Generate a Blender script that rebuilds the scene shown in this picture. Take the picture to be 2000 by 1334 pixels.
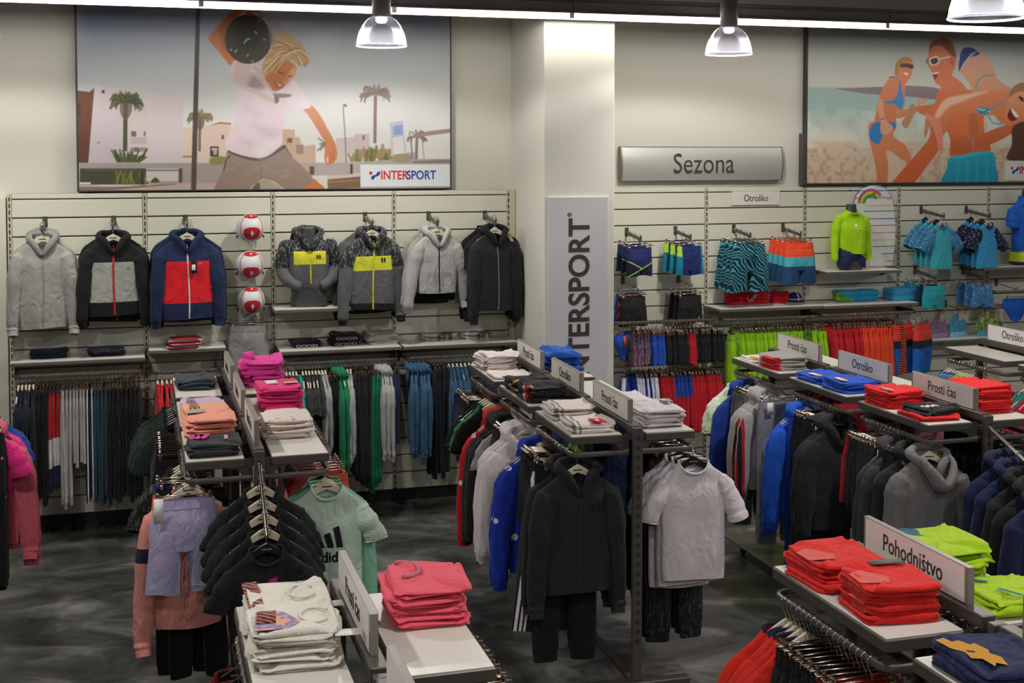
import bpy, math, random
import numpy as np
from mathutils import Vector, Matrix

for o in list(bpy.data.objects):
    bpy.data.objects.remove(o)
S = bpy.context.scene
COL = S.collection
PI = math.pi

# ---------------------------------------------------------------- camera
CAM = np.array([0.947, -10.46, 2.95])
YAW, PITCH, FPX, CY0 = math.radians(16.42), math.radians(2.61), 2483.0, 410.0
cd = bpy.data.cameras.new('camera')
cam = bpy.data.objects.new('camera', cd)
COL.objects.link(cam)
cam.location = CAM
cam.rotation_euler = (PI / 2 - PITCH, 0, -YAW)
cd.sensor_fit = 'HORIZONTAL'
cd.sensor_width = 36
cd.lens = FPX / 2000 * 36
cd.shift_y = -(667 - CY0) / 2000
cd.clip_start = 0.05
S.camera = cam

# ---------------------------------------------------------------- world, exposure
wd = bpy.data.worlds.new('world')
S.world = wd
wd.use_nodes = True
wd.node_tree.nodes['Background'].inputs[0].default_value = (0.55, 0.6, 0.6, 1)
wd.node_tree.nodes['Background'].inputs[1].default_value = 0.05
S.view_settings.view_transform = 'Standard'
S.view_settings.look = 'None'
S.view_settings.gamma = 1
S.view_settings.use_curve_mapping = False
S.view_settings.exposure = 0.27
PENDANT_W = 150.0
STRIP_W = 2.6

# ---------------------------------------------------------------- the camera's measuring frame (pixel -> real plane)
_cy, _sy, _cp, _sp = math.cos(YAW), math.sin(YAW), math.cos(PITCH), math.sin(PITCH)
_F = np.array([_sy, _cy, 0]); _D = np.array([0, 0, -1.0])
RM = np.array([[_cy, -_sy, 0], _D * _cp - _F * _sp, _F * _cp + _D * _sp])


def _ray(u, v): return RM.T @ np.array([(u - 1000) / FPX, (v - CY0) / FPX, 1.0])


def at_y(u, v, y): d = _ray(u, v); return CAM + d * ((y - CAM[1]) / d[1])


def at_z(u, v, z): d = _ray(u, v); return CAM + d * ((z - CAM[2]) / d[2])


def at_x(u, v, x): d = _ray(u, v); return CAM + d * ((x - CAM[0]) / d[0])


# ---------------------------------------------------------------- materials
def lin(c):
    if isinstance(c, str):
        c = c.lstrip('#')
        c = [int(c[i:i + 2], 16) / 255 for i in (0, 2, 4)]
        return tuple(x / 12.92 if x <= .04045 else ((x + .055) / 1.055) ** 2.4 for x in c)
    return tuple(c)


MATS = {}


def _new(name):
    m = bpy.data.materials.new(name)
    m.use_nodes = True
    nt = m.node_tree
    return m, nt, nt.nodes['Principled BSDF']


def node(nt, t, **kw):
    n = nt.nodes.new(t)
    for k, v in kw.items():
        if k.startswith('i_'):
            n.inputs[int(k[2:])].default_value = v
        else:
            setattr(n, k, v)
    return n


def plain(name, col, rough=.5, metal=0.0, emit=None, es=0, var=.06, scale=8, bump=0, bscale=200, coat=0, spec=.5):
    if name in MATS: return MATS[name]
    m, nt, b = _new(name)
    c = lin(col)
    b.inputs['Roughness'].default_value = rough
    b.inputs['Metallic'].default_value = metal
    b.inputs['Specular IOR Level'].default_value = spec
    if coat: b.inputs['Coat Weight'].default_value = coat
    tc = node(nt, 'ShaderNodeTexCoord')
    n = node(nt, 'ShaderNodeTexNoise')
    n.inputs['Scale'].default_value = scale
    n.inputs['Detail'].default_value = 3
    nt.links.new(tc.outputs['Object'], n.inputs['Vector'])
    mx = node(nt, 'ShaderNodeMix', data_type='RGBA')
    mx.inputs['A'].default_value = (*[x * (1 - var) for x in c], 1)
    mx.inputs['B'].default_value = (*[min(1, x * (1 + var)) for x in c], 1)
    nt.links.new(n.outputs['Fac'], mx.inputs['Factor'])
    nt.links.new(mx.outputs['Result'], b.inputs['Base Color'])
    if bump:
        n2 = node(nt, 'ShaderNodeTexNoise')
        n2.inputs['Scale'].default_value = bscale
        nt.links.new(tc.outputs['Object'], n2.inputs['Vector'])
        bp = node(nt, 'ShaderNodeBump')
        bp.inputs['Strength'].default_value = bump
        bp.inputs['Distance'].default_value = .002
        nt.links.new(n2.outputs['Fac'], bp.inputs['Height'])
        nt.links.new(bp.outputs['Normal'], b.inputs['Normal'])
    if emit:
        b.inputs['Emission Color'].default_value = (*lin(emit), 1)
        b.inputs['Emission Strength'].default_value = es
    MATS[name] = m
    return m


def _fabric_tail(nt, b, colsock, rough=.85, sheen=.25, melange=0.12, wr=1.0):
    """fine weave: melange colour noise plus a wrinkle bump"""
    tc = node(nt, 'ShaderNodeTexCoord')
    n = node(nt, 'ShaderNodeTexNoise')
    n.inputs['Scale'].default_value = 260
    n.inputs['Detail'].default_value = 2
    nt.links.new(tc.outputs['Object'], n.inputs['Vector'])
    hs = node(nt, 'ShaderNodeMapRange')
    hs.inputs['From Min'].default_value = .3
    hs.inputs['From Max'].default_value = .7
    hs.inputs['To Min'].default_value = 1 - melange
    hs.inputs['To Max'].default_value = 1 + melange
    nt.links.new(n.outputs['Fac'], hs.inputs['Value'])
    mul = node(nt, 'ShaderNodeVectorMath', operation='SCALE')
    nt.links.new(colsock, mul.inputs[0])
    nt.links.new(hs.outputs['Result'], mul.inputs['Scale'])
    nt.links.new(mul.outputs['Vector'], b.inputs['Base Color'])
    mp = node(nt, 'ShaderNodeMapping'); mp.inputs['Scale'].default_value = (1, 1, .5)
    nt.links.new(tc.outputs['Object'], mp.inputs[0])
    n2 = node(nt, 'ShaderNodeTexNoise')
    n2.inputs['Scale'].default_value = 10
    n2.inputs['Detail'].default_value = 4
    n2.inputs['Roughness'].default_value = .55
    n2.inputs['Distortion'].default_value = 1.2
    nt.links.new(mp.outputs[0], n2.inputs['Vector'])
    bp = node(nt, 'ShaderNodeBump')
    bp.inputs['Strength'].default_value = .6 * wr
    bp.inputs['Distance'].default_value = .035
    nt.links.new(n2.outputs['Fac'], bp.inputs['Height'])
    nt.links.new(bp.outputs['Normal'], b.inputs['Normal'])
    b.inputs['Roughness'].default_value = rough
    b.inputs['Sheen Weight'].default_value = sheen
    b.inputs['Specular IOR Level'].default_value = .25


def fab(col, rough=.85, mel=.12, sheen=.08, wr=1.0):
    k = ('fab', col, rough, mel, wr)
    if k in MATS: return MATS[k]
    m, nt, b = _new('fabric_' + str(col).strip('#'))
    rgb = node(nt, 'ShaderNodeRGB')
    rgb.outputs[0].default_value = (*lin(col), 1)
    _fabric_tail(nt, b, rgb.outputs[0], rough, sheen, mel, wr)
    MATS[k] = m
    return m


def zoned(name, base, zones, rough=.85, mel=.12, pat=None):
    """zones: (colour, [(axis, lo, hi), ...]) in the garment's own coordinates; colour may be ('pattern', ...)"""
    if name in MATS: return MATS[name]
    m, nt, b = _new(name)
    tc = node(nt, 'ShaderNodeTexCoord')
    sp = node(nt, 'ShaderNodeSeparateXYZ')
    nt.links.new(tc.outputs['Object'], sp.inputs[0])

    def colour(c):
        if isinstance(c, tuple) and c[0] == 'pat':
            return pattern_nodes(nt, tc, *c[1:])
        r = node(nt, 'ShaderNodeRGB')
        r.outputs[0].default_value = (*lin(c), 1)
        return r.outputs[0]
    cur = colour(base)
    for c, conds in zones:
        fac = None
        for ax, lo, hi in conds:
            src = sp.outputs['xyz'.index(ax[-1])]
            if ax[0] == '|':
                a = node(nt, 'ShaderNodeMath', operation='ABSOLUTE')
                nt.links.new(src, a.inputs[0]); src = a.outputs[0]
            elif ax[0] in '+-' and len(ax) > 2:   # '+zx' = z + x slanted edge
                a = node(nt, 'ShaderNodeMath', operation='MULTIPLY_ADD')
                nt.links.new(sp.outputs['xyz'.index(ax[1])], a.inputs[0])
                a.inputs[1].default_value = .5 if ax[0] == '+' else -.5
                nt.links.new(src, a.inputs[2]); src = a.outputs[0]
            for op, val in (('GREATER_THAN', lo), ('LESS_THAN', hi)):
                if val is None: continue
                g = node(nt, 'ShaderNodeMath', operation=op)
                nt.links.new(src, g.inputs[0]); g.inputs[1].default_value = val
                if fac is None: fac = g.outputs[0]
                else:
                    mm = node(nt, 'ShaderNodeMath', operation='MULTIPLY')
                    nt.links.new(fac, mm.inputs[0]); nt.links.new(g.outputs[0], mm.inputs[1]); fac = mm.outputs[0]
        mx = node(nt, 'ShaderNodeMix', data_type='RGBA')
        nt.links.new(fac, mx.inputs['Factor'])
        nt.links.new(cur, mx.inputs['A']); nt.links.new(colour(c), mx.inputs['B'])
        cur = mx.outputs['Result']
    _fabric_tail(nt, b, cur, rough, .08, mel)
    MATS[name] = m
    return m


def pattern_nodes(nt, tc, c1, c2, kind, scale=20, th=.5, c3=None):
    A = node(nt, 'ShaderNodeRGB'); A.outputs[0].default_value = (*lin(c1), 1)
    B = node(nt, 'ShaderNodeRGB'); B.outputs[0].default_value = (*lin(c2), 1)
    if kind == 'dots':
        t = node(nt, 'ShaderNodeTexVoronoi'); t.inputs['Scale'].default_value = scale
        out = t.outputs['Distance']; op = 'LESS_THAN'
    elif kind == 'zebra':
        t = node(nt, 'ShaderNodeTexWave'); t.inputs['Scale'].default_value = scale
        t.inputs['Distortion'].default_value = 9; t.inputs['Detail'].default_value = 1.2; t.inputs['Detail Scale'].default_value = .7
        t.bands_direction = 'DIAGONAL'
        out = t.outputs['Fac']; op = 'GREATER_THAN'
    elif kind == 'streak':
        mp = node(nt, 'ShaderNodeMapping'); mp.inputs['Scale'].default_value = (3, 3, .8)
        nt.links.new(tc.outputs['Object'], mp.inputs[0])
        t = node(nt, 'ShaderNodeTexNoise'); t.inputs['Scale'].default_value = scale; t.inputs['Detail'].default_value = 3
        t.inputs['Distortion'].default_value = 1.5
        nt.links.new(mp.outputs[0], t.inputs['Vector'])
        out = t.outputs['Fac']; op = 'GREATER_THAN'
    elif kind == 'stripe':
        t = node(nt, 'ShaderNodeTexWave'); t.inputs['Scale'].default_value = scale; t.bands_direction = 'Z'
        out = t.outputs['Fac']; op = 'GREATER_THAN'
    elif kind == 'mesh':
        t = node(nt, 'ShaderNodeTexWave'); t.inputs['Scale'].default_value = scale; t.bands_direction = 'DIAGONAL'
        t.inputs['Distortion'].default_value = .3
        out = t.outputs['Fac']; op = 'GREATER_THAN'
    else:
        t = node(nt, 'ShaderNodeTexNoise'); t.inputs['Scale'].default_value = scale; t.inputs['Detail'].default_value = 4
        out = t.outputs['Fac']; op = 'GREATER_THAN'
    if kind != 'streak': nt.links.new(tc.outputs['Object'], t.inputs['Vector'])
    g = node(nt, 'ShaderNodeMath', operation=op); g.inputs[1].default_value = th
    nt.links.new(out, g.inputs[0])
    mx = node(nt, 'ShaderNodeMix', data_type='RGBA')
    nt.links.new(g.outputs[0], mx.inputs['Factor'])
    nt.links.new(A.outputs[0], mx.inputs['A'])
    if c3 and kind == 'dots':
        r = node(nt, 'ShaderNodeMix', data_type='RGBA')
        C = node(nt, 'ShaderNodeRGB'); C.outputs[0].default_value = (*lin(c3), 1)
        sep = node(nt, 'ShaderNodeSeparateColor'); nt.links.new(t.outputs['Color'], sep.inputs[0])
        q = node(nt, 'ShaderNodeMath', operation='GREATER_THAN'); q.inputs[1].default_value = .5
        nt.links.new(sep.outputs[0], q.inputs[0]); nt.links.new(q.outputs[0], r.inputs['Factor'])
        nt.links.new(B.outputs[0], r.inputs['A']); nt.links.new(C.outputs[0], r.inputs['B'])
        nt.links.new(r.outputs['Result'], mx.inputs['B'])
    else:
        nt.links.new(B.outputs[0], mx.inputs['B'])
    return mx.outputs['Result']


def pfab(name, *a, rough=.85):
    return zoned(name, ('pat',) + a, [], rough=rough)


M = {}
M['wall'] = plain('wall_paint', '#d9d8cb', .75, var=.015, scale=2)
M['dimwall'] = plain('far_wall_paint', '#8b8580', .8, var=.03)
M['pillar'] = plain('pillar_paint', '#dddcd0', .7, var=.015, scale=2)
M['ceil'] = plain('ceiling_paint', '#6f6761', .9)
M['slat'] = plain('slat_laminate', '#d8d8c6', .42, var=.015, scale=3)
M['groove'] = plain('groove_aluminium', '#5f5a4e', .45, .3)
M['upright'] = plain('upright_steel', '#c9c4ae', .45, .2)
M['slot'] = plain('slot_black', '#15120f', .8)
M['shelfwhite'] = plain('shelf_laminate', '#dcd9cf', .3, var=.015)
M['shelfdark'] = plain('shelf_edge_grey', '#6e6a62', .42, .25)
M['rail'] = plain('rail_grey_metal', '#6d6963', .35, .55)
M['darkmetal'] = plain('gondola_grey_metal', '#5d5853', .4, .45)
M['chrome'] = plain('chrome_wire', '#d9d2c6', .18, 1.0, var=.02)
M['brass'] = plain('clip_nickel', '#cdbfae', .22, 1.0, var=.02)
M['cream'] = plain('hanger_cream', '#d9cfb4', .4)
M['blackpl'] = plain('hanger_black', '#1b1a1a', .35)
M['plinth'] = plain('plinth_black', '#1b1a18', .5)
M['white'] = plain('sign_white', '#e3ded8', .4, var=.01)
M['ink'] = plain('sign_ink', '#33302d', .55)
M['signgrey'] = plain('sign_edge_grey', '#8b867e', .4, .3)
M['paper'] = plain('tag_paper', '#e8e4e0', .6, var=.02)
M['torso'] = plain('mannequin_grey', '#3f4244', .45, var=.03)
M['base'] = plain('base_plate_grey', '#6b6a5e', .25, .3)

# ---------------------------------------------------------------- mesh building


class MB:
    def __init__(s): s.v = []; s.f = []; s.m = []; s.cur = 0

    def mat(s, i): s.cur = i; return s

    def add(s, v, f):
        o = len(s.v)
        s.v += [tuple(float(c) for c in p) for p in v]
        for q in f:
            s.f.append(tuple(i + o for i in q)); s.m.append(s.cur)
        return s

    def box(s, x0, x1, y0, y1, z0, z1, c=0.0):
        if c <= 0:
            v = [(x, y, z) for x in (x0, x1) for y in (y0, y1) for z in (z0, z1)]
            return s.add(v, [(0, 1, 3, 2), (4, 6, 7, 5), (0, 4, 5, 1), (2, 3, 7, 6), (0, 2, 6, 4), (1, 5, 7, 3)])
        ring = lambda z, k: [(x0 + k, y0, z), (x1 - k, y0, z), (x1, y0 + k, z), (x1, y1 - k, z), (x1 - k, y1, z), (x0 + k, y1, z), (x0, y1 - k, z), (x0, y0 + k, z)]
        ins = lambda z: [(x0 + c, y0 + c, z), (x1 - c, y0 + c, z), (x1 - c, y0 + c, z), (x1 - c, y1 - c, z), (x1 - c, y1 - c, z), (x0 + c, y1 - c, z), (x0 + c, y1 - c, z), (x0 + c, y0 + c, z)]
        R = [ins(z0), ring(z0 + c, c), ring(z1 - c, c), ins(z1)]
        return s.loft(np.array(R), cap=True)

    def loft(s, R, closed=True, cap=False):
        R = np.asarray(R, float); m, n = R.shape[:2]
        f = []
        nn = n if closed else n - 1
        for i in range(m - 1):
            for j in range(nn):
                a = i * n + j; b = i * n + (j + 1) % n
                f.append((a, b, b + n, a + n))
        if cap:
            f.append(tuple(range(n - 1, -1, -1))); f.append(tuple((m - 1) * n + j for j in range(n)))
        return s.add(R.reshape(-1, 3), f)

    def tube(s, path, r, n=8, cap=True, flat=None, up=None):
        P = np.asarray(path, float); m = len(P)
        rr = np.full(m, r) if np.isscalar(r) else np.asarray(r, float)
        T = np.gradient(P, axis=0); T /= np.linalg.norm(T, axis=1)[:, None] + 1e-12
        u = np.array(up if up is not None else (0, 0, 1.0))
        if abs(T[0] @ u) > .95: u = np.array([0, 1.0, 0]) if up is None else np.array([1.0, 0, 0])
        R = []
        for i in range(m):
            t = T[i]
            a = u - t * (u @ t); a /= np.linalg.norm(a) + 1e-12
            b = np.cross(t, a); u = a
            th = np.arange(n) * 2 * PI / n
            k = 1.0 if flat is None else flat
            R.append(P[i] + rr[i] * (np.cos(th)[:, None] * a + k * np.sin(th)[:, None] * b))
        return s.loft(R, cap=cap)

    def lathe(s, prof, n=24, c=(0, 0, 0)):
        th = np.arange(n) * 2 * PI / n
        R = [[(c[0] + r * math.cos(t), c[1] + r * math.sin(t), c[2] + z) for t in th] for r, z in prof]
        return s.loft(R)

    def prism(s, poly, axis, a, b):
        """poly in the two other axes (order x,y,z), extruded from a to b along axis"""
        n = len(poly)
        def pt(p, k):
            q = list(p); q.insert(axis, k); return q
        v = [pt(p, a) for p in poly] + [pt(p, b) for p in poly]
        f = [tuple(range(n))[::-1], tuple(range(n, 2 * n))] + [(i, (i + 1) % n, n + (i + 1) % n, n + i) for i in range(n)]
        return s.add(v, f)

    def mesh(s, name, mats, smooth=False, fix=True):
        me = bpy.data.meshes.new(name)
        me.from_pydata(s.v, [], s.f)
        for m in (mats if isinstance(mats, (list, tuple)) else [mats]): me.materials.append(m)
        if any(s.m): me.polygons.foreach_set('material_index', s.m)
        if smooth: me.polygons.foreach_set('use_smooth', [True] * len(s.f))
        if smooth == 'auto':
            me.set_sharp_from_angle(angle=math.radians(40))
        me.update()
        return me

    def build(s, name, mats, parent=None, smooth=False):
        return link(name, s.mesh(name, mats, smooth), parent)


def link(name, me, parent=None):
    o = bpy.data.objects.new(name, me)
    COL.objects.link(o)
    if parent is not None: o.parent = parent
    return o


def tag(o, label=None, cat=None, group=None, kind=None):
    if label: o['label'] = label
    if cat: o['category'] = cat
    if group: o['group'] = group
    if kind: o['kind'] = kind
    return o


def thing(name, label, cat, loc=(0, 0, 0), rz=0, group=None, rot=None):
    o = bpy.data.objects.new(name, None)
    o.empty_display_size = .05
    COL.objects.link(o)
    o.location = loc
    o.rotation_euler = rot if rot is not None else (0, 0, rz)
    return tag(o, label, cat, group)


def _font_mesh(txt, size, bold, depth):
    cu = bpy.data.curves.new('lettering', 'FONT')
    cu.body = txt; cu.size = size; cu.align_y = 'CENTER'
    cu.offset = bold * size; cu.extrude = depth; cu.resolution_u = 4
    ob = bpy.data.objects.new('lettering', cu)
    COL.objects.link(ob)
    dg = bpy.context.evaluated_depsgraph_get(); dg.update()
    me = bpy.data.meshes.new_from_object(ob.evaluated_get(dg))
    bpy.data.objects.remove(ob); bpy.data.curves.remove(cu)
    return me


def _ext(txt, *a):
    me = _font_mesh(txt, *a)
    c = np.array([v.co[:] for v in me.vertices]); bpy.data.meshes.remove(me)
    return c[:, 0].min(), c[:, 0].max(), c[:, 1].min(), c[:, 1].max()


def text_mesh(txt, size, bold=0.0, xs=1.0, depth=.0008):
    """flat lettering, centred, in x/z plane facing -y; carons are drawn as strokes of their own"""
    plain_txt = txt.replace('\u010d', 'c').replace('\u0161', 's')
    me = _font_mesh(plain_txt, size, bold, depth)
    V = [v.co[:] for v in me.vertices]; F = [tuple(q.vertices) for q in me.polygons]
    bpy.data.meshes.remove(me)
    x0, x1 = min(v[0] for v in V), max(v[0] for v in V)
    for i, ch in enumerate(txt):
        if ch in '\u010d\u0161':
            e = _ext(plain_txt[:i + 1], size, bold, depth); k = _ext(plain_txt[i], size, bold, depth)
            cx = e[1] - (k[1] - k[0]) / 2; zb = _ext('x' + plain_txt[i], size, bold, depth)[3] + .07 * size
            # align the stroke to the line's own vertical centring
            w, h, t = .12 * size, .14 * size, .055 * size
            pts = [(-w, h), (-w + t * 1.3, h), (0, t * 1.1), (w - t * 1.3, h), (w, h), (t * .5, 0), (-t * .5, 0)]
            o = len(V)
            V += [(cx + a, zb + b, z) for z in (depth, -depth) for a, b in pts]
            n = len(pts)
            F += [tuple(range(o, o + n))[::-1], tuple(range(o + n, o + 2 * n))] + [(o + j, o + (j + 1) % n, o + n + (j + 1) % n, o + n + j) for j in range(n)]
    V = [((v[0] - (x0 + x1) / 2) * xs, -v[2], v[1]) for v in V]
    me = bpy.data.meshes.new('lettering'); me.from_pydata(V, [], F); me.update()
    return me


def text(txt, size, mat, parent, loc, rot=(0, 0, 0), bold=0.0, xs=.85, name='lettering'):
    me = text_mesh(txt, size, bold, xs)
    me.materials.clear(); me.materials.append(mat)
    o = link(name, me, parent); o.location = loc; o.rotation_euler = rot
    return o


def set_mats(o, mats):
    for i, m in enumerate(mats):
        if i < len(o.material_slots) and m is not None:
            o.material_slots[i].link = 'OBJECT'; o.material_slots[i].material = m

# ================================================================ the setting
def struct(name, mb, mat, parent=None, smooth=False):
    o = mb.build(name, mat, parent, smooth)
    if parent is None: o['kind'] = 'structure'
    return o


def floor_mat():
    m, nt, b = _new('floor_slate_vinyl')
    tc = node(nt, 'ShaderNodeTexCoord')
    mp = node(nt, 'ShaderNodeMapping'); mp.inputs['Scale'].default_value = (1, 1.5, 1)
    nt.links.new(tc.outputs['Object'], mp.inputs[0])
    n = node(nt, 'ShaderNodeTexNoise'); n.inputs['Scale'].default_value = 1.5; n.inputs['Detail'].default_value = 9
    n.inputs['Roughness'].default_value = .62; n.inputs['Distortion'].default_value = .7
    nt.links.new(mp.outputs[0], n.inputs['Vector'])
    cr = node(nt, 'ShaderNodeValToRGB')
    e = cr.color_ramp.elements
    e[0].position = .38; e[0].color = (*lin('#2e2f2d'), 1)
    e[1].position = .68; e[1].color = (*lin('#85867f'), 1)
    k = e.new(.52); k.color = (*lin('#50514d'), 1)
    nt.links.new(n.outputs['Fac'], cr.inputs[0])
    nt.links.new(cr.outputs[0], b.inputs['Base Color'])
    b.inputs['Roughness'].default_value = .36
    n2 = node(nt, 'ShaderNodeTexNoise'); n2.inputs['Scale'].default_value = 9; n2.inputs['Detail'].default_value = 5
    nt.links.new(mp.outputs[0], n2.inputs['Vector'])
    bp = node(nt, 'ShaderNodeBump'); bp.inputs['Strength'].default_value = .2; bp.inputs['Distance'].default_value = .01
    nt.links.new(n2.outputs['Fac'], bp.inputs['Height']); nt.links.new(bp.outputs[0], b.inputs['Normal'])
    return m


X0, X1, YF, ZC = -4.2, 12.5, -13.0, 4.75
struct('floor', MB().box(X0, X1, YF, .3, -.1, 0), floor_mat())
struct('ceiling', MB().box(X0, X1, YF, .3, ZC, ZC + .1), M['ceil'])
struct('wall_back', MB().box(X0, X1, .14, .3, 0, ZC), M['wall'])
struct('wall_left', MB().box(X0 - .1, X0, YF, .3, 0, ZC), M['dimwall'])
struct('wall_right', MB().box(X1, X1 + .1, YF, .3, 0, ZC), M['dimwall'])
struct('wall_front', MB().box(X0, X1, YF - .1, YF, 0, ZC), M['dimwall'])
struct('wall_pillar', MB().box(4.06, 4.66, -.8, .14, 0, ZC, .006), M['pillar'])
struct('trim_1', MB().box(-.16, -.025, -.015, .14, .1, 2.60, .004), M['slat'])
struct('trim_2', MB().box(4.012, 4.056, -.012, .14, .1, 2.625, .004), plain('end_trim_cream', '#cfc6a4', .5))
struct('baseboard_left', MB().box(0, 4.05, .03, .14, 0, .12), M['plinth'])
struct('baseboard_right', MB().box(4.66, 9.9, .12, .14, 0, .12), M['plinth'])

# ---------------------------------------------------------------- slat wall bays and slotted uprights
GP, G1, ZB, ZT = .146, 2.585, .12, 2.625
slat_me = MB().box(-.483, .483, 0, .018, -(GP / 2 - .0055), GP / 2 - .0055, .003).mesh('slat', M['slat'])
top_me = MB().box(-.483, .483, 0, .018, -.0165, .02, .003).mesh('slat', M['slat'])


def slat_bay(x, y, label, zlow=ZB, depth=.14):
    t = thing('slat_wall_bay', label, 'wall panel', (x + .5, y, 0))
    MB().box(-.49, .49, .012, depth, zlow, ZT).build('backing_board', M['groove'], t)
    o = link('slat', top_me, t); o.location = (0, 0, G1 + .0205)
    k = 0
    while True:
        z = G1 - GP * (k + .5)
        if z - GP / 2 < zlow - .02: break
        o = link('slat', slat_me, t); o.location = (0, 0, z); k += 1
    return t


def upright(x, y, label, depth=.13):
    t = thing('slotted_upright', label, 'upright', (x, y, 0))
    MB().box(-.0155, .0155, -.004, depth, ZB, ZT).build('post', M['upright'], t)
    m = MB()
    z = ZT - .04
    while z > ZB + .03:
        m.box(-.0045, .0045, -.0055, -.003, z - .016, z + .016); z -= .0505
    m.build('slots', M['slot'], t)['kind'] = 'stuff'


LB = ['white slat wall bay behind the grey and black hanging zip jackets', 'white slat wall bay behind the stacked red and white footballs',
      'white slat wall bay behind the headless jacket torso', 'white slat wall bay beside the pillar behind the black jackets']
for i in range(4): slat_bay(i, 0, LB[i])
UL = ['slotted upright at the far left end of the slat wall', 'slotted upright between the black-grey jacket and the navy-red jacket', 'slotted upright right of the three footballs',
      'slotted upright behind the hoodie with the yellow chest band', 'slotted upright at the pillar end of the left slat wall']
for i in range(5): upright(i + (0.0 if i < 4 else -.004), 0, UL[i])
RB = ['white slat wall bay behind the navy and black swim trunks', 'white slat wall bay under the small white wall sign', 'white slat wall bay behind the lime long-sleeved torso',
      'white slat wall bay behind the turquoise swim shirts', 'white slat wall bay at the right edge behind the blue shirt torso']
for i in range(5): slat_bay(4.9 + i, .1, RB[i], .12, .04)
UR = ['slotted upright right of the two navy swim trunk hooks', 'slotted upright left of the lime torso', 'slotted upright right of the white bodyboard', 'slotted upright right of the second turquoise swim shirt hook']
for i in range(4): upright(5.9 + i, .1, UR[i], .04)

# ---------------------------------------------------------------- wall shelves, rails and hook arms


def shelf(x0, x1, yw, z, d, label, lip=.03):
    t = thing('wall_shelf', label, 'shelf', ((x0 + x1) / 2, yw, z))
    w = (x1 - x0) / 2
    MB().box(-w, w, -d, -.003, -lip, -.004, .003).build('tray', M['shelfdark'], t)
    MB().box(-w + .006, w - .006, -d + .008, -.004, -.0045, 0, .001).build('top', M['shelfwhite'], t)
    for sx in (-1, 1):
        MB().prism([(-.004, -.03), (-d * .55, -.03), (-.03, -.085), (-.004, -.085)], 0, sx * (w - .012) - .002, sx * (w - .012) + .002).build('bracket', M['darkmetal'], t)
    return t


shelf(.01, .99, 0, 1.375, .35, 'wall shelf holding two folded navy shirts at far left')
shelf(1.01, 1.6, 0, 1.425, .35, 'short wall shelf holding the folded red and white striped shirts')
shelf(1.97, 2.6, 0, 1.705, .35, 'short wall shelf carrying the headless jacket torso')
shelf(2.01, 2.995, 0, 1.372, .35, 'wall shelf holding the black printed shirts and the grey folded pile')
shelf(3.005, 3.985, 0, 1.37, .35, 'wall shelf beside the pillar holding two folded patterned grey shirts')
shelf(5.87, 6.9, .1, 1.56, .35, 'wall shelf holding the red anchor towels and navy cap')
shelf(6.905, 7.9, .1, 1.555, .35, 'wall shelf holding the green and blue rolled beach towels')
shelf(6.93, 7.71, .1, 1.865, .35, 'short wall shelf carrying the lime torso and the bodyboard')
shelf(7.92, 8.89, .1, 1.19, .35, 'low wall shelf under the hanging sun caps')
shelf(8.6, 9.6, .1, 1.86, .35, 'wall shelf carrying the blue shirt torso at the right edge')


def arc(c, r, a0, a1, n=6):
    return [(c[0] + r * math.cos(a), c[1] + r * math.sin(a)) for a in np.linspace(a0, a1, n)]


def wall_rail(x0, x1, yw, z, d, label, gusset=True):
    t = thing('hanging_rail', label, 'rail', ((x0 + x1) / 2, yw, z))
    w = (x1 - x0) / 2; r = .07
    pth = [(-w, 0), (-w, -d + r + .02)] + arc((-w + r, -d + r), r, PI, 1.5 * PI) + arc((w - r, -d + r), r, -PI / 2, 0) + [(w, -d + r + .02), (w, 0)]
    MB().tube([(a, b, 0) for a, b in pth], .0145, 8, flat=.6).build('tube', M['rail'], t, 'auto')
    for sx in (-1, 1):
        MB().prism([(0, .02), (-d * .4, .012), (-d * .4, -.012), (-.02, -.07), (0, -.07)], 0, sx * w - .003, sx * w + .003).build('bracket', M['darkmetal'], t)
    return t


wall_rail(.035, .965, 0, 1.26, .33, 'grey rail of navy and black sports trousers at far left')
wall_rail(1.03, 1.53, 0, 1.245, .33, 'short grey rail of red tops behind the pink table gondola')
wall_rail(2.03, 2.97, 0, 1.262, .33, 'grey rail of green and grey sweatshirts')
wall_rail(3.03, 3.95, 0, 1.265, .33, 'grey rail of teal blue sweatshirts beside the pillar')
wall_rail(4.88, 5.88, .1, 1.47, .35, 'dark rail of small blue and black swim trunks')
wall_rail(4.88, 5.86, .1, 1.102, .35, 'lower dark rail of blue and red shorts')
wall_rail(5.91, 6.87, .1, 1.46, .35, 'dark rail of lime green shorts')
wall_rail(6.89, 7.89, .1, 1.465, .35, 'dark rail of red and orange swim shorts')
wall_rail(8.75, 9.7, .1, 1.62, .35, 'dark rail behind the blue swim brief at the right edge')


def hook_arm(x, yw, z, L, label, drop=.35, thin=False):
    """slat wall arm, pointing out of the wall and sloping down"""
    t = thing('hook_arm', label, 'hook', (x, yw, z))
    MB().box(-.018, .018, -.006, .0, -.065, .012, .002).build('plate', M['darkmetal'], t)
    e = (0, -L, -L * drop * .35)
    if thin:
        MB().tube([(0, 0, -.03), (0, -L, -.03 + e[2]), (0, -L - .012, -.012 + e[2])], .004, 6).build('arm', M['darkmetal'], t)
    else:
        n = 5
        R = []
        for k in range(n):
            f = k / (n - 1); y = -.004 - f * L; zz = -.03 + e[2] * f; h = .02 - .004 * f
            R.append([(-.006, y, zz - h), (.006, y, zz - h), (.006, y, zz + h * .6), (-.006, y, zz + h * .6)])
        MB().loft(R, cap=True).build('arm', M['darkmetal'], t)
        MB().box(-.008, .008, -L - .008, -L, -.05 + e[2], .0 + e[2], .002).build('end_stop', M['darkmetal'], t)
    return t


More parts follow.
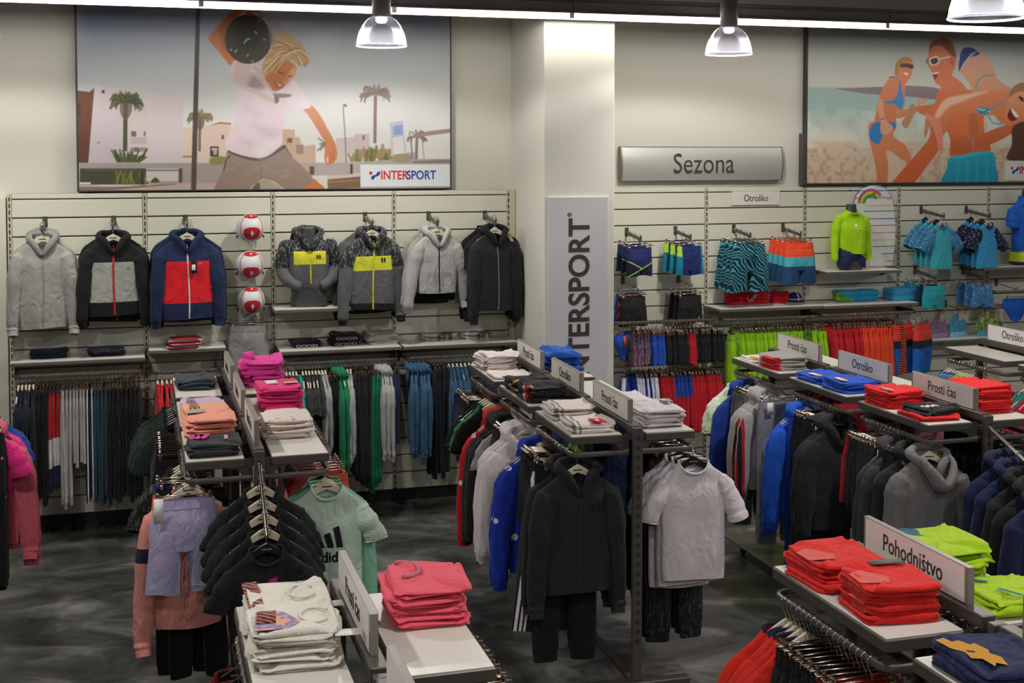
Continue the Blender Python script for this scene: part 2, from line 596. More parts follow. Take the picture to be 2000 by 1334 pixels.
def arm_pt(x, yw, z, L, f, drop=.35, thin=False):
    return Vector((x, yw - L * f, z - .03 - L * drop * .35 * f + (.012 if not thin else .004)))


# ---------------------------------------------------------------- gondolas
class Gondola:
    def __init__(s, xc, y0, nb, label, rz=0, arm=None, sides=(-1, 1), pitch=.842, sl=.715, plate=False):
        s.x, s.y, s.nb, s.rz, s.pitch, s.sl = xc, y0, nb, rz, pitch, sl
        t = s.t = thing('display_gondola', label, 'gondola', (xc, y0, 0), rz)
        dm = M['darkmetal']
        end = -(nb - 1) * pitch - sl
        if plate: MB().box(-.38, .38, end - .05, .05, .105, .125, .004).build('base_plate', M['base'], t)
        else:
            for yy in (.045, end - .045): MB().box(-.3, .3, yy - .03, yy + .03, .085, .125, .004).build('foot_bar', dm, t)
            MB().box(-.02, .02, end - .03, .03, .09, .12, .003).build('base_beam', dm, t)
        for sx in (-1, 1):
            for yy in ((-.05, end + .05) if plate else (.045, end - .045)):
                c = MB().lathe([(0, -.012), (.03, -.012), (.034, 0), (.03, .012), (0, .012)], 12)
                c.v = [(sx * .27 + p[2], yy + p[0], .034 + p[1]) for p in c.v]
                c.box(sx * .27 - .018, sx * .27 + .018, yy - .012, yy + .012, .05, .105)
                c.build('caster', M['plinth'], t, True)
        s.posts = [.045] + [-(i * pitch) - sl - (pitch - sl) / 2 for i in range(nb - 1)] + [end - .045]
        for py in s.posts:
            m = MB().box(-.026, .026, py - .016, py + .016, .125, 1.492, .003)
            m.mat(1)
            z = 1.44
            while z > .3:
                for sx in (-.012, .0):
                    m.box(sx - .0 + .002, sx + .008, py - .0172, py - .0155, z - .014, z + .008)
                z -= .052
            m.build('post', [dm, M['slot']], t)
        for i in range(nb):
            b0 = -i * pitch; b1 = b0 - sl
            MB().box(-.027, .027, b1 - .03, b0 + .03, 1.455, 1.5, .004).build('sign_beam', dm, t)
            for sx in sides:
                xa, xb = (.062, .35) if sx > 0 else (-.35, -.062)
                sh = MB().box(xa, xb, b1, b0, 1.405, 1.4465, .004).build('shelf', M['darkmetal'], t)
                MB().box(xa + .006, xb - .006, b1 + .006, b0 - .006, 1.4463, 1.45, .0008).build('shelf_top', M['shelfwhite'], sh)
                r = .05; X = .345; ya, yb = b0 - .005, b1 + .005
                p2 = [(.03, ya), (X - r - .02, ya)] + arc((X - r, ya - r), r, PI / 2, 0) + arc((X - r, yb + r), r, 0, -PI / 2) + [(X - r - .02, yb), (.03, yb)]
                MB().tube([(sx * a, b, 1.35) for a, b in p2], .0145, 8, flat=.62).build('hanging_rail', M['rail'], t, 'auto')
                for yy in (b0 - .012, b1 + .012):
                    MB().prism([(sx * .026, 1.33), (sx * .026, 1.445), (sx * .2, 1.445), (sx * .2, 1.405), (sx * .1, 1.395), (sx * .075, 1.36), (sx * .09, 1.338)], 1, yy - .002, yy + .002).build('bracket', dm, t)
        if arm:
            ye = end - .06
            MB().tube([(0, ye, 1.43), (0, ye - arm[0], 1.43 - arm[1])], .011, 10).build('front_arm', M['chrome'], t, 'auto')
            s.arm = ((0, ye, 1.43), (0, ye - arm[0], 1.43 - arm[1]))
        s.end = end

    def pt(s, x, y, z):
        c, n = math.cos(s.rz), math.sin(s.rz)
        return Vector((s.x + c * x - n * y, s.y + n * x + c * y, z))

    def bay(s, i): return -i * s.pitch, -i * s.pitch - s.sl


def aisle_sign(g, i, txt, label, ln=.61, off=0):
    b0, b1 = g.bay(i)
    t = thing('aisle_sign', label, 'sign', g.pt(0, (b0 + b1) / 2 + off, 1.501), g.rz - PI / 2)
    h = ln / 2
    # board with a bevelled face on each side
    MB().loft([[(-h, y0, z) for y0, z in ((-.011, .0), (.011, .0), (.011, .122), (-.011, .122))], [(h, y0, z) for y0, z in ((-.011, 0), (.011, 0), (.011, .122), (-.011, .122))]], cap=True).build('board', M['signgrey'], t)
    for sy in (-1, 1):
        MB().loft([[(-h + .001, sy * .011, .001), (h - .001, sy * .011, .001), (h - .001, sy * .011, .121), (-h + .001, sy * .011, .121)],
                   [(-h + .016, sy * .014, .004), (h - .016, sy * .014, .004), (h - .016, sy * .014, .1195), (-h + .016, sy * .014, .1195)]]).mat(1).add(
            [(-h + .016, sy * .014, .004), (h - .016, sy * .014, .004), (h - .016, sy * .014, .1195), (-h + .016, sy * .014, .1195)], [(0, 1, 2, 3)]).build('face', [M['signgrey'], M['white']], t)
        text(txt, .085, M['ink'], t, (0, sy * .0148, .062), (0, 0, 0 if sy < 0 else PI), xs=.82)
    for sx in (-1, 1):
        MB().box(sx * (h - .02) - .008, sx * (h - .02) + .008, -.0125, .0125, .0, .014).build('clamp', M['darkmetal'], t)
    return t


GL = Gondola(1.5, -1.774, 3, 'grey gondola holding the pink and peach folded shirts', arm=(.36, .25))
GC = Gondola(3.535, -1.80, 3, 'grey gondola in the middle with white and black folded shirts', rz=-.026)
GR = Gondola(5.45, -2.05, 3, 'grey gondola with blue and red folded shirts under three signs', arm=(.5, .2), pitch=.848, plate=True)
GR2 = Gondola(7.25, -2.06, 2, 'grey gondola with an empty white shelf at the right edge', plate=True)
GP_ = Gondola(3.488, -6.363, 2, 'grey gondola with red and lime folded shirts in the near right corner', pitch=.87, sl=.73)
GF = Gondola(1.585, -6.235, 2, 'grey gondola with white and coral folded shirts at the near bottom edge', pitch=.85)
GLL = Gondola(-.33, -1.774, 2, 'grey gondola of pink clothes cut off by the left edge', pitch=.85)

aisle_sign(GL, 0, 'Prosti čas', 'farthest edge-on white sign beside the dark grey folded shirt')
aisle_sign(GL, 1, 'Otroško', 'middle edge-on white sign left of the hot pink shirt stacks')
aisle_sign(GL, 2, 'Prosti čas', 'near edge-on white sign left of the heart print stack')
aisle_sign(GC, 0, 'Prosti čas', 'white Prosti čas sign above the farthest white stack, middle gondola')
aisle_sign(GC, 1, 'Otroško', 'white Otroško sign above the black folded shirts')
aisle_sign(GC, 2, 'Prosti čas', 'white Prosti čas sign above the shirt with the red price tag')
aisle_sign(GR, 0, 'Prosti čas', 'white Prosti čas sign in front of the lime shorts')
aisle_sign(GR, 1, 'Otroško', 'white Otroško sign above the blue folded shirts')
aisle_sign(GR, 2, 'Prosti čas', 'white Prosti čas sign above the black shirt lying on red')
aisle_sign(GR2, 0, 'Otroško', 'white Otroško sign above the empty shelf at the right edge')
aisle_sign(GP_, 0, 'Pohodništvo', 'large white Pohodništvo sign between red and lime stacks')
aisle_sign(GP_, 1, 'Pohodništvo', 'sign end cut by the right edge beside the navy gold-print shirt')
aisle_sign(GF, 0, 'Prosti čas', 'steeply seen Prosti čas sign between white and coral stacks')
aisle_sign(GF, 1, 'Otroško', 'small sign corner at the bottom edge in front of coral shirts')

# ---------------------------------------------------------------- wall signs
t = thing('department_sign', 'bowed silver Sezona sign on the wall above swimwear', 'sign', (5.855, .14, 2.845))
prof = [(-.05 - .03 * math.cos(a * PI / 2), a * .15) for a in np.linspace(-1, 1, 13)]
MB().loft([[(x, 0, -.15)] + [(x, y, z) for y, z in prof] + [(x, 0, .15)] for x in (-.79, .79)], cap=True).build('board', plain('brushed_silver', '#bfc0b8', .42, .25, var=.02), t, 'auto')
for sx in (-1, 1):
    MB().loft([[(x, 0, -.155)] + [(x, y - .003, z * 1.03) for y, z in prof] + [(x, 0, .155)] for x in (sx * .79 - .007, sx * .79 + .007)], cap=True).build('end_cap', M['signgrey'], t)
for z in (-.152, .149):
    MB().box(-.79, .79, -.056, 0, z, z + .004).build('edge_strip', M['signgrey'], t)
text('Sezona', .25, plain('sezona_ink', '#3b3d3b', .5), t, (0, -.0825, -.005), xs=.86, bold=-.004)

t = thing('wall_sign', 'small white Otroško sign on the slats', 'sign', (6.39, .1, 2.526))
MB().box(-.243, .243, -.012, 0, -.063, .063, .002).build('board', M['white'], t)
text('Otroško', .088, M['ink'], t, (0, -.0128, .0), xs=.8)

t = thing('pillar_sign', 'tall white vertical lettered board on the pillar', 'sign', (4.345, -.8, 1.72))
MB().box(-.255, .255, -.02, 0, -.87, .87, .003).build('board', plain('board_grey_white', '#c9c7ca', .45, var=.01), t)
lt = plain('pillar_lettering', '#3a332e', .6)
_c = at_y(1133, 588, -.82)
text('INTERSPORT', .245, lt, t, (_c[0] - 4.345, -.0215, _c[2] - 1.72), (0, -PI / 2, 0), bold=.022, xs=.96)
_c = at_y(1113, 419, -.82)
text('®', .05, lt, t, (_c[0] - 4.345, -.0215, _c[2] - 1.72), (0, -PI / 2, 0), xs=.9)

# ---------------------------------------------------------------- lights: linear strip and pendants
SY, SZ = -1.05, 4.005
t = thing('light_strip', 'long grey trunking with a continuous white light tube', 'light', (4.2, SY, SZ))
MB().box(-5.6, 5.6, -.035, .035, .03, .11, .006).build('trunking', plain('trunking_grey', '#9a958f', .5, .2), t)
MB().box(-5.6, 5.6, -.055, .055, .018, .032, .003).build('reflector', plain('reflector_grey', '#a09c96', .35, .4), t)
MB().box(-5.6, 5.6, -.03, .03, .11, .14, .004).build('cable_tray', plain('tray_grey', '#837d78', .6), t)
MB().box(-5.6, 5.6, .088, .092, -.018, .03).build('cut_off_lip', plain('reflector_grey', '#a09c96', .35, .4), t)
MB().box(-5.6, 5.6, .05, .092, .022, .03).build('lip_arm', plain('reflector_grey', '#a09c96', .35, .4), t)
tube_m = plain('tube_glow', '#ffffff', .5, emit='#fff6ea', es=14)
for k in range(8):
    xa = -5.6 + k * 1.4
    MB().tube([(xa + .02, 0, 0), (xa + 1.38, 0, 0)], .0125, 8).build('tube', tube_m, t, True)
    MB().box(xa - .018, xa + .018, -.02, .02, -.016, .02).build('socket', M['paper'], t)
    MB().tube([(xa, -.04, .02), (xa, -.055, .06), (xa, -.04, .12)], .004, 5).build('clip', M['darkmetal'], t)
for k in range(4):
    MB().tube([(-4.2 + k * 2.8, 0, .13), (-4.2 + k * 2.8, 0, ZC - SZ)], .004, 6).build('suspension_wire', M['chrome'], t)
for k in range(4):
    ld = bpy.data.lights.new('strip_light', 'AREA')
    ld.shape = 'RECTANGLE'; ld.size = 2.8; ld.size_y = .02; ld.energy = STRIP_W * 2.8; ld.color = (1, .97, .9)
    lo = bpy.data.objects.new('strip_light', ld); COL.objects.link(lo); lo.parent = t; lo.location = (-4.2 + k * 2.8, .004, -.015); lo.rotation_euler = (math.radians(48), 0, 0)


def bell_mat():
    m, nt, b = _new('bell_polycarbonate')
    nt.nodes.remove(b)
    out = nt.nodes['Material Output']
    tr = node(nt, 'ShaderNodeBsdfTransparent'); tr.inputs[0].default_value = (.93, .92, .97, 1)
    gl = node(nt, 'ShaderNodeBsdfGlossy'); gl.inputs['Color'].default_value = (.85, .84, .95, 1); gl.inputs['Roughness'].default_value = .22
    fr = node(nt, 'ShaderNodeFresnel'); fr.inputs['IOR'].default_value = 1.58
    ma = node(nt, 'ShaderNodeMath', operation='MULTIPLY_ADD'); ma.inputs[1].default_value = .7; ma.inputs[2].default_value = .03
    nt.links.new(fr.outputs[0], ma.inputs[0])
    mx = node(nt, 'ShaderNodeMixShader')
    tl = node(nt, 'ShaderNodeBsdfTranslucent'); tl.inputs[0].default_value = (.8, .8, .9, 1)
    m2 = node(nt, 'ShaderNodeMixShader'); m2.inputs[0].default_value = .22
    nt.links.new(gl.outputs[0], m2.inputs[1]); nt.links.new(tl.outputs[0], m2.inputs[2])
    nt.links.new(ma.outputs[0], mx.inputs[0]); nt.links.new(tr.outputs[0], mx.inputs[1]); nt.links.new(m2.outputs[0], mx.inputs[2])
    nt.links.new(mx.outputs[0], out.inputs['Surface'])
    return m


M['bell'] = bell_mat()
M['bellrim'] = plain('bell_rim', '#dfe0ee', .2)
M['bellrim'].node_tree.nodes['Principled BSDF'].inputs['Alpha'].default_value = .75
capm = plain('pendant_cap_grey', '#8a8886', .5, .2)
bulb_m = plain('lamp_glow', '#ffffff', .5, emit='#f3f0ff', es=12)
prof = [(.052, .21), (.075, .205), (.105, .185), (.135, .15), (.158, .105), (.172, .055), (.18, .0)]


def ribbed(prof, n=72):
    R = []
    for r, z in prof:
        R.append([(r * (1 + (.012 if j % 2 else -.012)) * math.cos(2 * PI * j / n), r * (1 + (.012 if j % 2 else -.012)) * math.sin(2 * PI * j / n), z) for j in range(n)])
    return R


bell_me = MB().loft(ribbed(prof)).mesh('bell', M['bell'], True)
rim_me = MB().tube([(.182 * math.cos(a), .182 * math.sin(a), 0) for a in np.linspace(0, 2 * PI, 41)], .006, 6, cap=False).mesh('bell_rim', M['bellrim'], True)
cap_me = MB().lathe([(0, .45), (.06, .45), (.068, .44), (.068, .215), (.06, .205), (0, .205)], 24).mesh('cap', capm, 'auto')
bulb_me = MB().lathe([(0, .205), (.04, .2), (.045, .185), (.03, .165), (0, .16)], 16).mesh('bulb', bulb_m, True)
rod_me = MB().tube([(0, 0, .45), (0, 0, 1.02)], .01, 8).mesh('rod', capm)
PEND = {(1, 0): ('left pendant lamp with a clear ribbed bell shade, over the boy poster', 1), (2, 0): ('middle pendant lamp with a clear ribbed bell shade, over the wall sign', 1), (2, 1): ('nearest pendant lamp bell cut off by the top right corner', 1.1)}
for i, px in enumerate((-.1, 2.65, 5.40, 8.15, 10.9)):
    for j, (py, pz) in enumerate(((-1.35, 3.715), (-4.5, 3.68), (-7.65, 3.7), (-10.8, 3.7))):
        if (i, j) in ((3, 0), (1, 1), (4, 0), (3, 1)): continue
        lb, sc = PEND.get((i, j), ('pendant lamp of the ceiling rows above the picture', 1))
        t = thing('pendant_lamp', lb, 'lamp', (px, py, pz), group='bell pendant lamps')
        for nm, me in (('bell', bell_me), ('bell_rim', rim_me), ('cap', cap_me), ('bulb', bulb_me), ('rod', rod_me)):
            o = link(nm, me, t)
            if sc != 1: o.scale = (sc, sc, sc if nm != 'rod' else 1)
        ld = bpy.data.lights.new('pendant_light', 'SPOT')
        ld.energy = PENDANT_W * (.6, 1.0, .55, .6)[j]; ld.spot_size = math.radians(160); ld.spot_blend = .25; ld.shadow_soft_size = .07; ld.color = (1, .96, .91)
        lo = bpy.data.objects.new('pendant_light', ld); COL.objects.link(lo); lo.parent = t; lo.location = (0, 0, .12)

# ================================================================ cloth library
NZ = -.085          # neck height under the hook of a top; waist height of a clipped garment is WZ
WZ = -.096


def smooth_interp(xs, ys, q):
    """monotone-ish cubic through key points"""
    xs = np.asarray(xs, float); ys = np.asarray(ys, float)
    m = np.gradient(ys, xs)
    q = np.clip(q, xs[0], xs[-1])
    i = np.clip(np.searchsorted(xs, q) - 1, 0, len(xs) - 2)
    h = xs[i + 1] - xs[i]; t = (q - xs[i]) / h
    return (2 * t**3 - 3 * t**2 + 1) * ys[i] + (t**3 - 2 * t**2 + t) * h * m[i] + (-2 * t**3 + 3 * t**2) * ys[i + 1] + (t**3 - t**2) * h * m[i + 1]


def ring_shape(n, e=.75):
    th = np.arange(n) * 2 * PI / n
    c, s = np.cos(th), np.sin(th)
    return np.sign(c) * np.abs(c) ** e, np.sign(s) * np.abs(s) ** e


def waves(seed, k=5):
    r = np.random.RandomState(seed)
    return [(r.uniform(4, 22), r.uniform(-5, 5), r.uniform(0, 6.28), r.uniform(.4, 1)) for _ in range(k)]


def wave(W, x, z):
    return sum(a * np.sin(kx * x + kz * z + p) / (1 + kx * .06) for kx, kz, p, a in W) * .55


class Top:
    """hanging shirt / sweatshirt / hoodie; parts are built as meshes once and shared"""
    def __init__(s, w=.2, L=.6, sleeve='long', hood=False, d=.045, seed=0, hem=.92, n=36, nv=26, neck=.072, drop=.045, sl=None, so=.05, sr=.068, zipw=0, band=True, collar=True, sleeves=None, stem=0, open_=0, fold=1.0, slope=.085):
        s.w, s.L, s.d, s.hem, s.neck, s.drop, s.W, s.fold, s.slope = w, L, d, hem, neck, drop, waves(seed), fold, slope
        rnd = random.Random(seed)
        n = max(12, n); cx, sx = ring_shape(n)
        zs = np.concatenate([np.linspace(-L, -slope - .02, nv - 7), np.linspace(-slope - .008, 0, 7)])
        R = []
        for z in zs:
            hw, dp = s.hw(z), s.dp(z)
            x = cx * hw
            y = sx * dp
            zz = np.full(n, z)
            fr = np.clip(-sx, 0, 1)
            f = np.clip((z + slope) / slope, 0, 1)
            zz = zz - drop * f * fr * np.clip(1 - np.abs(x) / (neck * 1.25), 0, 1) ** .6 * 1.5
            y = y + s.fy(x, z)
            hemk = np.clip((z + L) / -.02 + 1, 0, 1)
            zz = zz + hemk * .007 * np.sin(9 * x + s.W[0][2])
            R.append(np.stack([x, y, zz + NZ], 1))
        s.parts = []
        m = MB().loft(R)
        s.parts.append(('body', m, 0))
        if band:
            R2 = []
            for z in np.linspace(-L - .002, -L + .05, 4):
                hw, dp = s.hw(z) * .985 + .003, s.dp(z) * .97 + .003
                x = cx * hw
                R2.append(np.stack([x, sx * dp + s.fy(x, max(z, -L)), np.full(n, z + NZ) + .007 * np.sin(9 * x + s.W[0][2])], 1))
            s.parts.append(('hem_band', MB().loft(R2), 2))
        # sleeves
        if sleeve:
            for k, sg in enumerate((-1, 1)):
                if sleeves:
                    pts = [(sg * a, b, c, r) for a, b, c, r in sleeves]
                elif sleeve == 'short':
                    ln = sl or .2
                    pts = [(sg * (w - .06), 0, -slope - .004, .02), (sg * (w - .03), 0, -slope - .03, .044), (sg * (w - .004), .0, -slope - .075, .06), (sg * (w + .012 + so * .45), -.004, -slope - ln * .8, .062), (sg * (w + .016 + so * .55), -.004, -slope - ln, .064)]
                else:
                    ln = sl or .52
                    b = rnd.uniform(-.012, .012)
                    pts = [(sg * (w - .058), 0, -slope - .006, .02), (sg * (w - .028), 0, -slope - .04, sr * .7), (sg * (w - .006), 0, -slope - .1, sr * .9), (sg * (w + so * .55), b, -slope - ln * .5, sr * .86), (sg * (w + so), b * 1.5, -slope - ln * .92, sr * .66), (sg * (w + so * 1.02), b * 1.5, -slope - ln, sr * .62)]
                P = np.array(pts); t = np.linspace(0, 1, len(P)); q = np.linspace(0, 1, 24)
                C = np.stack([smooth_interp(t, P[:, i], q) for i in range(4)], 1)
                ph = rnd.uniform(0, 6)
                rr = C[:, 3] * (1 + .05 * np.sin(q * 26 + ph) + .04 * np.sin(q * 47 + ph * 2))
                C[:, 1] += .006 * np.sin(q * 9 + ph)
                m = MB().tube(C[:, :3] + [0, 0, NZ], rr, 14, cap=False, flat=max(.35, min(.9, d / .06)), up=(1.0, 0, 0))
                s.parts.append(('sleeve', m, 1))
                if sleeve == 'long' and band and not sleeves:
                    e = C[-1]; e0 = C[-3]
                    dd = e[:3] - e0[:3]; dd /= np.linalg.norm(dd)
                    cf = [e[:3] - dd * .012 + [0, 0, NZ], e[:3] + dd * .012 + [0, 0, NZ], e[:3] + dd * .045 + [0, 0, NZ]]
                    s.parts.append(('cuff', MB().tube(cf, [e[3] * .98, e[3] * .9, e[3] * .86], 12, cap=False, flat=max(.4, min(.9, d / .06)), up=(1.0, 0, 0)), 3))
        if hood:
            kp = [(.006, -d * 1.02 - .004, -.125, .012), (.03, -d * .95 - .006, -.085, .02), (.062, -d * .7 - .006, -.03, .025), (neck + .024, -d * .1, .008, .027), (neck + .008, d * .6 + .01, .026, .031), (.045, d * .9 + .022, .03, .035), (0, d + .026, .03, .037)]
            kp = np.array(kp + [(-q[0], q[1], q[2], q[3]) for q in kp[-2::-1]])
            tt = np.linspace(0, 1, len(kp)); qq = np.linspace(0, 1, 30)
            P = np.stack([smooth_interp(tt, kp[:, i], qq) for i in range(4)], 1)
            P[:, 2] += NZ + .003 * np.sin(qq * 40 + seed)
            s.parts.append(('hood', MB().tube(P[:, :3], P[:, 3] * (1 + .08 * np.sin(qq * 31 + seed)), 12, flat=.7), 4))
            # hood bag lying on the back
            R = []
            for f in np.linspace(0, 1, 7):
                hw = (neck + .05) * math.sin(PI * (.25 + .72 * f)) ** .6
                R.append([(c * hw, d * .5 + .02 + .028 * math.sin(PI * f) * (.4 + .6 * max(0, sn)) + sn * .012, NZ + .02 - f * .2) for c, sn in zip(*ring_shape(14))])
            s.parts.append(('hood_back', MB().loft(R, cap=True), 4))
        elif collar:
            P = []; rr = []
            for a in np.linspace(0, 2 * PI, 25):
                ca, sa = math.cos(a), math.sin(a)
                fr = max(0, -sa)
                P.append((ca * neck, sa * s.dp(0) - .003 * fr, NZ + .002 - drop * fr * 1.45))
            s.parts.append(('collar', MB().tube(P, .0075, 6, cap=False), 3))
        if zipw:
            zs = np.linspace(-L + .004, -drop * 1.35, 26)
            x0 = lambda z: .006 * math.sin(z * 7 + seed)
            v = []
            for z in zs:
                y = s.front(x0(z), z) - .0035
                v += [(x0(z) - zipw, y + .001, z + NZ), (x0(z), y - .001, z + NZ), (x0(z) + zipw, y + .001, z + NZ)]
            f = []
            for i in range(len(zs) - 1):
                for j in range(2):
                    a = i * 3 + j; f.append((a, a + 1, a + 4, a + 3))
            s.parts.append(('zip', MB().add(v, f), 5))

    def hw(s, z):
        w, L, sl = s.w, s.L, s.slope
        return smooth_interp([-L - .02, -L, -L * .55, -.2, -sl - .02, -sl, -sl * .75, -sl * .4, 0], [s.hem * w * .99, s.hem * w, w * .94, w * .95, w * .985, w * .95, w * .8, w * .58, s.neck], z)

    def dp(s, z):
        d, L = s.d, s.L
        return smooth_interp([-L - .02, -L, -L * .5, -.16, -s.slope, 0], [d * .85, d * .88, d, d * .95, d * .62, max(.03, d * .8)], z)

    def fy(s, x, z):
        k = np.clip(-z / s.L, 0, 1)
        return s.fold * wave(s.W, x * (.2 / s.w), z) * (.003 + s.d * .5 * k) * .8

    def front(s, x, z):
        q = np.clip(1 - (abs(x) / s.hw(z)) ** (1 / .75 * 1.0), 0, 1)
        return -s.dp(z) * (1 - (abs(x) / s.hw(z)) ** (2 / .75)) ** (.75 / 2) + s.fy(np.array(x), z)

    def patch(s, poly, name='print', off=.004):
        """flat polygon (x,z from the neck) laid on the front"""
        v = [(x, float(s.front(x, z)) - off, z + NZ) for x, z in poly]
        return (name, MB().add(v, [tuple(range(len(v)))]), 6)


class Bottom:
    """trousers / shorts hanging from clips"""
    def __init__(s, w=.15, L=.85, rise=.24, leg=.085, hip=1.08, d=.035, seed=0, n=28, flare=0, band=True, gap=.012, fold=1.0, cuff=False):
        s.W = waves(seed + 77); s.w, s.L, s.d, s.rise, s.fold, s.hip = w, L, d, rise, fold, hip
        cx, sx = ring_shape(n, .8)
        s.parts = []
        zs = np.linspace(0, -rise, 12)
        R = []
        for z in zs:
            hw = s.hw(z); dp = s.dp(z); x = cx * hw
            zz = np.full(n, z) - (.025 * (1 - np.abs(cx)) if z <= -rise + 1e-6 else 0)
            R.append(np.stack([x, sx * dp + s.fy(x, z), zz + WZ], 1))
        m = MB().loft(R)
        nl = 14; lx, ly = ring_shape(nl, .85)
        for sg in (-1, 1):
            zs = np.linspace(-rise * .62, -L, max(8, int((L - rise * .7) / .04)))
            R = []
            for z in zs:
                f = (z + rise * .62) / (-L + rise * .62)
                ho = smooth_interp([0, .12, 1], [w * hip * .5, w * hip * .505 - gap * .3, leg], f)
                c0 = sg * smooth_interp([0, .2, 1], [w * hip * .5, w * hip * .5 + gap * .4, w * hip * .5 + gap + flare], f)
                dp = d * smooth_interp([0, .2, 1], [.93, .98, .78], f)
                x = c0 + lx * ho
                yy = ly * dp + s.fy(x, z)
                zz = np.full(nl, z) + (.006 * np.sin(x * 30 + seed) if f > .95 else 0)
                R.append(np.stack([x, yy, zz + WZ], 1))
            m.loft(R)
            if cuff:
                R2 = []
                for f2, k in ((0, 1.0), (.015, .93), (.05, .9)):
                    x = c0 + lx * ho * k
                    R2.append(np.stack([x, ly * dp * k + s.fy(x, -L), np.full(nl, -L - f2 + .004) + WZ], 1))
                s.parts.append(('cuff', MB().loft(R2), 2))
        s.parts.insert(0, ('legs', m, 0))
        if band:
            R = []
            for z in (.004, -.012, -.03, -.038):
                x = cx * (s.hw(z) + .002)
                R.append(np.stack([x, sx * (s.dp(z) + .003) + s.fy(x, z) + .0015 * np.sin(x * 160), np.full(n, z + WZ)], 1))
            s.parts.append(('waistband', MB().loft(R), 1))

    def hw(s, z): return smooth_interp([-s.rise, -s.rise * .5, -.04, 0], [s.w * s.hip, s.w * (1 + (s.hip - 1) * .7), s.w * .99, s.w * .97], z)

    def dp(s, z): return s.d * smooth_interp([-s.rise, -s.rise * .5, 0], [.86, .97, .45], z)

    def fy(s, x, z): return s.fold * wave(s.W, x * 1.3, z) * s.d * (.15 + .5 * np.clip(-z / .3, 0, 1))

    def front(s, x, z):
        return -s.dp(max(z, -s.rise)) * .97 + float(s.fy(np.array(x), z))

    def patch(s, poly, name='print', off=.005):
        return (name, MB().add([(x, s.front(x, z) - off, z + WZ) for x, z in poly], [tuple(range(len(poly)))]), 6)


class Brief:
    def __init__(s, w=.13, h=.17, d=.02, seed=0, n=24, cut=.35):
        cx, sx = ring_shape(n, .8); W = waves(seed)
        R = []
        for f in np.linspace(0, 1, 10):
            hw = w * smooth_interp([0, .3, .6, 1], [.97, 1, .72, cut], f); z = -h * f
            x = cx * hw
            R.append(np.stack([x, sx * d * (.5 + .5 * math.sin(PI * min(1, f + .2))) + wave(W, x, z) * d * .25, np.full(n, z + WZ) - .02 * f * (1 - np.abs(cx))], 1))
        s.parts = [('body', MB().loft(R, cap=False), 0)]
        R = [np.stack([cx * w * .985, sx * d * .62, np.full(n, z + WZ)], 1) for z in (.003, -.014)]
        s.parts.append(('waistband', MB().loft(R), 1))


class Folded:
    """a folded garment: a few soft layers; z=0 is the surface it lies on"""
    def __init__(s, w=.27, dp=.24, h=.03, layers=3, seed=0, n=52, messy=1.0, collar=None):
        r = np.random.RandomState(seed); s.h, s.w, s.dp = h, w, dp
        m = MB(); lh = h / layers
        th = np.arange(n) * 2 * PI / n
        for l in range(layers):
            e = .3
            ox, oy = r.uniform(-.009, .009, 2) * messy
            kx, ky = w / 2 * (1 - r.uniform(0, .06) * messy * (l < layers - 1)), dp / 2 * (1 - r.uniform(0, .06) * messy * (l < layers - 1))
            bx = np.sign(np.cos(th)) * np.abs(np.cos(th)) ** e; by = np.sign(np.sin(th)) * np.abs(np.sin(th)) ** e
            ra = r.uniform(-.05, .05) * messy
            bx, by = bx - by * ra, by + bx * ra
            ph = r.uniform(0, 6.28, 8)
            out = 1 + messy * .013 * (np.sin(3 * th + ph[0]) + .8 * np.sin(7 * th + ph[1]) + .5 * np.sin(13 * th + ph[2]))
            sag = messy * (.0045 * np.sin(2 * th + ph[3]) + .003 * np.sin(5 * th + ph[4]) + .002 * np.sin(9 * th + ph[6])) - .004 * messy * (np.abs(bx * by) > .8)
            R = []
            for f, k in ((0.0, .955), (.2, .99), (.5, 1.0), (.8, .985), (1.0, .94)):
                R.append(np.stack([ox + bx * kx * out * k, oy + by * ky * out * k, l * lh + f * lh + sag * (f if l == layers - 1 else .6)], 1))
            if l == layers - 1:
                for k in (.88, .78, .64, .48, .3, .1):
                    x = ox + bx * kx * out * k; y = oy + by * ky * out * k
                    z = h + sag * k + messy * .0032 * (np.sin(23 * x + 13 * y + ph[5]) + np.sin(41 * y - 19 * x + ph[0]) + .7 * np.sin(67 * x + 38 * y + ph[7])) * .7
                    R.append(np.stack([x, y, z], 1))
            m.loft(R, cap=True)
        m.v = [(a, b, max(0.0, c)) for a, b, c in m.v]
        s.parts = [('folds', m, 0)]
        if collar is not None:
            P = []
            cx, cy = collar[0] * w, collar[1] * dp; ang = collar[2]
            for a in np.linspace(-1.9, 1.9, 16):
                lx, ly = .062 * math.sin(a), .045 * math.cos(a)
                P.append((cx + lx * math.cos(ang) - ly * math.sin(ang), cy + lx * math.sin(ang) + ly * math.cos(ang), h + .0055))
            s.parts.append(('collar', MB().tube(P, .0075, 6, flat=.6), 3))

    def patch(s, poly, name='print'):
        return (name, MB().add([(x, y, s.h + .0085) for x, y in poly], [tuple(range(len(poly)))]), 6)


# ------------------------------------------------------------ templates and placing
class Tpl:
    """parts turned into shared meshes"""
    def __init__(s, g, extra=()):
        s.g = g
        s.parts = [(nm, mb.mesh(nm, M['paper'], True), sl) for nm, mb, sl in list(g.parts) + list(extra)]


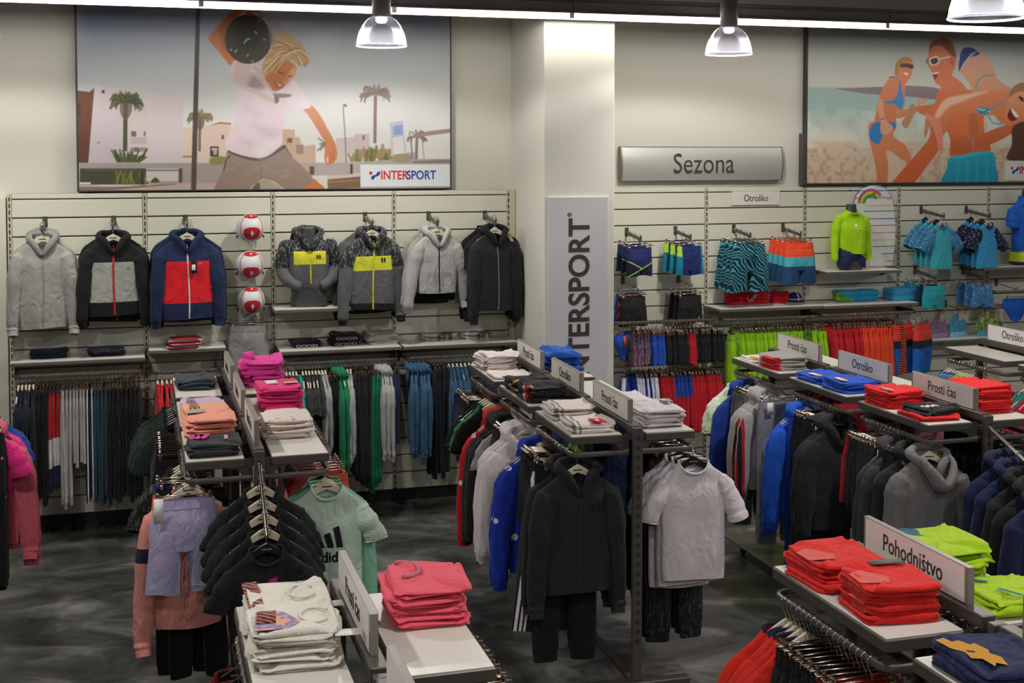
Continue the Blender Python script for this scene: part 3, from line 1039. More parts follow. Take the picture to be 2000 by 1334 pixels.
def put(tpl, name, label, cat, loc, mats, rz=0, group=None, scale=(1, 1, 1), rot=None, only=None):
    """mats: dict slot -> material (0 body, 1 sleeve/waistband, 2 band, 3 cuff/collar, 4 hood, 5 zip, 6 print)"""
    ps = [p for p in tpl.parts if only is None or p[0] in only]
    def mat(sl): return mats.get(sl, mats[0])
    if len(ps) == 1:
        o = link(name, ps[0][1]); set_mats(o, [mat(ps[0][2])])
    else:
        o = bpy.data.objects.new(name, None); o.empty_display_size = .03; COL.objects.link(o)
        for nm, me, sl in ps:
            c = link(nm, me, o); set_mats(c, [mat(sl)])
    o.location = loc; o.rotation_euler = rot if rot is not None else (0, 0, rz); o.scale = scale
    return tag(o, label, cat, group)


def hook_path(r=.019):
    P = [(r * math.cos(a), 0, r * math.sin(a)) for a in np.linspace(-.5, PI + .35, 11)]
    return P + [(-r * .55, 0, -.028), (-.002, 0, -.04), (0, 0, -.06)]


def hanger_body(n=15, w=.165):
    R = []
    for x in np.linspace(-w, w, n):
        q = abs(x) / w
        zc = -.078 - .098 * q ** 1.15; hh = .022 - .011 * q; t = .0065 - .002 * q
        R.append([(x, -t, zc - hh), (x, t, zc - hh), (x, t, zc + hh * .8), (x, 0, zc + hh), (x, -t, zc + hh * .8)])
    return MB().loft(R, cap=True)


_hk = MB().tube(hook_path(), .0022, 6)
hk_me = _hk.mesh('hook', M['chrome'], True)
hb_me = hanger_body().mesh('arms', M['cream'], 'auto')
hl_me = MB().box(-.025, .025, -.0078, -.006, -.09, -.084).mesh('logo', M['ink'])
fh = hanger_body(9).mat(1); fh.tube(hook_path()[::2], .0024, 5)
far_cream = fh.mesh('hanger', [M['cream'], M['chrome']]); far_black = fh.mesh('hanger', [M['blackpl'], M['chrome']])
cb_me = MB().tube([(-.135, 0, -.075), (.135, 0, -.075)], .0032, 6).mesh('bar', M['brass'], True)
_cl = MB().box(-.009, .009, -.011, .011, -.108, -.082, .003)
_cl.lathe([(0, .012), (.008, .008), (.0105, 0), (.008, -.008), (0, -.012)], 8, (0, 0, -.066))
cl_me = _cl.mesh('clip', M['brass'], 'auto')
fc = MB().tube([(-.13, 0, -.075), (.13, 0, -.075)], .0035, 5)
for sx in (-.105, .105):
    fc.box(sx - .009, sx + .009, -.011, .011, -.108, -.08)
    fc.lathe([(0, .012), (.009, .006), (.009, -.006), (0, -.012)], 7, (sx, 0, -.066))
fc.tube(hook_path()[::2], .0024, 5)
far_clip = fc.mesh('hanger', M['brass'], 'auto')


def hanger(kind, loc, rz, label, group=None, near=False, cx=.11, rot=None, hs=1.0):
    """kind: 'cream', 'black' or 'clip'"""
    if near:
        t = thing('clothes_hanger' if kind != 'clip' else 'clip_hanger', label, 'hanger', loc, rz, group, rot)
        link('hook', hk_me, t)
        if kind == 'clip':
            link('bar', cb_me, t)
            for sx in (-cx, cx): link('clip', cl_me, t).location = (sx, 0, 0)
        else:
            o = link('arms', hb_me, t)
            o.scale = (hs, 1, .75 + .25 * hs)
            if kind == 'black': set_mats(o, [M['blackpl']])
            o2 = link('logo', hl_me, t)
            if kind == 'black': set_mats(o2, [M['signgrey']])
        return t
    o = link('clothes_hanger' if kind != 'clip' else 'clip_hanger', {'cream': far_cream, 'black': far_black, 'clip': far_clip}[kind])
    o.location = loc; o.rotation_euler = rot if rot is not None else (0, 0, rz)
    return tag(o, label, 'hanger', group)


def hang_row(p0, p1, runs, rz, seed=0, jit=.06, near=False, flip=True):
    """runs: list of dicts n, tpl (or list), mats (or list), name, label, cat, hk, th (thickness scale), sc"""
    rnd = random.Random(seed)
    p0, p1 = Vector(p0), Vector(p1)
    tot = sum(r['n'] * r.get('gap', 1) for r in runs)
    acc = 0
    for r in runs:
        for i in range(r['n']):
            g = r.get('gap', 1)
            f = (acc + g / 2) / tot; acc += g
            p = p0.lerp(p1, f)
            tp = r['tpl'] if not isinstance(r['tpl'], list) else r['tpl'][i % len(r['tpl'])]
            ms = r['mats'] if not isinstance(r['mats'], list) else r['mats'][i % len(r['mats'])]
            a = rz + rnd.uniform(-jit, jit) + r.get('turn', 0)
            sc = r.get('sc', 1) * rnd.uniform(.97, 1.03)
            sz = sc * rnd.uniform(.97, 1.03)
            lb = r['label'] if not isinstance(r['label'], list) else r['label'][i % len(r['label'])]
            full = lb
            if 1 < r['n'] <= 6:
                side = 'left' if abs(p1.x - p0.x) > abs(p1.y - p0.y) else 'the back'
                pre = ('leftmost' if side == 'left' else 'rearmost') if i == 0 else ('rightmost' if side == 'left' else 'foremost') if i == r['n'] - 1 else '%s from %s,' % (('second', 'third', 'fourth', 'fifth')[i - 1], side)
                if len((pre + ' ' + lb).split()) <= 16: full = pre + ' ' + lb
            put(tp, r['name'], full, r['cat'], p, ms, a, r.get('group', lb if r['n'] > 1 else None), (sc, r.get('th', .5), sz), only=r.get('only'))
            hanger(r['hk'], p, a, r['hlabel'], r.get('hgroup', r['hlabel']), near=r.get('near', near))

# ================================================================ left wall: jackets on hook arms
def px_x(u, v, y): return float(at_y(u, v, y)[0])


ARM_Z = 2.439
zipred = fab('#c81e2c'); zipwhite = fab('#d8d8dc'); zipblk = fab('#17171a'); zipyel = fab('#cfd02e')
pock = lambda g, c=.1, z0=-.62, z1=-.47: [(-.155, z0), (-.11, z1), (-.012, z1), (-.012, z0)]


def jacket_set(u, n, make, mats_list, names, labels, f0=.3, L=.34, arm_label='', turn=0, extra=None, hk='cream'):
    x = px_x(u, 428, 0)
    hook_arm(x, 0, ARM_Z, L, arm_label)
    for i in range(n):
        f = f0 + (.93 - f0) * (i / max(1, n - 1)) if n > 1 else .93
        p = arm_pt(x, 0, ARM_Z, L, f)
        p.x += (.012 if i % 2 else -.004) * (n - 1 - i)
        g = make(i)
        ex = extra(g, i) if extra else ()
        put(Tpl(g, ex), names[i], labels[i], 'jacket', p, mats_list[i], turn * (1 + .3 * i), None, (1, .55 if i < n - 1 else 1, 1))
        hanger(hk, p, turn, 'hanger of the ' + labels[i], near=True)


gy = fab('#8e8f8a', mel=.2); gy2 = fab('#a3a39c', mel=.22); bk = fab('#1b1c1e'); nv = fab('#1e2b4b'); rd = fab('#d4202b'); navy2 = fab('#16233f')

# 1 grey zip hoodies
jacket_set(88, 2, lambda i: Top(w=.183, L=.70 - .03 * i, hood=True, d=.05, seed=3 + i, n=60, nv=44, sl=.60, so=.035, zipw=.004, hem=.9),
           [{0: gy2, 4: gy, 5: gy}, {0: gy2, 3: gy2, 4: gy, 5: gy}], ['zip_jacket'] * 2,
           ['grey zip jacket half hidden behind the leftmost grey hoodie', 'light grey hooded sweat jacket, leftmost on the wall'], .55, arm_label='hook arm of the leftmost grey hoodies',
           extra=lambda g, i: [g.patch([(s * .05, -.62), (s * .13, -.62), (s * .115, -.5), (s * .06, -.47)], 'pocket', .003) for s in (-1, 1)])

# 2 black / grey with red zip
z2 = zoned('jacket_black_grey', '#191b1c', [('#a3a49c', [('z', -.575, -.27)])], mel=.18)
z2b = zoned('jacket_black_grey_b', '#191b1c', [('#a3a49c', [('z', -.715, -.3)])], mel=.18)
jacket_set(222, 3, lambda i: Top(w=.195, L=(.69 if i < 1 else .66) - .07 * (i == 2), d=.05, seed=11 + i, n=60, nv=44, sl=.60 - .03 * i, so=.04, zipw=.0065, neck=.085, hood=(i == 2)),
           [{0: bk, 5: zipred}, {0: z2b, 1: bk, 2: bk, 3: bk, 4: bk, 5: zipred}, {0: z2, 1: bk, 2: bk, 3: bk, 4: bk, 5: zipred, 6: bk}], ['zip_jacket'] * 3,
           ['black zip jacket rearmost behind the black and grey ones', 'black and grey zip jacket showing only its lower grey hem', 'black and grey zip jacket with bright red zip, foremost'], .33, arm_label='hook arm of the black and grey zip jackets', turn=.05,
           extra=lambda g, i: [g.patch([(.09, -.235), (.105, -.232), (.12, -.222), (.105, -.238)], 'logo')] if i == 2 else ())

# 3 navy / red with white zip
z3 = zoned('jacket_navy_red', '#1f2b4c', [('#d81f2a', [('z', -.60, -.275), ('|x', -1, .2)])])
z3s = zoned('sleeve_navy_print', '#1f2b4c', [('#d0d3dc', [('x', -.3, -.225), ('y', -1, -.005), ('z', -.53, -.42)])])
jacket_set(362, 4, lambda i: Top(w=.205, L=.66 + .012 * (3 - i) - .02 * (i == 3), d=.05, seed=21 + i, n=60, nv=44, sl=.62 - .015 * i, so=.035, zipw=.0055, neck=.088, hood=(i == 3)),
           [{0: nv, 5: zipwhite}] * 3 + [{0: z3, 1: nv, 2: nv, 3: nv, 4: nv, 5: zipwhite, 6: fab('#e4e6ea')}], ['zip_jacket'] * 4,
           ['navy zip jacket rearmost behind the navy and red one', 'navy zip jacket second from the back behind the red front', 'navy zip jacket directly behind the navy and red one', 'navy and red zip jacket with white zip and price tag'], .3, arm_label='hook arm of the navy and red zip jackets', turn=.06,
           extra=lambda g, i: [g.patch([(.075, -.215), (.09, -.21), (.105, -.198), (.092, -.214)], 'logo'),
                               ('price_tag', MB().box(.018, .06, -.075, -.072, -.375, -.27), 7)] if i == 3 else ())
for o in bpy.data.objects:
    if o.name.startswith('price_tag') and o.material_slots: set_mats(o, [zoned('price_tag_black', '#141414', [('#e4e4e4', [('z', -.345, -.30), ('x', .022, .05)]), ('#2c9a63', [('z', -.4, -.365)])])])

# 4 yellow band hoodies
pt = ('pat', '#26282a', '#7d7f80', 'streak', 26, .56)
z5 = zoned('hoodie_yellow_band', '#5e5f60', [(pt, [('z', -.282, 1)]), ('#d6d83a', [('z', -.385, -.27), ('|x', -1, .175)])])
z5s = zoned('hoodie_pattern_sleeve', '#5e5f60', [(pt, [('z', -.36, 1)])])
z5h = pfab('hoodie_pattern', *pt[1:])
jacket_set(713, 3, lambda i: Top(w=.197, L=.69 - .035 * i, d=.05, seed=31 + i, n=60, nv=44, sl=.60, so=.05, zipw=.006, hood=(i == 2), neck=.082),
           [{0: fab('#5e5f60'), 2: bk, 3: bk, 5: zipyel}] * 2 + [{0: z5, 1: z5s, 2: bk, 3: bk, 4: z5h, 5: zipyel, 6: fab('#22242a')}], ['hooded_jacket'] * 3,
           ['dark grey hooded jacket rearmost behind the hanging yellow band jacket', 'dark grey hooded jacket whose black hem shows below the yellow band jacket', 'patterned grey hooded jacket with yellow chest band on a hanger'], .35, arm_label='hook arm of the yellow band jackets', turn=.1,
           extra=lambda g, i: [g.patch([(.06 + k * .022, -.2), (.075 + k * .022, -.2), (.078 + k * .022, -.235), (.064 + k * .022, -.235)], 'number') for k in (0, 1)] if i == 2 else ())

# 5 light grey hooded jackets
z6s = zoned('sleeve_grey_zip', '#a9aaa6', [('#1d1e20', [('x', .225, .245), ('z', -.4, -.16)])], mel=.2)
jacket_set(837, 4, lambda i: Top(w=.188, L=.63 - .035 * i - (.03 if i == 3 else 0), d=.05, seed=41 + i, n=60, nv=44, sl=.52, so=.075, zipw=.0055, hood=(i > 1), neck=.08, hem=.86),
           [{0: gy2, 2: bk, 5: zipblk}] * 3 + [{0: fab('#b0b1ac', mel=.2), 1: z6s, 5: zipblk, 6: fab('#9b9c97')}], ['hooded_jacket'] * 4,
           ['light grey hooded jacket rearmost of the pale four', 'light grey hooded jacket with long hem, second of the pale four', 'light grey hooded jacket directly behind the foremost pale one', 'foremost light grey hooded jacket with black zip'], .3, arm_label='hook arm of the pale grey hooded jackets', turn=.12,
           extra=lambda g, i: [g.patch([(-.012, -.33), (-.1, -.33), (-.13, -.5), (-.012, -.5)], 'pocket', .003), g.patch([(.012, -.33), (.1, -.33), (.13, -.5), (.012, -.5)], 'pocket', .003)] if i == 3 else ())

# 6 black jackets beside the pillar
jacket_set(947, 5, lambda i: Top(w=.188, L=.66 + .01 * (i % 2), d=.05, seed=51 + i, n=60, nv=44, sl=.64, so=.02, zipw=.004, neck=.082, hood=(i == 4), hem=.93),
           [{0: bk}, {0: bk}, {0: fab('#222427')}, {0: bk}, {0: fab('#232427'), 4: bk, 5: fab('#8b8b8d')}], ['zip_jacket'] * 5,
           ['black zip jacket rearmost beside the pillar', 'black zip jacket second from the wall beside the pillar', 'charcoal zip jacket in the middle of the pillar side hook', 'black zip jacket directly behind the foremost charcoal one', 'foremost charcoal hooded jacket with long sleeves beside the pillar'], .33, arm_label='hook arm of the black jackets beside the pillar', turn=.12)

# ---------------------------------------------------------------- footballs on ring holders
bw = plain('ball_white', '#cfd0cf', .45, var=.08, scale=60, bump=.3, bscale=120); br = plain('ball_red', '#b4202f', .4, var=.1, scale=40)


def cap_patch(r, c, a, b, n=20, k=5, tri=.25):
    """rounded patch on a sphere around direction c (unit), half-angles a (sideways) and b (up)"""
    c = Vector(c).normalized(); up = Vector((0, 0, 1)); sx = c.cross(up)
    sx = sx.normalized() if sx.length > .1 else Vector((1, 0, 0)); sz = sx.cross(c)
    R = []
    for f in np.linspace(0, 1, k):
        R.append([])
        for j in range(n):
            t = 2 * PI * j / n; q = 1 - tri * math.cos(3 * (t - PI / 2)) * .35
            p = (c + sx * (math.tan(a) * f * q * math.cos(t)) + sz * (math.tan(b) * f * q * math.sin(t))).normalized() * (r + .0015)
            R[-1].append(tuple(p))
    return MB().loft(R)


def bird(r, c, s=.03):
    c = Vector(c).normalized(); sx = c.cross(Vector((0, 0, 1))).normalized() * -1; sz = Vector((0, 0, 1)) - c * c.z; sz.normalize(); sx = sz.cross(c) * -1
    pts = [(-.1, -.9), (.25, -.55), (.35, .1), (.7, .55), (.3, .5), (.25, .95), (-.05, 1.05), (-.35, .85), (-.15, .7), (-.2, .35), (-.75, .6), (-.5, .1), (-.25, -.2)]
    return MB().add([tuple((c * r + sx * x * s + sz * z * s).normalized() * (r + .003)) for x, z in pts], [tuple(range(len(pts)))])


for i, (u, v, tilt, lb) in enumerate(((489, 445, .0, 'top football with one large red panel'), (488, 517, .25, 'middle football with red panels above and below'), (490, 587, -.02, 'bottom football above the grey shorts'))):
    p = at_y(u, v, -.15)
    t = thing('football', 'white and red ' + lb, 'ball', p, .05)
    r = .112
    prof = [(r * math.cos(a), r * math.sin(a)) for a in np.linspace(-PI / 2, PI / 2, 17)]
    MB().lathe(prof, 32).build('shell', bw, t, True)
    front = (0, -1, -.45 - tilt)
    cap_patch(r, front, .62, .56).build('panel', br, t, True)
    cap_patch(r, (0, -.5, .95 - tilt * .6), .5, .3).build('panel', br, t, True)
    bird(r, (0, -1, -.42 - tilt), .026).build('crest', M['white'], t)
    bird(r, (0, -.6, .95 - tilt * .6), .014).build('crest', M['white'], t)
    for sx in (-1, 1):
        MB().tube([((r + .001) * math.sin(sx * .86) * math.cos(a), -(r + .001) * math.cos(sx * .86) * math.cos(a), (r + .001) * math.sin(a)) for a in np.linspace(-.9, 1.0, 14)], .0022, 5).build('seam', br, t)
    h = thing('ball_holder', 'black wall cup carrying the ' + lb, 'holder', (p[0], 0, p[2]))
    MB().box(-.03, .03, -.03, 0, -.06, .02, .004).build('plate', M['darkmetal'], h)
    for sx in (-1, 1):
        MB().tube([(sx * .02, -.02, -.03), (sx * .09, -.06, -.062), (sx * .108, -.12, -.07), (sx * .1, -.175, -.075)], .006, 6).build('prong', M['plinth'], h, True)

# grey shorts under the balls
sx_ = px_x(480, 640, 0)
hook_arm(sx_, 0, 1.71, .22, 'thin hook arm of the grey shorts under the footballs', thin=True)
for i, f in enumerate((.45, .92)):
    p = arm_pt(sx_, 0, 1.71, .22, f, thin=True)
    put(Tpl(Bottom(w=.145, L=.46, rise=.2, leg=.1, hip=1.12, d=.045, seed=5 + i, n=44)), 'sweat_shorts', ['grey sweat shorts behind the other pair under the footballs', 'foremost grey sweat shorts hanging under the footballs'][i], 'shorts', p, {0: fab('#8f8f8b', mel=.2), 1: fab('#85857f')}, .03)
    hanger('clip', p, .03, ['clip hanger of the rear grey shorts under the footballs', 'clip hanger of the foremost grey shorts under the footballs'][i], near=True, cx=.125)

# ---------------------------------------------------------------- jacket torso on the short shelf


def torso_form(name, label, loc, w=.15, L=.56, d=.085, neck=.05, rz=0, cap=True):
    t = thing(name, label, 'mannequin', loc, rz)
    z = [0, .02, .1, .2, .32, .42, .47, .5, .515, .56, .575]
    hw = [w * .9, w * .95, w * 1.0, w * .82, w * .95, w * 1.08, w * .95, w * .55, neck * 1.15, neck, neck * .98]
    dp = [d * .9, d * .95, d, d * .8, d * .98, d * .85, d * .72, d * .6, neck, neck * .95, neck * .93]
    cx, sx = ring_shape(28, .9)
    k = L / .575
    MB().loft([np.stack([cx * a, sx * b, np.full(28, c * k)], 1) for a, b, c in zip(hw, dp, z)], cap=True).build('torso', M['torso'], t, 'auto')
    MB().lathe([(0, L + .006), (neck * .9, L + .006), (neck * .95, L), (neck * .95, L - .004), (0, L - .004)], 24).build('neck_cap', plain('neck_cap', '#55595b', .35), t, 'auto')
    return t


mx_ = px_x(603, 600, -.18)
torso_form('torso_mannequin', 'dark grey headless child torso wearing the open yellow band jacket', (mx_, -.18, 1.706), L=.63, w=.135, neck=.052)
slv = [(.135, 0, -.075, .03), (.17, 0, -.1, .06), (.2, .0, -.17, .062), (.215, -.005, -.27, .057), (.185, -.05, -.36, .05), (.125, -.085, -.405, .042), (.085, -.095, -.42, .036)]
g = Top(w=.172, L=.47, d=.1, seed=61, n=60, nv=44, sleeves=slv, zipw=.006, hood=True, neck=.085, hem=.8, drop=.1)
zz5 = zoned('torso_jacket', '#5e5f60', [(pt, [('z', -.255, 1)]), ('#d6d83a', [('z', -.33, -.225), ('|x', -1, .13), ('y', -1, .0)])])
put(Tpl(g, [('inner_shirt', MB().add([(-.05, float(g.front(-.05, -.12)) - .004, NZ - .06), (.045, float(g.front(.045, -.12)) - .004, NZ - .06), (.004, float(g.front(0, -.24)) - .004, NZ - .245)], [(0, 1, 2)]), 7)] +
        [g.patch([(.05 + k * .02, -.17), (.062 + k * .02, -.17), (.066 + k * .02, -.2), (.054 + k * .02, -.2)], 'number', .006) for k in (0, 1)]),
    'hooded_jacket', 'patterned grey hooded jacket with yellow chest worn open by the torso', 'jacket', (mx_, -.18, 1.706 + .63 - .04 - NZ), {0: zz5, 1: z5s, 2: fab('#4d4e50'), 4: z5h, 5: zipyel, 6: fab('#22242a'), 7: fab('#4b4c4e')}, .04)
g = Bottom(w=.13, L=.22, rise=.14, leg=.068, hip=1.02, d=.095, seed=9, n=40)
put(Tpl(g), 'sweat_shorts', 'dark sweat shorts worn by the yellow band torso', 'shorts', (mx_, -.18, 1.935 - WZ), {0: fab('#3f4143'), 1: bk}, .02)

# ---------------------------------------------------------------- folded piles on the left wall shelves
def pile(loc, rz, n, spec, name, labels, cat, mats, seed=0, jit=.05, group=None, extra=None, dz=.001):
    """a stack of folded things, one object each"""
    z = loc[2]; rnd = random.Random(seed)
    for i in range(n):
        g = Folded(seed=seed + i, **spec)
        put(Tpl(g, extra(g, i) if extra else ()), name, labels if isinstance(labels, str) else labels[i], cat, (loc[0] + rnd.uniform(-.006, .006), loc[1] + rnd.uniform(-.006, .006), z + .0005), mats[i] if isinstance(mats, list) else mats, rz + rnd.uniform(-jit, jit), group if group else (labels if isinstance(labels, str) and n > 1 else None))
        z += g.h + dz
    return z


def on_shelf(u, v, z): return at_z(u, v, z)


p = at_z(96, 697, 1.375)
pile((p[0], p[1], 1.375), .02, 2, dict(w=.27, dp=.2, h=.028, layers=3), 'folded_shirt', ['lower folded dark navy shirt on the far left wall shelf', 'upper folded dark navy shirt on the far left wall shelf'], 'shirt', {0: fab('#1b2f42')}, 3)
p = at_z(208, 693, 1.375)
nvp = pfab('navy_print', '#151b2c', '#8fa6c8', 'streak', 30, .6)
pile((p[0], p[1], 1.375), -.02, 2, dict(w=.27, dp=.2, h=.026, layers=3), 'folded_shirt', ['lower folded black shirt with white lettering on the left shelf', 'upper folded navy shirt with blue print on the left shelf'], 'shirt', [{0: bk}, {0: nvp}], 6)
p = at_z(358, 678, 1.425)
strp = pfab('red_white_stripe', '#9b1826', '#d7c9c4', 'stripe', 11, .8)
pile((p[0], p[1], 1.425), .08, 3, dict(w=.25, dp=.2, h=.024, layers=2), 'folded_shirt', ['bottom folded red shirt with white stripes on the short shelf', 'middle folded red shirt with white stripes on the short shelf', 'top folded red shirt with white stripes on the short shelf'], 'shirt', {0: strp}, 9)


def letters_patch(g, rows=2, txt='GOOD', size=.05):
    out = []
    for r in range(rows):
        me = text_mesh(txt, size, .012, 1.15, .0005)
        m = MB(); me.calc_loop_triangles()
        # on the front edge of the fold
        V = [(v.co.x, -g.dp / 2 - .004 - .002 * r, v.co.z * .62 + g.h * (.3 + .5 * r)) for v in me.vertices]
        m.add(V, [tuple(q.vertices) for q in me.polygons]); bpy.data.meshes.remove(me)
        out.append(('lettering', m, 6))
    return out


for u, v, n, lb in ((596, 676, 1, 'left'), (672, 672, 2, 'right')):
    p = at_z(u, v, 1.372)
    pile((p[0], p[1], 1.372), .03, n, dict(w=.245, dp=.2, h=.045, layers=3), 'folded_shirt', [lb + ' folded black shirt with white block lettering on the wall shelf'] if n == 1 else ['lower of two black block letter shirts right on the shelf', 'upper of two black block letter shirts right on the shelf'], 'shirt', {0: bk, 6: M['white']}, 12 + n, extra=lambda g, i: letters_patch(g, 1))
p = at_z(742, 669, 1.372)
pile((p[0], p[1], 1.372), .02, 4, dict(w=.25, dp=.2, h=.023, layers=2), 'folded_sweatshirt', ['%s folded light grey sweatshirt of the wall shelf pile' % k for k in ('bottom', 'second', 'third', 'top')], 'sweatshirt', {0: fab('#b2b1ab', mel=.2)}, 15)
cam_ = pfab('grey_camouflage', '#c2c4bd', '#5d6260', 'noise', 22, .52)
for u, v, n, lb in ((851, 662, 2, 'left'), (928, 659, 2, 'right')):
    p = at_z(u, v, 1.37)
    pile((p[0], p[1], 1.37), .02, n, dict(w=.26, dp=.19, h=.025, layers=2), 'folded_shirt', ['%s folded grey camouflage shirt of the %s pair beside the pillar' % (k, lb) for k in ('lower', 'upper')], 'shirt', {0: cam_}, 18)

# ---------------------------------------------------------------- clothes on the left wall rails
def T(**k): return Tpl(Top(**k))
def B(**k): return Tpl(Bottom(**k))


swt = [T(w=.185, L=.55, seed=70 + i, n=22, nv=16, sl=.5, so=.02, d=.05, band=True) for i in range(3)]
hod = [T(w=.19, L=.58, seed=75 + i, n=22, nv=16, sl=.54, so=.02, d=.05, hood=True) for i in range(3)]
tee = [T(w=.18, L=.52, sleeve='short', seed=80 + i, n=22, nv=16, d=.045, band=False) for i in range(3)]
lng = [B(w=.14, L=.80, seed=85 + i, n=20, d=.05, leg=.06, cuff=True) for i in range(3)]
sht = [B(w=.135, L=.38, rise=.2, seed=90 + i, n=20, d=.05, leg=.08, hip=1.15) for i in range(3)]
mid = [B(w=.14, L=.55, rise=.2, seed=95 + i, n=20, d=.05, leg=.075, hip=1.1) for i in range(3)]
brf = [Tpl(Brief(seed=i)) for i in range(2)]
dn = fab('#131c2c'); tq = fab('#27424f'); blk = fab('#141416')
blkp = pfab('black_sparkle', '#121214', '#58585c', 'streak', 34, .64)
RWH = 'chrome clip hanger on the far left trouser rail'


def R_(n, tpl, mats, name, label, cat, hk='clip', hl='', **k):
    return dict(n=n, tpl=tpl, mats=mats, name=name, label=label, cat=cat, hk=hk, hlabel=hl, **k)


rwb = zoned('block_red_white_navy', '#1a2444', [('#b51e2b', [('z', -.5, -.12)]), ('#d4d2d2', [('z', -.74, -.5)])])
hang_row((.06, -.33, 1.26), (.95, -.33, 1.26), [
    R_(5, swt, {0: dn}, 'sweatshirt', 'dark navy sweatshirt on a cream hanger at the far left rail', 'sweatshirt', 'cream', 'cream hanger of the dark navy sweatshirts, far left rail', th=.42, sc=1.05),
    R_(4, lng, {0: blk}, 'track_pants', 'black track pants beside the navy sweatshirts at far left', 'trousers', 'clip', RWH, th=.4),
    R_(3, lng, {0: rwb}, 'track_pants', 'red, white and navy colour block track pants', 'trousers', 'clip', RWH, th=.4, sc=.92),
    R_(4, lng, {0: fab('#b3b0aa', mel=.2)}, 'sweatpants', 'light grey sweatpants on the far left rail', 'trousers', 'clip', RWH, th=.36, gap=.8),
    R_(4, mid, {0: fab('#a8a6a0', mel=.2)}, 'sweat_shorts', 'knee length light grey sweat shorts on the far left rail', 'shorts', 'clip', RWH, th=.4),
    R_(2, lng, {0: zoned('navy_white_stripe', '#1a2540', [('#cfd1d6', [('|x', .1, 1), ('y', -.012, .012)])])}, 'track_pants', 'navy track pants with a white side stripe', 'trousers', 'clip', RWH, th=.4),
    R_(4, lng, {0: tq}, 'track_pants', 'dark teal track pants on the far left rail', 'trousers', 'clip', RWH, th=.42),
    R_(8, lng, [{0: blkp}, {0: pfab('black_sparkle_b', '#0f0f11', '#6a6a6e', 'streak', 40, .68)}], 'leggings', 'black leggings with glittering print at the end of the far left rail', 'leggings', 'clip', RWH, th=.42, gap=1.15),
], PI / 2, 1)
hang_row((1.06, -.33, 1.245), (1.5, -.33, 1.245), [
    R_(5, swt, {0: fab('#c01a28')}, 'sweatshirt', 'red sweatshirt on the short rail behind the pink table', 'sweatshirt', 'cream', 'cream hanger of the red sweatshirts on the short rail', th=.42),
    R_(10, lng, {0: fab('#1c2130')}, 'track_pants', 'dark track pants on the short rail behind the pink table', 'trousers', 'clip', 'clip hanger of the short rail behind the pink table', th=.4, gap=.8),
], PI / 2, 2)
CG = 'cream hanger on the green and grey sweatshirt rail'
CC = 'clip hanger on the green and grey sweatshirt rail'
gr = fab('#17794f'); dg = fab('#36383a'); lg = fab('#a4a4a1', mel=.2)
band_ = zoned('grey_black_band', '#a4a4a1', [('#222325', [('x', .235, .36), ('y', -.018, .018), ('z', -.6, -.2)])], mel=.2)
hang_row((2.05, -.33, 1.262), (2.96, -.33, 1.262), [
    R_(4, tee, {0: fab('#4a4c4f')}, 'shirt', 'dark grey t-shirt at the left end of the green sweatshirt rail', 'shirt', 'cream', CG, th=.5),
    R_(1, tee, {0: fab('#1fae8e')}, 'shirt', 'bright turquoise t-shirt among dark grey ones', 'shirt', 'black', 'black hanger of the bright turquoise t-shirt', th=.5),
    R_(6, tee, {0: dg}, 'shirt', 'charcoal t-shirt beside the turquoise one', 'shirt', 'cream', CG, th=.5),
    R_(2, swt, {0: lg}, 'sweatshirt', 'light grey sweatshirt between charcoal tops', 'sweatshirt', 'cream', CG, th=.5),
    R_(3, lng, {0: fab('#1f2022')}, 'sweatpants', 'black sweatpants beside the green sweatshirts', 'trousers', 'clip', CC, th=.5),
    R_(3, hod, {0: gr}, 'sweatshirt', 'green sweatshirt on the wall rail', 'sweatshirt', 'cream', CG, th=.52, sc=1.06),
    R_(2, swt, {0: lg, 1: band_}, 'sweatshirt', 'light grey sweatshirt with a black printed sleeve band', 'sweatshirt', 'cream', CG, th=.55, sc=1.05, turn=-.12),
    R_(6, lng, {0: fab('#27282a')}, 'sweatpants', 'charcoal sweatpants left of the green pants', 'trousers', 'clip', CC, th=.5, gap=.85),
    R_(4, lng, {0: gr}, 'sweatpants', 'green sweatpants hanging low on the wall rail', 'trousers', 'clip', CC, th=.5, gap=.85, sc=1.08),
    R_(4, hod, {0: lg}, 'sweatshirt', 'light grey hooded sweatshirt right of the green pants', 'sweatshirt', 'cream', CG, th=.5, turn=-.1),
    R_(2, mid, {0: fab('#2b3157')}, 'sweat_shorts', 'indigo sweat shorts at the right end of the green rail', 'shorts', 'clip', CC, th=.5),
], PI / 2, 3)
tb = fab('#2f5674'); tn = fab('#1c2c42')
CT = 'cream hanger on the teal blue sweatshirt rail'
hang_row((3.06, -.33, 1.265), (3.75, -.33, 1.265), [
    R_(5, hod, {0: tb}, 'sweatshirt', 'teal blue hooded sweatshirt on the rail beside the pillar', 'sweatshirt', 'cream', CT, th=.55, sc=1.05, turn=-.15),
    R_(4, lng, {0: fab('#20252c')}, 'sweatpants', 'black sweatpants among the teal blue sweatshirts', 'trousers', 'clip', 'clip hanger on the teal blue sweatshirt rail', th=.5),
    R_(5, swt, {0: tb}, 'sweatshirt', 'teal blue crew sweatshirt right of the black pants', 'sweatshirt', 'cream', CT, th=.5, turn=-.1),
    R_(6, swt, {0: tn}, 'sweatshirt', 'dark navy sweatshirt at the pillar end of the teal rail', 'sweatshirt', 'cream', CT, th=.5),
], PI / 2, 4)

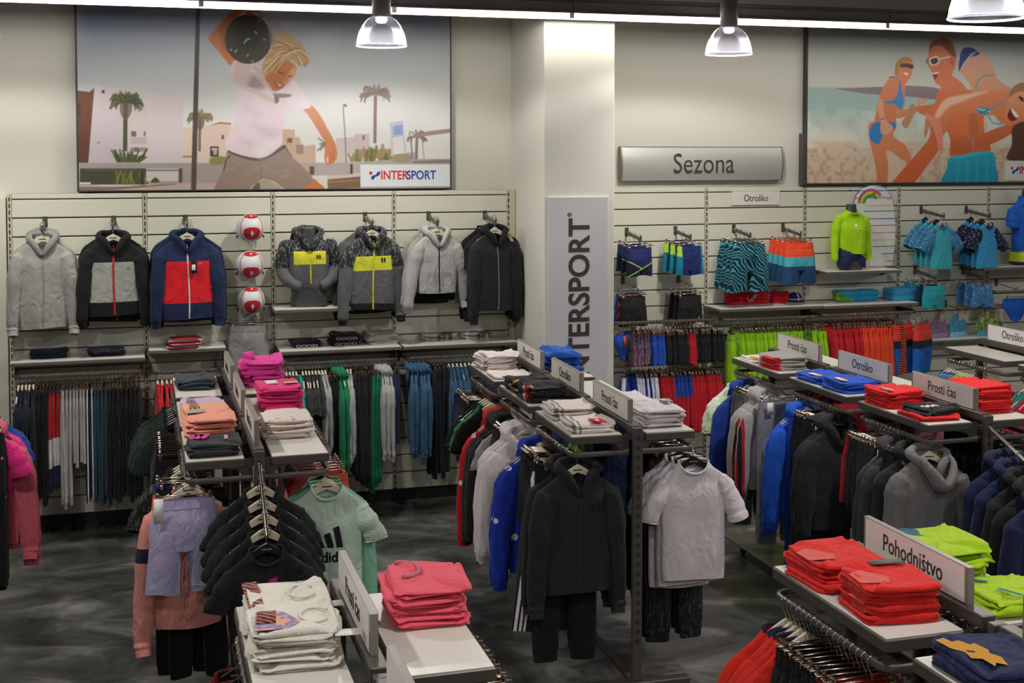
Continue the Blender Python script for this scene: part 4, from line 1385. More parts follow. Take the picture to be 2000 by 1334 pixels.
# ================================================================ printed wall posters (flat print, painted as vertex colours)
class Canvas:
    def __init__(s, x0, x1, z0, z1, y, nx, nz):
        s.x0, s.x1, s.z0, s.z1, s.y, s.nx, s.nz = x0, x1, z0, z1, y, nx, nz
        s.X, s.Z = np.meshgrid(np.linspace(x0, x1, nx), np.linspace(z0, z1, nz))
        s.c = np.zeros((nz, nx, 3))
        s.px = (x1 - x0) / nx
        s.off = (0, 0, 1.0)
        s.rs = np.random.RandomState(5)

    def frame(s, ox, oy, k): s.off = (ox, oy, k); return s

    def w(s, pts):
        ox, oy, k = s.off
        return np.array([[at_y(ox + u / k, oy + v / k, s.y)[i] for i in (0, 2)] for u, v in pts])

    def noise(s, scale, oct=4, seed=0):
        r = np.random.RandomState(seed); out = 0; amp = 1; tot = 0
        for o in range(oct):
            k = scale * 2 ** o
            gx, gz = int((s.x1 - s.x0) * k) + 3, int((s.z1 - s.z0) * k) + 3
            g = r.rand(gz, gx)
            fx = (s.X - s.x0) * k; fz = (s.Z - s.z0) * k
            ix, iz = fx.astype(int), fz.astype(int); tx, tz = fx - ix, fz - iz
            tx = tx * tx * (3 - 2 * tx); tz = tz * tz * (3 - 2 * tz)
            v = (g[iz, ix] * (1 - tx) + g[iz, ix + 1] * tx) * (1 - tz) + (g[iz + 1, ix] * (1 - tx) + g[iz + 1, ix + 1] * tx) * tz
            out = out + v * amp; tot += amp; amp *= .5
        return out / tot

    def mask(s, P, soft):
        P = np.asarray(P); pad = soft * 2 + s.px * 2
        i0 = max(0, int((P[:, 0].min() - pad - s.x0) / (s.x1 - s.x0) * (s.nx - 1))); i1 = min(s.nx, int((P[:, 0].max() + pad - s.x0) / (s.x1 - s.x0) * (s.nx - 1)) + 2)
        j0 = max(0, int((P[:, 1].min() - pad - s.z0) / (s.z1 - s.z0) * (s.nz - 1))); j1 = min(s.nz, int((P[:, 1].max() + pad - s.z0) / (s.z1 - s.z0) * (s.nz - 1)) + 2)
        if i1 <= i0 or j1 <= j0: return None
        X, Z = s.X[j0:j1, i0:i1], s.Z[j0:j1, i0:i1]
        ins = np.zeros(X.shape, bool); dist = np.full(X.shape, 1e9)
        A = P; Bq = np.roll(P, -1, 0)
        for (ax, az), (bx, bz) in zip(A, Bq):
            dx, dz = bx - ax, bz - az
            L = dx * dx + dz * dz + 1e-12
            t = np.clip(((X - ax) * dx + (Z - az) * dz) / L, 0, 1)
            dist = np.minimum(dist, (X - ax - t * dx) ** 2 + (Z - az - t * dz) ** 2)
            c = ((az > Z) != (bz > Z))
            if abs(dz) > 1e-9: ins ^= c & (X < ax + (Z - az) / dz * dx)
        sd = np.sqrt(dist) * np.where(ins, 1, -1)
        return (slice(j0, j1), slice(i0, i1)), np.clip(.5 + sd / max(soft, s.px * 1.0), 0, 1)

    def smooth(s, P, n=6):
        P = np.asarray(P); N = len(P); out = []
        for i in range(N):
            p0, p1, p2, p3 = P[i - 1], P[i], P[(i + 1) % N], P[(i + 2) % N]
            for t in np.arange(n) / n:
                out.append(.5 * ((2 * p1) + (-p0 + p2) * t + (2 * p0 - 5 * p1 + 4 * p2 - p3) * t * t + (-p0 + 3 * p1 - 3 * p2 + p3) * t**3))
        return np.array(out)

    def poly(s, pts, col, soft=.004, sm=True, a=1.0, col2=None, ax='z', tex=0):
        P = s.w(pts)
        if sm: P = s.smooth(P, 4)
        r = s.mask(P, soft)
        if r is None: return s
        sl, m = r; m = (m * a)[..., None]
        c = np.array(lin(col))[None, None, :]
        if col2 is not None:
            V = s.Z[sl] if ax == 'z' else s.X[sl]
            lo, hi = P[:, 1 if ax == 'z' else 0].min(), P[:, 1 if ax == 'z' else 0].max()
            t = np.clip((V - lo) / (hi - lo + 1e-9), 0, 1)[..., None]
            c = np.array(lin(col2)) * (1 - t) + np.array(lin(col)) * t      # col at top / right
        if tex:
            c = c * (1 + tex * (s.rs.rand(*m.shape[:2]) - .5)[..., None] * 2)
        s.c[sl] = s.c[sl] * (1 - m) + c * m
        return s

    def line(s, pts, wpx, col, soft=.003, a=1.0):
        P = np.array(pts, float); T = np.gradient(P, axis=0); T /= np.linalg.norm(T, axis=1)[:, None] + 1e-9
        N = np.stack([-T[:, 1], T[:, 0]], 1) * wpx / 2
        return s.poly(np.concatenate([P + N, (P - N)[::-1]]), col, soft, False, a)

    def rect(s, u0, v0, u1, v1, col, **k): return s.poly([(u0, v0), (u1, v0), (u1, v1), (u0, v1)], col, sm=False, **k)

    def grad(s, stops, axis='z'):
        """stops: (photo px y, colour)"""
        zs = [at_y(1000 * 0 + (s._mu), v, s.y)[2] for v, _ in stops]
        o = np.argsort(zs); zs = np.array(zs)[o]; cs = np.array([lin(c) for _, c in stops])[o]
        for i in range(3): s.c[..., i] = np.interp(s.Z, zs, cs[:, i])

    def object(s, name, parent):
        v = np.stack([s.X, np.full_like(s.X, s.y), s.Z], -1).reshape(-1, 3)
        i = np.arange(s.nx * s.nz).reshape(s.nz, s.nx)
        f = np.stack([i[:-1, :-1], i[:-1, 1:], i[1:, 1:], i[1:, :-1]], -1).reshape(-1, 4)
        me = bpy.data.meshes.new(name)
        me.vertices.add(len(v)); me.vertices.foreach_set('co', v.ravel())
        me.loops.add(f.size); me.loops.foreach_set('vertex_index', f.ravel())
        me.polygons.add(len(f)); me.polygons.foreach_set('loop_start', np.arange(len(f)) * 4)
        me.update(calc_edges=True)
        at = me.color_attributes.new('print', 'FLOAT_COLOR', 'POINT')
        at.data.foreach_set('color', np.concatenate([np.clip(s.c, 0, 1).reshape(-1, 3), np.ones((len(v), 1))], 1).ravel())
        m, nt, b = _new('poster_print_' + name)
        a = node(nt, 'ShaderNodeVertexColor', layer_name='print')
        nt.links.new(a.outputs[0], b.inputs['Base Color']); b.inputs['Roughness'].default_value = .55
        me.materials.append(m)
        return link(name, me, parent)


def logo_panel(x0, x1, z0, z1, y, parent, tx, size):
    MB().box(x0, x1, y - .004, y, z0, z1).build('logo_panel', plain('logo_white', '#dfe6e6', .5, var=.01), parent)
    rdm, blm = plain('logo_red', '#d8232a', .5, var=.01), plain('logo_blue', '#1f3f9e', .5, var=.01)
    zc = (z0 + z1) / 2
    k = size
    c = (tx, zc)
    m = MB().add([(c[0] + .18 * k * math.cos(a), y - .005, c[1] + .28 * k + .18 * k * math.sin(a)) for a in np.linspace(0, 2 * PI, 16)[:-1]], [tuple(range(15))])
    m.build('logo_dot', rdm, parent)
    pts = [(.05, -.42), (.05, -.1), (.3, .05), (.55, .1), (.75, .4), (1.0, .45), (1.0, .12), (.75, -.05), (.5, -.12), (.3, -.42)]
    MB().add([(c[0] + a * k, y - .005, c[1] + b * k) for a, b in pts], [tuple(range(len(pts)))]).build('logo_swoosh', blm, parent)
    for txt, mt, ox in (('INTER', rdm, 2.62), ('SPORT', blm, 5.55)):
        text(txt, 1.34 * k, mt, parent, (c[0] + ox * k, y - .005, zc), bold=.016, xs=.82)


# ---- poster 1: boy jumping in a street
t1 = thing('wall_poster', 'large poster of a blond boy in a white shirt swinging a dark ball', 'poster', (0, 0, 0))
MB().box(.495, 3.505, .032, .138, 2.635, 4.15, .004).build('frame', plain('poster_frame_dark', '#3c3a38', .5), t1)
C = Canvas(.51, 3.492, 2.648, 4.138, .0305, 500, 250); C._mu = 500
C.grad([(0, '#8089a0'), (60, '#9aa0ac'), (110, '#b9bdc0'), (170, '#d0d3d2'), (240, '#dfe0dc'), (320, '#e4e2dc'), (372, '#cfc4ba')])
left = np.clip((1.6 - C.X) / 1.2, 0, 1)[..., None] * np.clip((C.Z - 3.25) / .7, 0, 1)[..., None]
C.c = C.c * (1 - .55 * left) + np.array(lin('#4a6288')) * .55 * left
cl = np.clip((C.noise(1.3, 5, 3) - .45) * 3.2, 0, 1)[..., None] * .55
C.c = C.c * (1 - cl) + np.array(lin('#dcdcd8')) * cl
cl = np.clip((C.noise(1.0, 5, 8) - .52) * 3, 0, 1)[..., None] * .35 * np.clip((C.Z - 3.1) / .6, 0, 1)[..., None]
C.c = C.c * (1 - cl) + np.array(lin('#878d96')) * cl
C.frame(150, 120, 5.13)
C.poly([(-10, 290), (130, 305), (175, 265), (175, 1020), (-10, 1020)], '#7c4a36', sm=False, col2='#5e3a2a').rect(10, 415, 38, 560, '#4b3a33')
C.poly([(178, 238), (540, 290), (560, 1020), (115, 1020)], '#d8cfd2', sm=False, col2='#c4b9bb')
C.poly([(540, 440), (710, 430), (710, 1020), (520, 1020)], '#d3c8c4', sm=False)
C.rect(545, 700, 595, 752, '#5d6b6c').rect(670, 700, 690, 750, '#7b7677').rect(540, 760, 705, 826, '#c0b3b0').rect(535, 860, 690, 905, '#98908c').rect(575, 862, 620, 903, '#6e6a68')
C.poly([(700, 340), (740, 320), (1068, 374), (1060, 1030), (700, 1030)], '#dbcfcf', sm=False, col2='#cfc6c8')
C.rect(250, 285, 280, 320, '#5a4f50').rect(210, 805, 226, 822, '#5a4f50')
C.poly([(1068, 660), (1160, 660), (1330, 640), (1430, 608), (1545, 622), (1560, 1040), (1060, 1040)], '#dcc6b4', sm=False)
C.poly([(1335, 640), (1430, 608), (1545, 618), (1545, 632), (1430, 624)], '#a8584c', sm=False)
C.rect(1450, 735, 1475, 780, '#6b6058').rect(1335, 850, 1422, 955, '#453d3a').rect(1350, 868, 1408, 890, '#cfc0b4').rect(1368, 890, 1405, 935, '#b9aca4').rect(1060, 945, 1160, 962, '#a5735f')


def palm(cx, cy, rx, ry, dark, light, trunk, n=70, seed=1, tw=40, skirt=True):
    r = random.Random(seed)
    C.line([(cx, cy), (cx - 4, (cy + trunk) / 2), (cx - 6, trunk)], tw, dark)
    if skirt: C.poly([(cx - rx * .32, cy), (cx + rx * .35, cy), (cx + rx * .3, cy + ry * .8), (cx, cy + ry * 1.15), (cx - rx * .3, cy + ry * .8)], '#6f5f45', a=.85)
    for i in range(n):
        a = r.uniform(-.5, PI + .5); q = r.uniform(.55, 1.0)
        ex, ey = cx + rx * q * math.cos(a), cy - ry * q * math.sin(a) * .9 - ry * .1
        droop = ry * r.uniform(.1, .45)
        C.line([(cx, cy - ry * .1), ((cx + ex) / 2, (cy + ey) / 2 - ry * .12), (ex, ey), (ex + (ex - cx) * .12, ey + droop)], r.uniform(9, 20), light if r.random() < .35 else dark, a=.9)


palm(490, 420, 165, 140, '#4c5238', '#6d7048', 900, 80, 1, 44)
palm(1235, 570, 120, 100, '#7a7050', '#9a8d62', 900, 46, 2, 28)
for k in range(34):
    r = random.Random(k); x = r.uniform(340, 720); C.line([(500 + (x - 500) * .6, 1010), (x, r.uniform(870, 960))], r.uniform(12, 26), '#55602f' if k % 2 else '#434b2a', a=.95)
C.rect(20, 1020, 1500, 1230, '#a59a93'); C.rect(30, 1070, 700, 1235, '#46442f')
for k in range(30):
    r = random.Random(k + 50); x = r.uniform(360, 720); C.line([(x, 1225), (x + r.uniform(-60, 60), r.uniform(1075, 1150))], r.uniform(10, 22), ('#5d6a2e', '#4a5228', '#7d8342')[k % 3], a=.9)
C.rect(695, 1070, 1050, 1200, '#cfc6c2').poly([(740, 1210), (790, 1160), (830, 1210)], '#4f5136')
C.rect(640, 1075, 672, 1235, '#3a3a2b').rect(1020, 1070, 1058, 1225, '#57503f').rect(90, 1085, 1050, 1098, '#5c5650')
C.poly([(15, 1235), (500, 1250), (1060, 1215), (1500, 1225), (1500, 1310), (15, 1310)], '#bda89a', sm=False)
C.poly([(15, 1255), (400, 1258), (1000, 1222), (1000, 1232), (400, 1285), (15, 1310)], '#7d7062', sm=False)
C.rect(30, 1212, 140, 1230, '#d8d8da').rect(240, 1235, 330, 1248, '#d0d0d2')
C.rect(20, 1018, 1500, 1070, '#a39c97')
C.poly([(1188, -600), (1232, -600), (1196, 1330), (1142, 1330)], '#5b5754', sm=False, col='#4a4a4e' if False else None) if False else C.poly([(1196, -640), (1240, -640), (1196, 1330), (1142, 1330)], '#4e4f55', sm=False, col2='#55493f')
# far right side of the street
C.frame(640, 130, 5.335)
C.poly([(85, 750), (270, 735), (290, 700), (435, 700), (440, 1000), (85, 1010)], '#cdc0bd', sm=False).rect(362, 715, 385, 765, '#7b706e').rect(820, 895, 935, 970, '#b9b3b4')
C.poly([(285, 860), (650, 860), (655, 960), (285, 960)], '#b98f72', sm=False)
palm(498, 300, 150, 130, '#8f7b74', '#a3928a', 800, 60, 3, 34, False)
palm(930, 740, 100, 90, '#8c7a6c', '#a08e7e', 970, 40, 4, 28, False)
for k in range(40):
    r = random.Random(k + 90); x = r.uniform(230, 660); C.line([(x, 990), (x + r.uniform(-50, 50), r.uniform(790, 930) + abs(x - 480) * .25)], r.uniform(14, 32), ('#7d7f4e', '#93905f', '#6b6b44')[k % 3], a=.85)
C.line([(160, 410), (180, 700), (195, 1010)], 11, '#7e7873').poly([(160, 395), (185, 390), (205, 415), (180, 420)], '#7e7873')
C.poly([(645, 585), (782, 565), (795, 720), (665, 745)], '#bcc3d6', sm=False).poly([(682, 620), (780, 605), (785, 705), (690, 715)], '#8fa5cf', sm=False)
C.line([(665, 740), (675, 900), (690, 1020)], 16, '#c6c4cb').line([(792, 720), (810, 900), (818, 1020)], 16, '#c6c4cb')
C.poly([(900, 725), (1040, 675), (1280, 645), (1280, 690), (1040, 722), (920, 740)], '#a48a84', sm=False)
C.line([(868, 770), (878, 900), (882, 1000)], 12, '#6d625b').line([(985, 760), (1000, 900), (1008, 1000)], 8, '#8b837c')
C.poly([(0, 1010), (330, 1000), (700, 965), (1280, 960), (1280, 1260), (0, 1260)], '#b3a8a3', sm=False)
C.poly([(890, 985), (1280, 968), (1280, 1005), (890, 1010)], '#8e8077', sm=False).poly([(690, 920), (850, 915), (860, 990), (690, 1000)], '#a39a7a')
C.poly([(0, 1120), (330, 1105), (345, 1150), (0, 1180)], '#cbbfb9', sm=False).poly([(0, 1175), (340, 1145), (345, 1265), (0, 1280)], '#7d6247', sm=False).rect(195, 1015, 262, 1120, '#4b4a3c')
C.poly([(0, 1195), (340, 1175), (340, 1190), (0, 1215)], '#8f7a5f', sm=False)
# street between pole and boy, right of the boy
C.frame(380, 180, 6.25)
C.poly([(1040, 450), (1220, 455), (1228, 545), (1280, 550), (1300, 620), (1330, 660), (1475, 640), (1480, 870), (1060, 860)], '#cdb09a', sm=False).rect(1130, 560, 1195, 618, '#83684f').rect(1240, 640, 1330, 755, '#a58b78')
C.poly([(1000, 860), (1900, 860), (1900, 1010), (1000, 1030)], '#b3a6a0', sm=False).rect(1405, 905, 1462, 1010, '#5c5342').rect(1340, 905, 1405, 990, '#c2a37c')
for k in range(14):
    r = random.Random(k + 300); C.line([(1600, 620), (r.uniform(1490, 1720), r.uniform(560, 720))], 20, '#6f7350', a=.8)
C.poly([(200, 800), (380, 790), (360, 880), (200, 880)], '#8c8a52')
# the boy
sk, sk2, sk3 = '#c07a4e', '#a35c35', '#d99a72'
C.poly([(1325, 200), (1420, 160), (1520, 260), (1620, 440), (1690, 580), (1610, 620), (1500, 460), (1400, 300)], '#d59677', col2='#c98258', soft=.006)
C.poly([(1610, 600), (1690, 570), (1742, 740), (1715, 850), (1640, 890), (1612, 885), (1585, 820), (1590, 700)], '#cf8357').poly([(1612, 800), (1632, 790), (1628, 860), (1614, 858)], '#cfc4c0').line([(1700, 700), (1690, 850)], 7, '#a35f3b').line([(1665, 720), (1655, 860)], 7, '#a35f3b')
C.poly([(1300, 1180), (1440, 1060), (1520, 1110), (1590, 1185), (1450, 1230), (1300, 1230)], '#c9743f')
C.poly([(440, 710), (800, 800), (1080, 650), (1190, 790), (1450, 1060), (1290, 1180), (1130, 1200), (980, 1100), (860, 1060), (790, 1085), (680, 1200), (620, 1230), (250, 1230), (340, 960), (380, 800)], '#a19089', soft=.005, col2='#8f7866')
C.poly([(450, 760), (790, 840), (1090, 690), (1080, 650), (800, 795), (440, 710)], '#6b5d53').line([(800, 830), (810, 950), (830, 1060)], 10, '#82705f').line([(1070, 660), (1120, 690), (1190, 785)], 9, '#453a36').line([(440, 770), (385, 830), (355, 960)], 14, '#37302e')
for k in range(16):
    r = random.Random(k + 500); x = r.uniform(350, 1250); C.line([(x, 850 + r.uniform(0, 200)), (x + 120, 880 + r.uniform(0, 200))], 16, ('#b5a7a0', '#857262')[k % 2], soft=.02, a=.35)
C.poly([(790, 1085), (860, 1065), (930, 1085), (1060, 1190), (680, 1190)], '#a89a8a').poly([(700, 1190), (780, 1100), (795, 1190)], '#5d6244')
C.frame(380, 0, 6.25)
C.poly([(470, 115), (760, 120), (830, 190), (820, 225), (640, 180), (520, 260), (400, 420), (430, 640), (520, 760), (490, 850), (430, 800), (300, 640), (180, 500), (175, 450), (260, 340), (420, 160)], '#a8643f', col2='#cc8350', soft=.006)
C.poly([(300, 340), (480, 150), (560, 170), (400, 420), (420, 640), (330, 560)], '#7d432a', a=.5, soft=.04)
C.poly([(760, 120), (1000, 260), (1130, 420), (1150, 520), (980, 640), (900, 300), (840, 220)], '#a08a7c', a=.55, soft=.04)
# shirt
C.poly([(440, 820), (510, 730), (700, 770), (860, 870), (980, 1110), (1190, 980), (1290, 1080), (1400, 1280), (1330, 1330), (1220, 1330), (1110, 1300), (1075, 1600), (1050, 1770), (800, 1930), (380, 1800), (480, 1500), (530, 1060), (440, 910)], '#e3d2d8', soft=.006, col2='#e2d0d6')
C.poly([(1190, 980), (1300, 1080), (1420, 1290), (1320, 1330), (1180, 1310), (1130, 1180)], '#e4dade', soft=.01)
C.poly([(510, 740), (700, 775), (640, 1040), (540, 1050), (450, 900)], '#c9ada7', soft=.05, a=.7)
C.poly([(640, 1050), (720, 900), (860, 1050), (740, 1100)], '#8c7f7b', soft=.05, a=.8)
C.poly([(700, 800), (830, 860), (980, 1110), (880, 1060)], '#cdb3a8', soft=.012)
C.poly([(620, 1060), (720, 1080), (960, 1200), (1000, 1270), (900, 1240), (760, 1160)], '#d8c3bb', soft=.008).poly([(960, 1140), (1160, 1150), (1170, 1180), (1010, 1195)], '#8f8986', soft=.01).poly([(975, 1170), (1020, 1175), (1030, 1240), (985, 1260)], '#7c736c', soft=.01)
for p in ([(700, 1500), (850, 1620), (1000, 1700)], [(620, 1300), (800, 1420)], [(560, 1700), (760, 1800), (900, 1790)], [(800, 1560), (1010, 1620)]):
    C.line(p, 60, '#cdb4be', soft=.06, a=.5)
C.poly([(720, 1790), (1000, 1690), (1045, 1760), (800, 1920)], '#f0eaec', soft=.06, a=.6)
# head
C.poly([(1000, 780), (1110, 720), (1220, 790), (1245, 850), (1180, 960), (1100, 1060), (980, 1115), (910, 1030), (860, 930)], sk, col2='#b9703f', soft=.006)
C.poly([(1180, 850), (1245, 830), (1230, 920), (1110, 1060), (1080, 1040)], '#dba98c', soft=.03, a=.8)
C.poly([(820, 820), (900, 640), (950, 560), (960, 460), (1100, 380), (1300, 520), (1400, 740), (1360, 800), (1290, 810), (1240, 790), (1200, 740), (1120, 740), (1010, 790), (900, 910), (850, 920)], '#b39571', soft=.014, col2='#c09b6c')
for k in range(70):
    r = random.Random(k + 900); a = r.uniform(0, 1)
    x0, y0 = 1200 + r.uniform(-30, 30), 600 + r.uniform(-30, 40)
    if a < .6: e = (r.uniform(830, 1000), r.uniform(480, 900))
    else: e = (r.uniform(1250, 1410), r.uniform(660, 820))
    C.line([(x0, y0), ((x0 + e[0]) / 2, (y0 + e[1]) / 2 - 40), e], r.uniform(8, 18), ('#e0c79a', '#8a6b49', '#cfae7f', '#9d7f59')[k % 4], soft=.006, a=.75)
C.line([(1010, 870), (1050, 890), (1085, 905)], 16, '#6b3f28').line([(1140, 935), (1190, 925)], 14, '#6b3f28').line([(1000, 850), (1060, 850), (1100, 880)], 9, '#8d5a36')
C.poly([(985, 1005), (1040, 1040), (1100, 1030), (1060, 1065), (1000, 1045)], '#7b2f22').poly([(1000, 1018), (1045, 1040), (1075, 1038), (1040, 1052)], '#f0e4dc').line([(1130, 950), (1120, 1000), (1105, 1010)], 9, '#9d5c38')
# dark ball
th = np.linspace(0, 2 * PI, 28)[:-1]
C.poly([(655 + 285 * math.cos(a), 480 + 300 * math.sin(a)) for a in th], '#2a251f', col2='#4a4132', soft=.006)
C.poly([(640 + 170 * math.cos(a), 420 + 190 * math.sin(a)) for a in th], '#17140f', soft=.1, a=.8)
C.poly([(900, 300), (970, 440), (970, 540), (940, 600), (920, 470)], '#8a7a72', soft=.03, a=.7)
for p in ([(740, 380), (760, 415)], [(600, 530), (640, 480), (680, 470)], [(840, 490), (860, 480)], [(490, 640), (520, 605)], [(640, 690), (655, 660)], [(695, 740), (720, 755)], [(430, 600), (455, 615)], [(780, 250), (800, 262)]):
    C.line(p, 16, '#8fa5ad', soft=.006, a=.9)
C.poly([(540, 190), (600, 145), (625, 160), (560, 190)], '#cdb9ac').poly([(715, 145), (760, 160), (800, 195), (750, 180)], '#cdb9ac')
C.object('print', t1)
a, b = at_y(704, 366, .03), at_y(877, 321, .03)
logo_panel(a[0], 3.488, 2.66, b[2], .0300, t1, at_y(724, 345, .03)[0], .0775)

# ---- poster 2: beach party
t2 = thing('wall_poster', 'large poster of three friends playing on a sunny beach', 'poster', (0, 0, 0))
MB().box(6.885, 9.94, .072, .138, 2.645, 4.15, .004).build('frame', plain('poster_frame_dark', '#3c3a38', .5), t2)
MB().box(6.85, 6.888, .06, .138, 2.643, 3.12, .002).build('edge_profile', M['darkmetal'], t2)
C = Canvas(6.9, 9.93, 2.66, 4.138, .0705, 500, 246); C._mu = 1800
C.grad([(0, '#8f979c'), (60, '#9aa1a4'), (110, '#b5b9b4'), (170, '#cfd0c6'), (176, '#a9bcb8'), (200, '#a3c3bf'), (230, '#bcd0ca'), (272, '#d9d6c8'), (282, '#d8c4ad'), (330, '#d9c3a9'), (372, '#d3baa0')])
seam = (C.Z < 3.375) & (C.Z > 2.98)
wv = (C.noise(9, 3, 4) - .5)[..., None] * .35 * seam[..., None]
C.c = C.c * (1 + wv * np.array([1.0, .75, .7]))
fo = np.clip((C.noise(5, 4, 11) - .5) * 5, 0, 1)[..., None] * ((C.Z < 3.33) & (C.Z > 2.99))[..., None] * .55
C.c = C.c * (1 - fo) + np.array(lin('#e6ebe4')) * fo
sd = np.clip((C.noise(22, 4, 6) - .5) * 6, 0, 1)[..., None] * (C.Z < 2.99)[..., None] * .42
C.c = C.c * (1 - sd) + np.array(lin('#8f765e')) * sd
C.frame(1680, 60, 6.25)
C.poly([(-300, 705), (-100, 700), (150, 688), (550, 670), (650, 672), (950, 705), (950, 835), (550, 800), (200, 780), (-60, 750)], '#93858a', soft=.006, col2='#8b7b7f')
S1, S2, S3 = '#e08a62', '#cf6f45', '#efb597'
# woman left
C.poly([(420, 560), (480, 560), (545, 640), (550, 760), (530, 960), (440, 1000), (420, 1180), (180, 1180), (200, 980), (200, 900), (280, 700), (340, 600)], S1, col2='#d88058', soft=.006)
C.poly([(450, 380), (560, 330), (640, 380), (640, 500), (600, 590), (540, 660), (470, 560), (440, 470)], S1, soft=.006)
C.poly([(425, 540), (430, 420), (500, 330), (600, 325), (640, 380), (560, 370), (500, 400), (470, 480), (460, 545)], '#b28452', soft=.008)
C.poly([(490, 410), (560, 395), (648, 420), (640, 465), (590, 455), (550, 445), (500, 450)], '#5c4038').poly([(535, 510), (585, 520), (575, 545), (545, 530)], '#f2ece4')
C.poly([(480, 620), (500, 700), (530, 820), (525, 900), (485, 955), (420, 900), (300, 885), (310, 860), (390, 850), (450, 790)], '#3f8fcf', soft=.004).line([(440, 560), (495, 630), (490, 700)], 10, '#3f7fae').line([(350, 575), (420, 560)], 12, '#3a4450')
C.frame(1680, 180, 6.25)
C.poly([(110, 380), (245, 365), (425, 370), (435, 450), (400, 520), (480, 600), (560, 650), (620, 800), (600, 870), (540, 900), (450, 1040), (440, 1160), (220, 1160), (200, 980), (150, 740), (110, 560)], S1, soft=.006, col2='#cf7f58')
C.poly([(325, 710), (500, 820), (560, 880), (470, 1160), (340, 1160), (345, 900)], '#d8c3a9', soft=.006)
C.poly([(120, 460), (160, 385), (245, 365), (420, 370), (432, 440), (400, 440), (350, 400), (280, 520), (230, 630), (160, 610), (110, 550)], '#2f86cc', soft=.005)
C.poly([(205, 130), (270, 90), (300, 300), (350, 380), (400, 420), (360, 500), (290, 520), (250, 480), (245, 330), (210, 220)], '#e6a886', soft=.006)
C.line([(240, 335), (300, 318)], 12, '#8a6a62')
C.poly([(520, 220), (620, 200), (700, 200), (640, 270), (480, 320), (440, 310), (440, 260)], '#d98a66', soft=.006).poly([(690, 160), (720, 70), (740, 110), (800, 70), (830, 90), (790, 130), (700, 190)], '#e79a80', soft=.006)
# feet
C.poly([(610, 160), (660, 150), (690, 220), (650, 290), (600, 400), (570, 440), (520, 420), (510, 360), (570, 280)], '#c98f66', soft=.006).poly([(800, 320), (850, 320), (840, 440), (800, 550), (780, 520)], '#c98f66', soft=.006)
# man
C.frame(1680, 60, 6.25)
C.poly([(870, 130), (1000, 90), (1110, 130), (1165, 260), (1170, 420), (1120, 540), (1200, 600), (1320, 740), (1400, 1000), (1000, 1000), (910, 960), (930, 820), (980, 690), (920, 640), (880, 520), (830, 420), (835, 260)], '#d57a58', soft=.006, col2='#dd8158')
C.poly([(870, 140), (1000, 90), (1110, 130), (1165, 260), (1165, 330), (1090, 280), (1000, 190), (900, 190), (850, 250)], '#7a3d2a', soft=.02, a=.85)
C.poly([(845, 345), (940, 310), (965, 390), (890, 425), (850, 400)], '#e9e2dc').poly([(858, 355), (935, 330), (950, 385), (885, 412)], '#54393a').line([(960, 345), (1095, 318)], 14, '#e9e2dc').poly([(800, 350), (835, 345), (838, 400), (810, 405)], '#8a7d80')
C.poly([(885, 520), (955, 510), (940, 560), (910, 600), (890, 560)], '#8b3a32').poly([(885, 518), (955, 508), (945, 525), (892, 530)], '#f2ece6').poly([(1100, 350), (1140, 340), (1140, 420), (1100, 410)], '#c0623f')
C.frame(1680, 180, 6.25)
C.poly([(930, 80), (1000, 0), (1560, 0), (1510, 300), (1520, 500), (1580, 740), (1130, 800), (1100, 600), (1060, 480), (1000, 560), (950, 720), (840, 870), (600, 1160), (360, 1160), (440, 1040), (700, 740), (840, 560), (850, 420), (800, 300), (700, 240), (690, 180), (900, 140)], '#dd7a4c', soft=.006, col2='#cf6237')
C.poly([(1150, 240), (1500, 220), (1510, 500), (1400, 560), (1150, 520)], '#e8824e', soft=.08, a=.6).poly([(1330, 210), (1420, 200), (1440, 520), (1340, 520)], '#a86038', soft=.05, a=.5)
C.poly([(1120, 790), (1580, 725), (1650, 860), (1640, 1160), (1010, 1160), (1060, 930)], '#27aecb', soft=.005, col2='#1492b4')
C.line([(1130, 800), (1580, 735)], 40, '#49c3da', soft=.01, a=.7)
for k in range(9): C.line([(1150 + k * 55, 850 - k * 4), (1120 + k * 62, 1150)], 16, ('#1a8cab', '#4fc6dc')[k % 2], soft=.02, a=.5)
# upside-down woman
C.frame(1680, 60, 6.25)
C.poly([(1250, 220), (1350, 205), (1500, 280), (1620, 430), (1680, 590), (1860, 740), (1780, 1000), (1400, 1000), (1360, 700), (1220, 500), (1200, 420)], '#dcae94', soft=.008, col2='#df8d63')
C.poly([(1245, 230), (1350, 205), (1460, 280), (1340, 330), (1260, 400), (1210, 500), (1205, 400)], '#33477f', soft=.006)
for k in range(7): C.line([(1215 + k * 20, 480 - k * 32), (1330 + k * 18, 320 - k * 12)], 7, '#c9cfe0', a=.7)
C.line([(1410, 700), (1440, 610), (1520, 550), (1640, 540)], 18, '#54a9b3')
C.frame(1680, 180, 6.25)
C.poly([(1380, 20), (1560, -20), (1850, 40), (1760, 380), (1600, 260), (1480, 260), (1150, 260), (1040, 480), (960, 420), (900, 300), (1000, 130), (1120, 60)], '#e48e62', soft=.008, col2='#dc7c4d')
C.poly([(1000, 130), (1120, 60), (1560, -10), (1300, 90), (1080, 180), (960, 320), (910, 290)], '#f3cdb8', soft=.03, a=.8)
C.poly([(790, 250), (880, 290), (960, 330), (1000, 420), (1010, 600), (1005, 740), (960, 720), (930, 560), (880, 420), (810, 320)], '#e9917a', soft=.006)
C.poly([(1420, 190), (1480, 180), (1600, 210), (1530, 280), (1440, 250)], '#4d9fb8').line([(1430, 200), (1590, 240)], 9, '#f0f0f4').line([(1450, 260), (1580, 215)], 9, '#3b3d63').line([(1590, 210), (1680, 160), (1770, 100)], 18, '#4aa2b0').line([(1550, 270), (1620, 380), (1750, 390)], 20, '#8aa9c4')
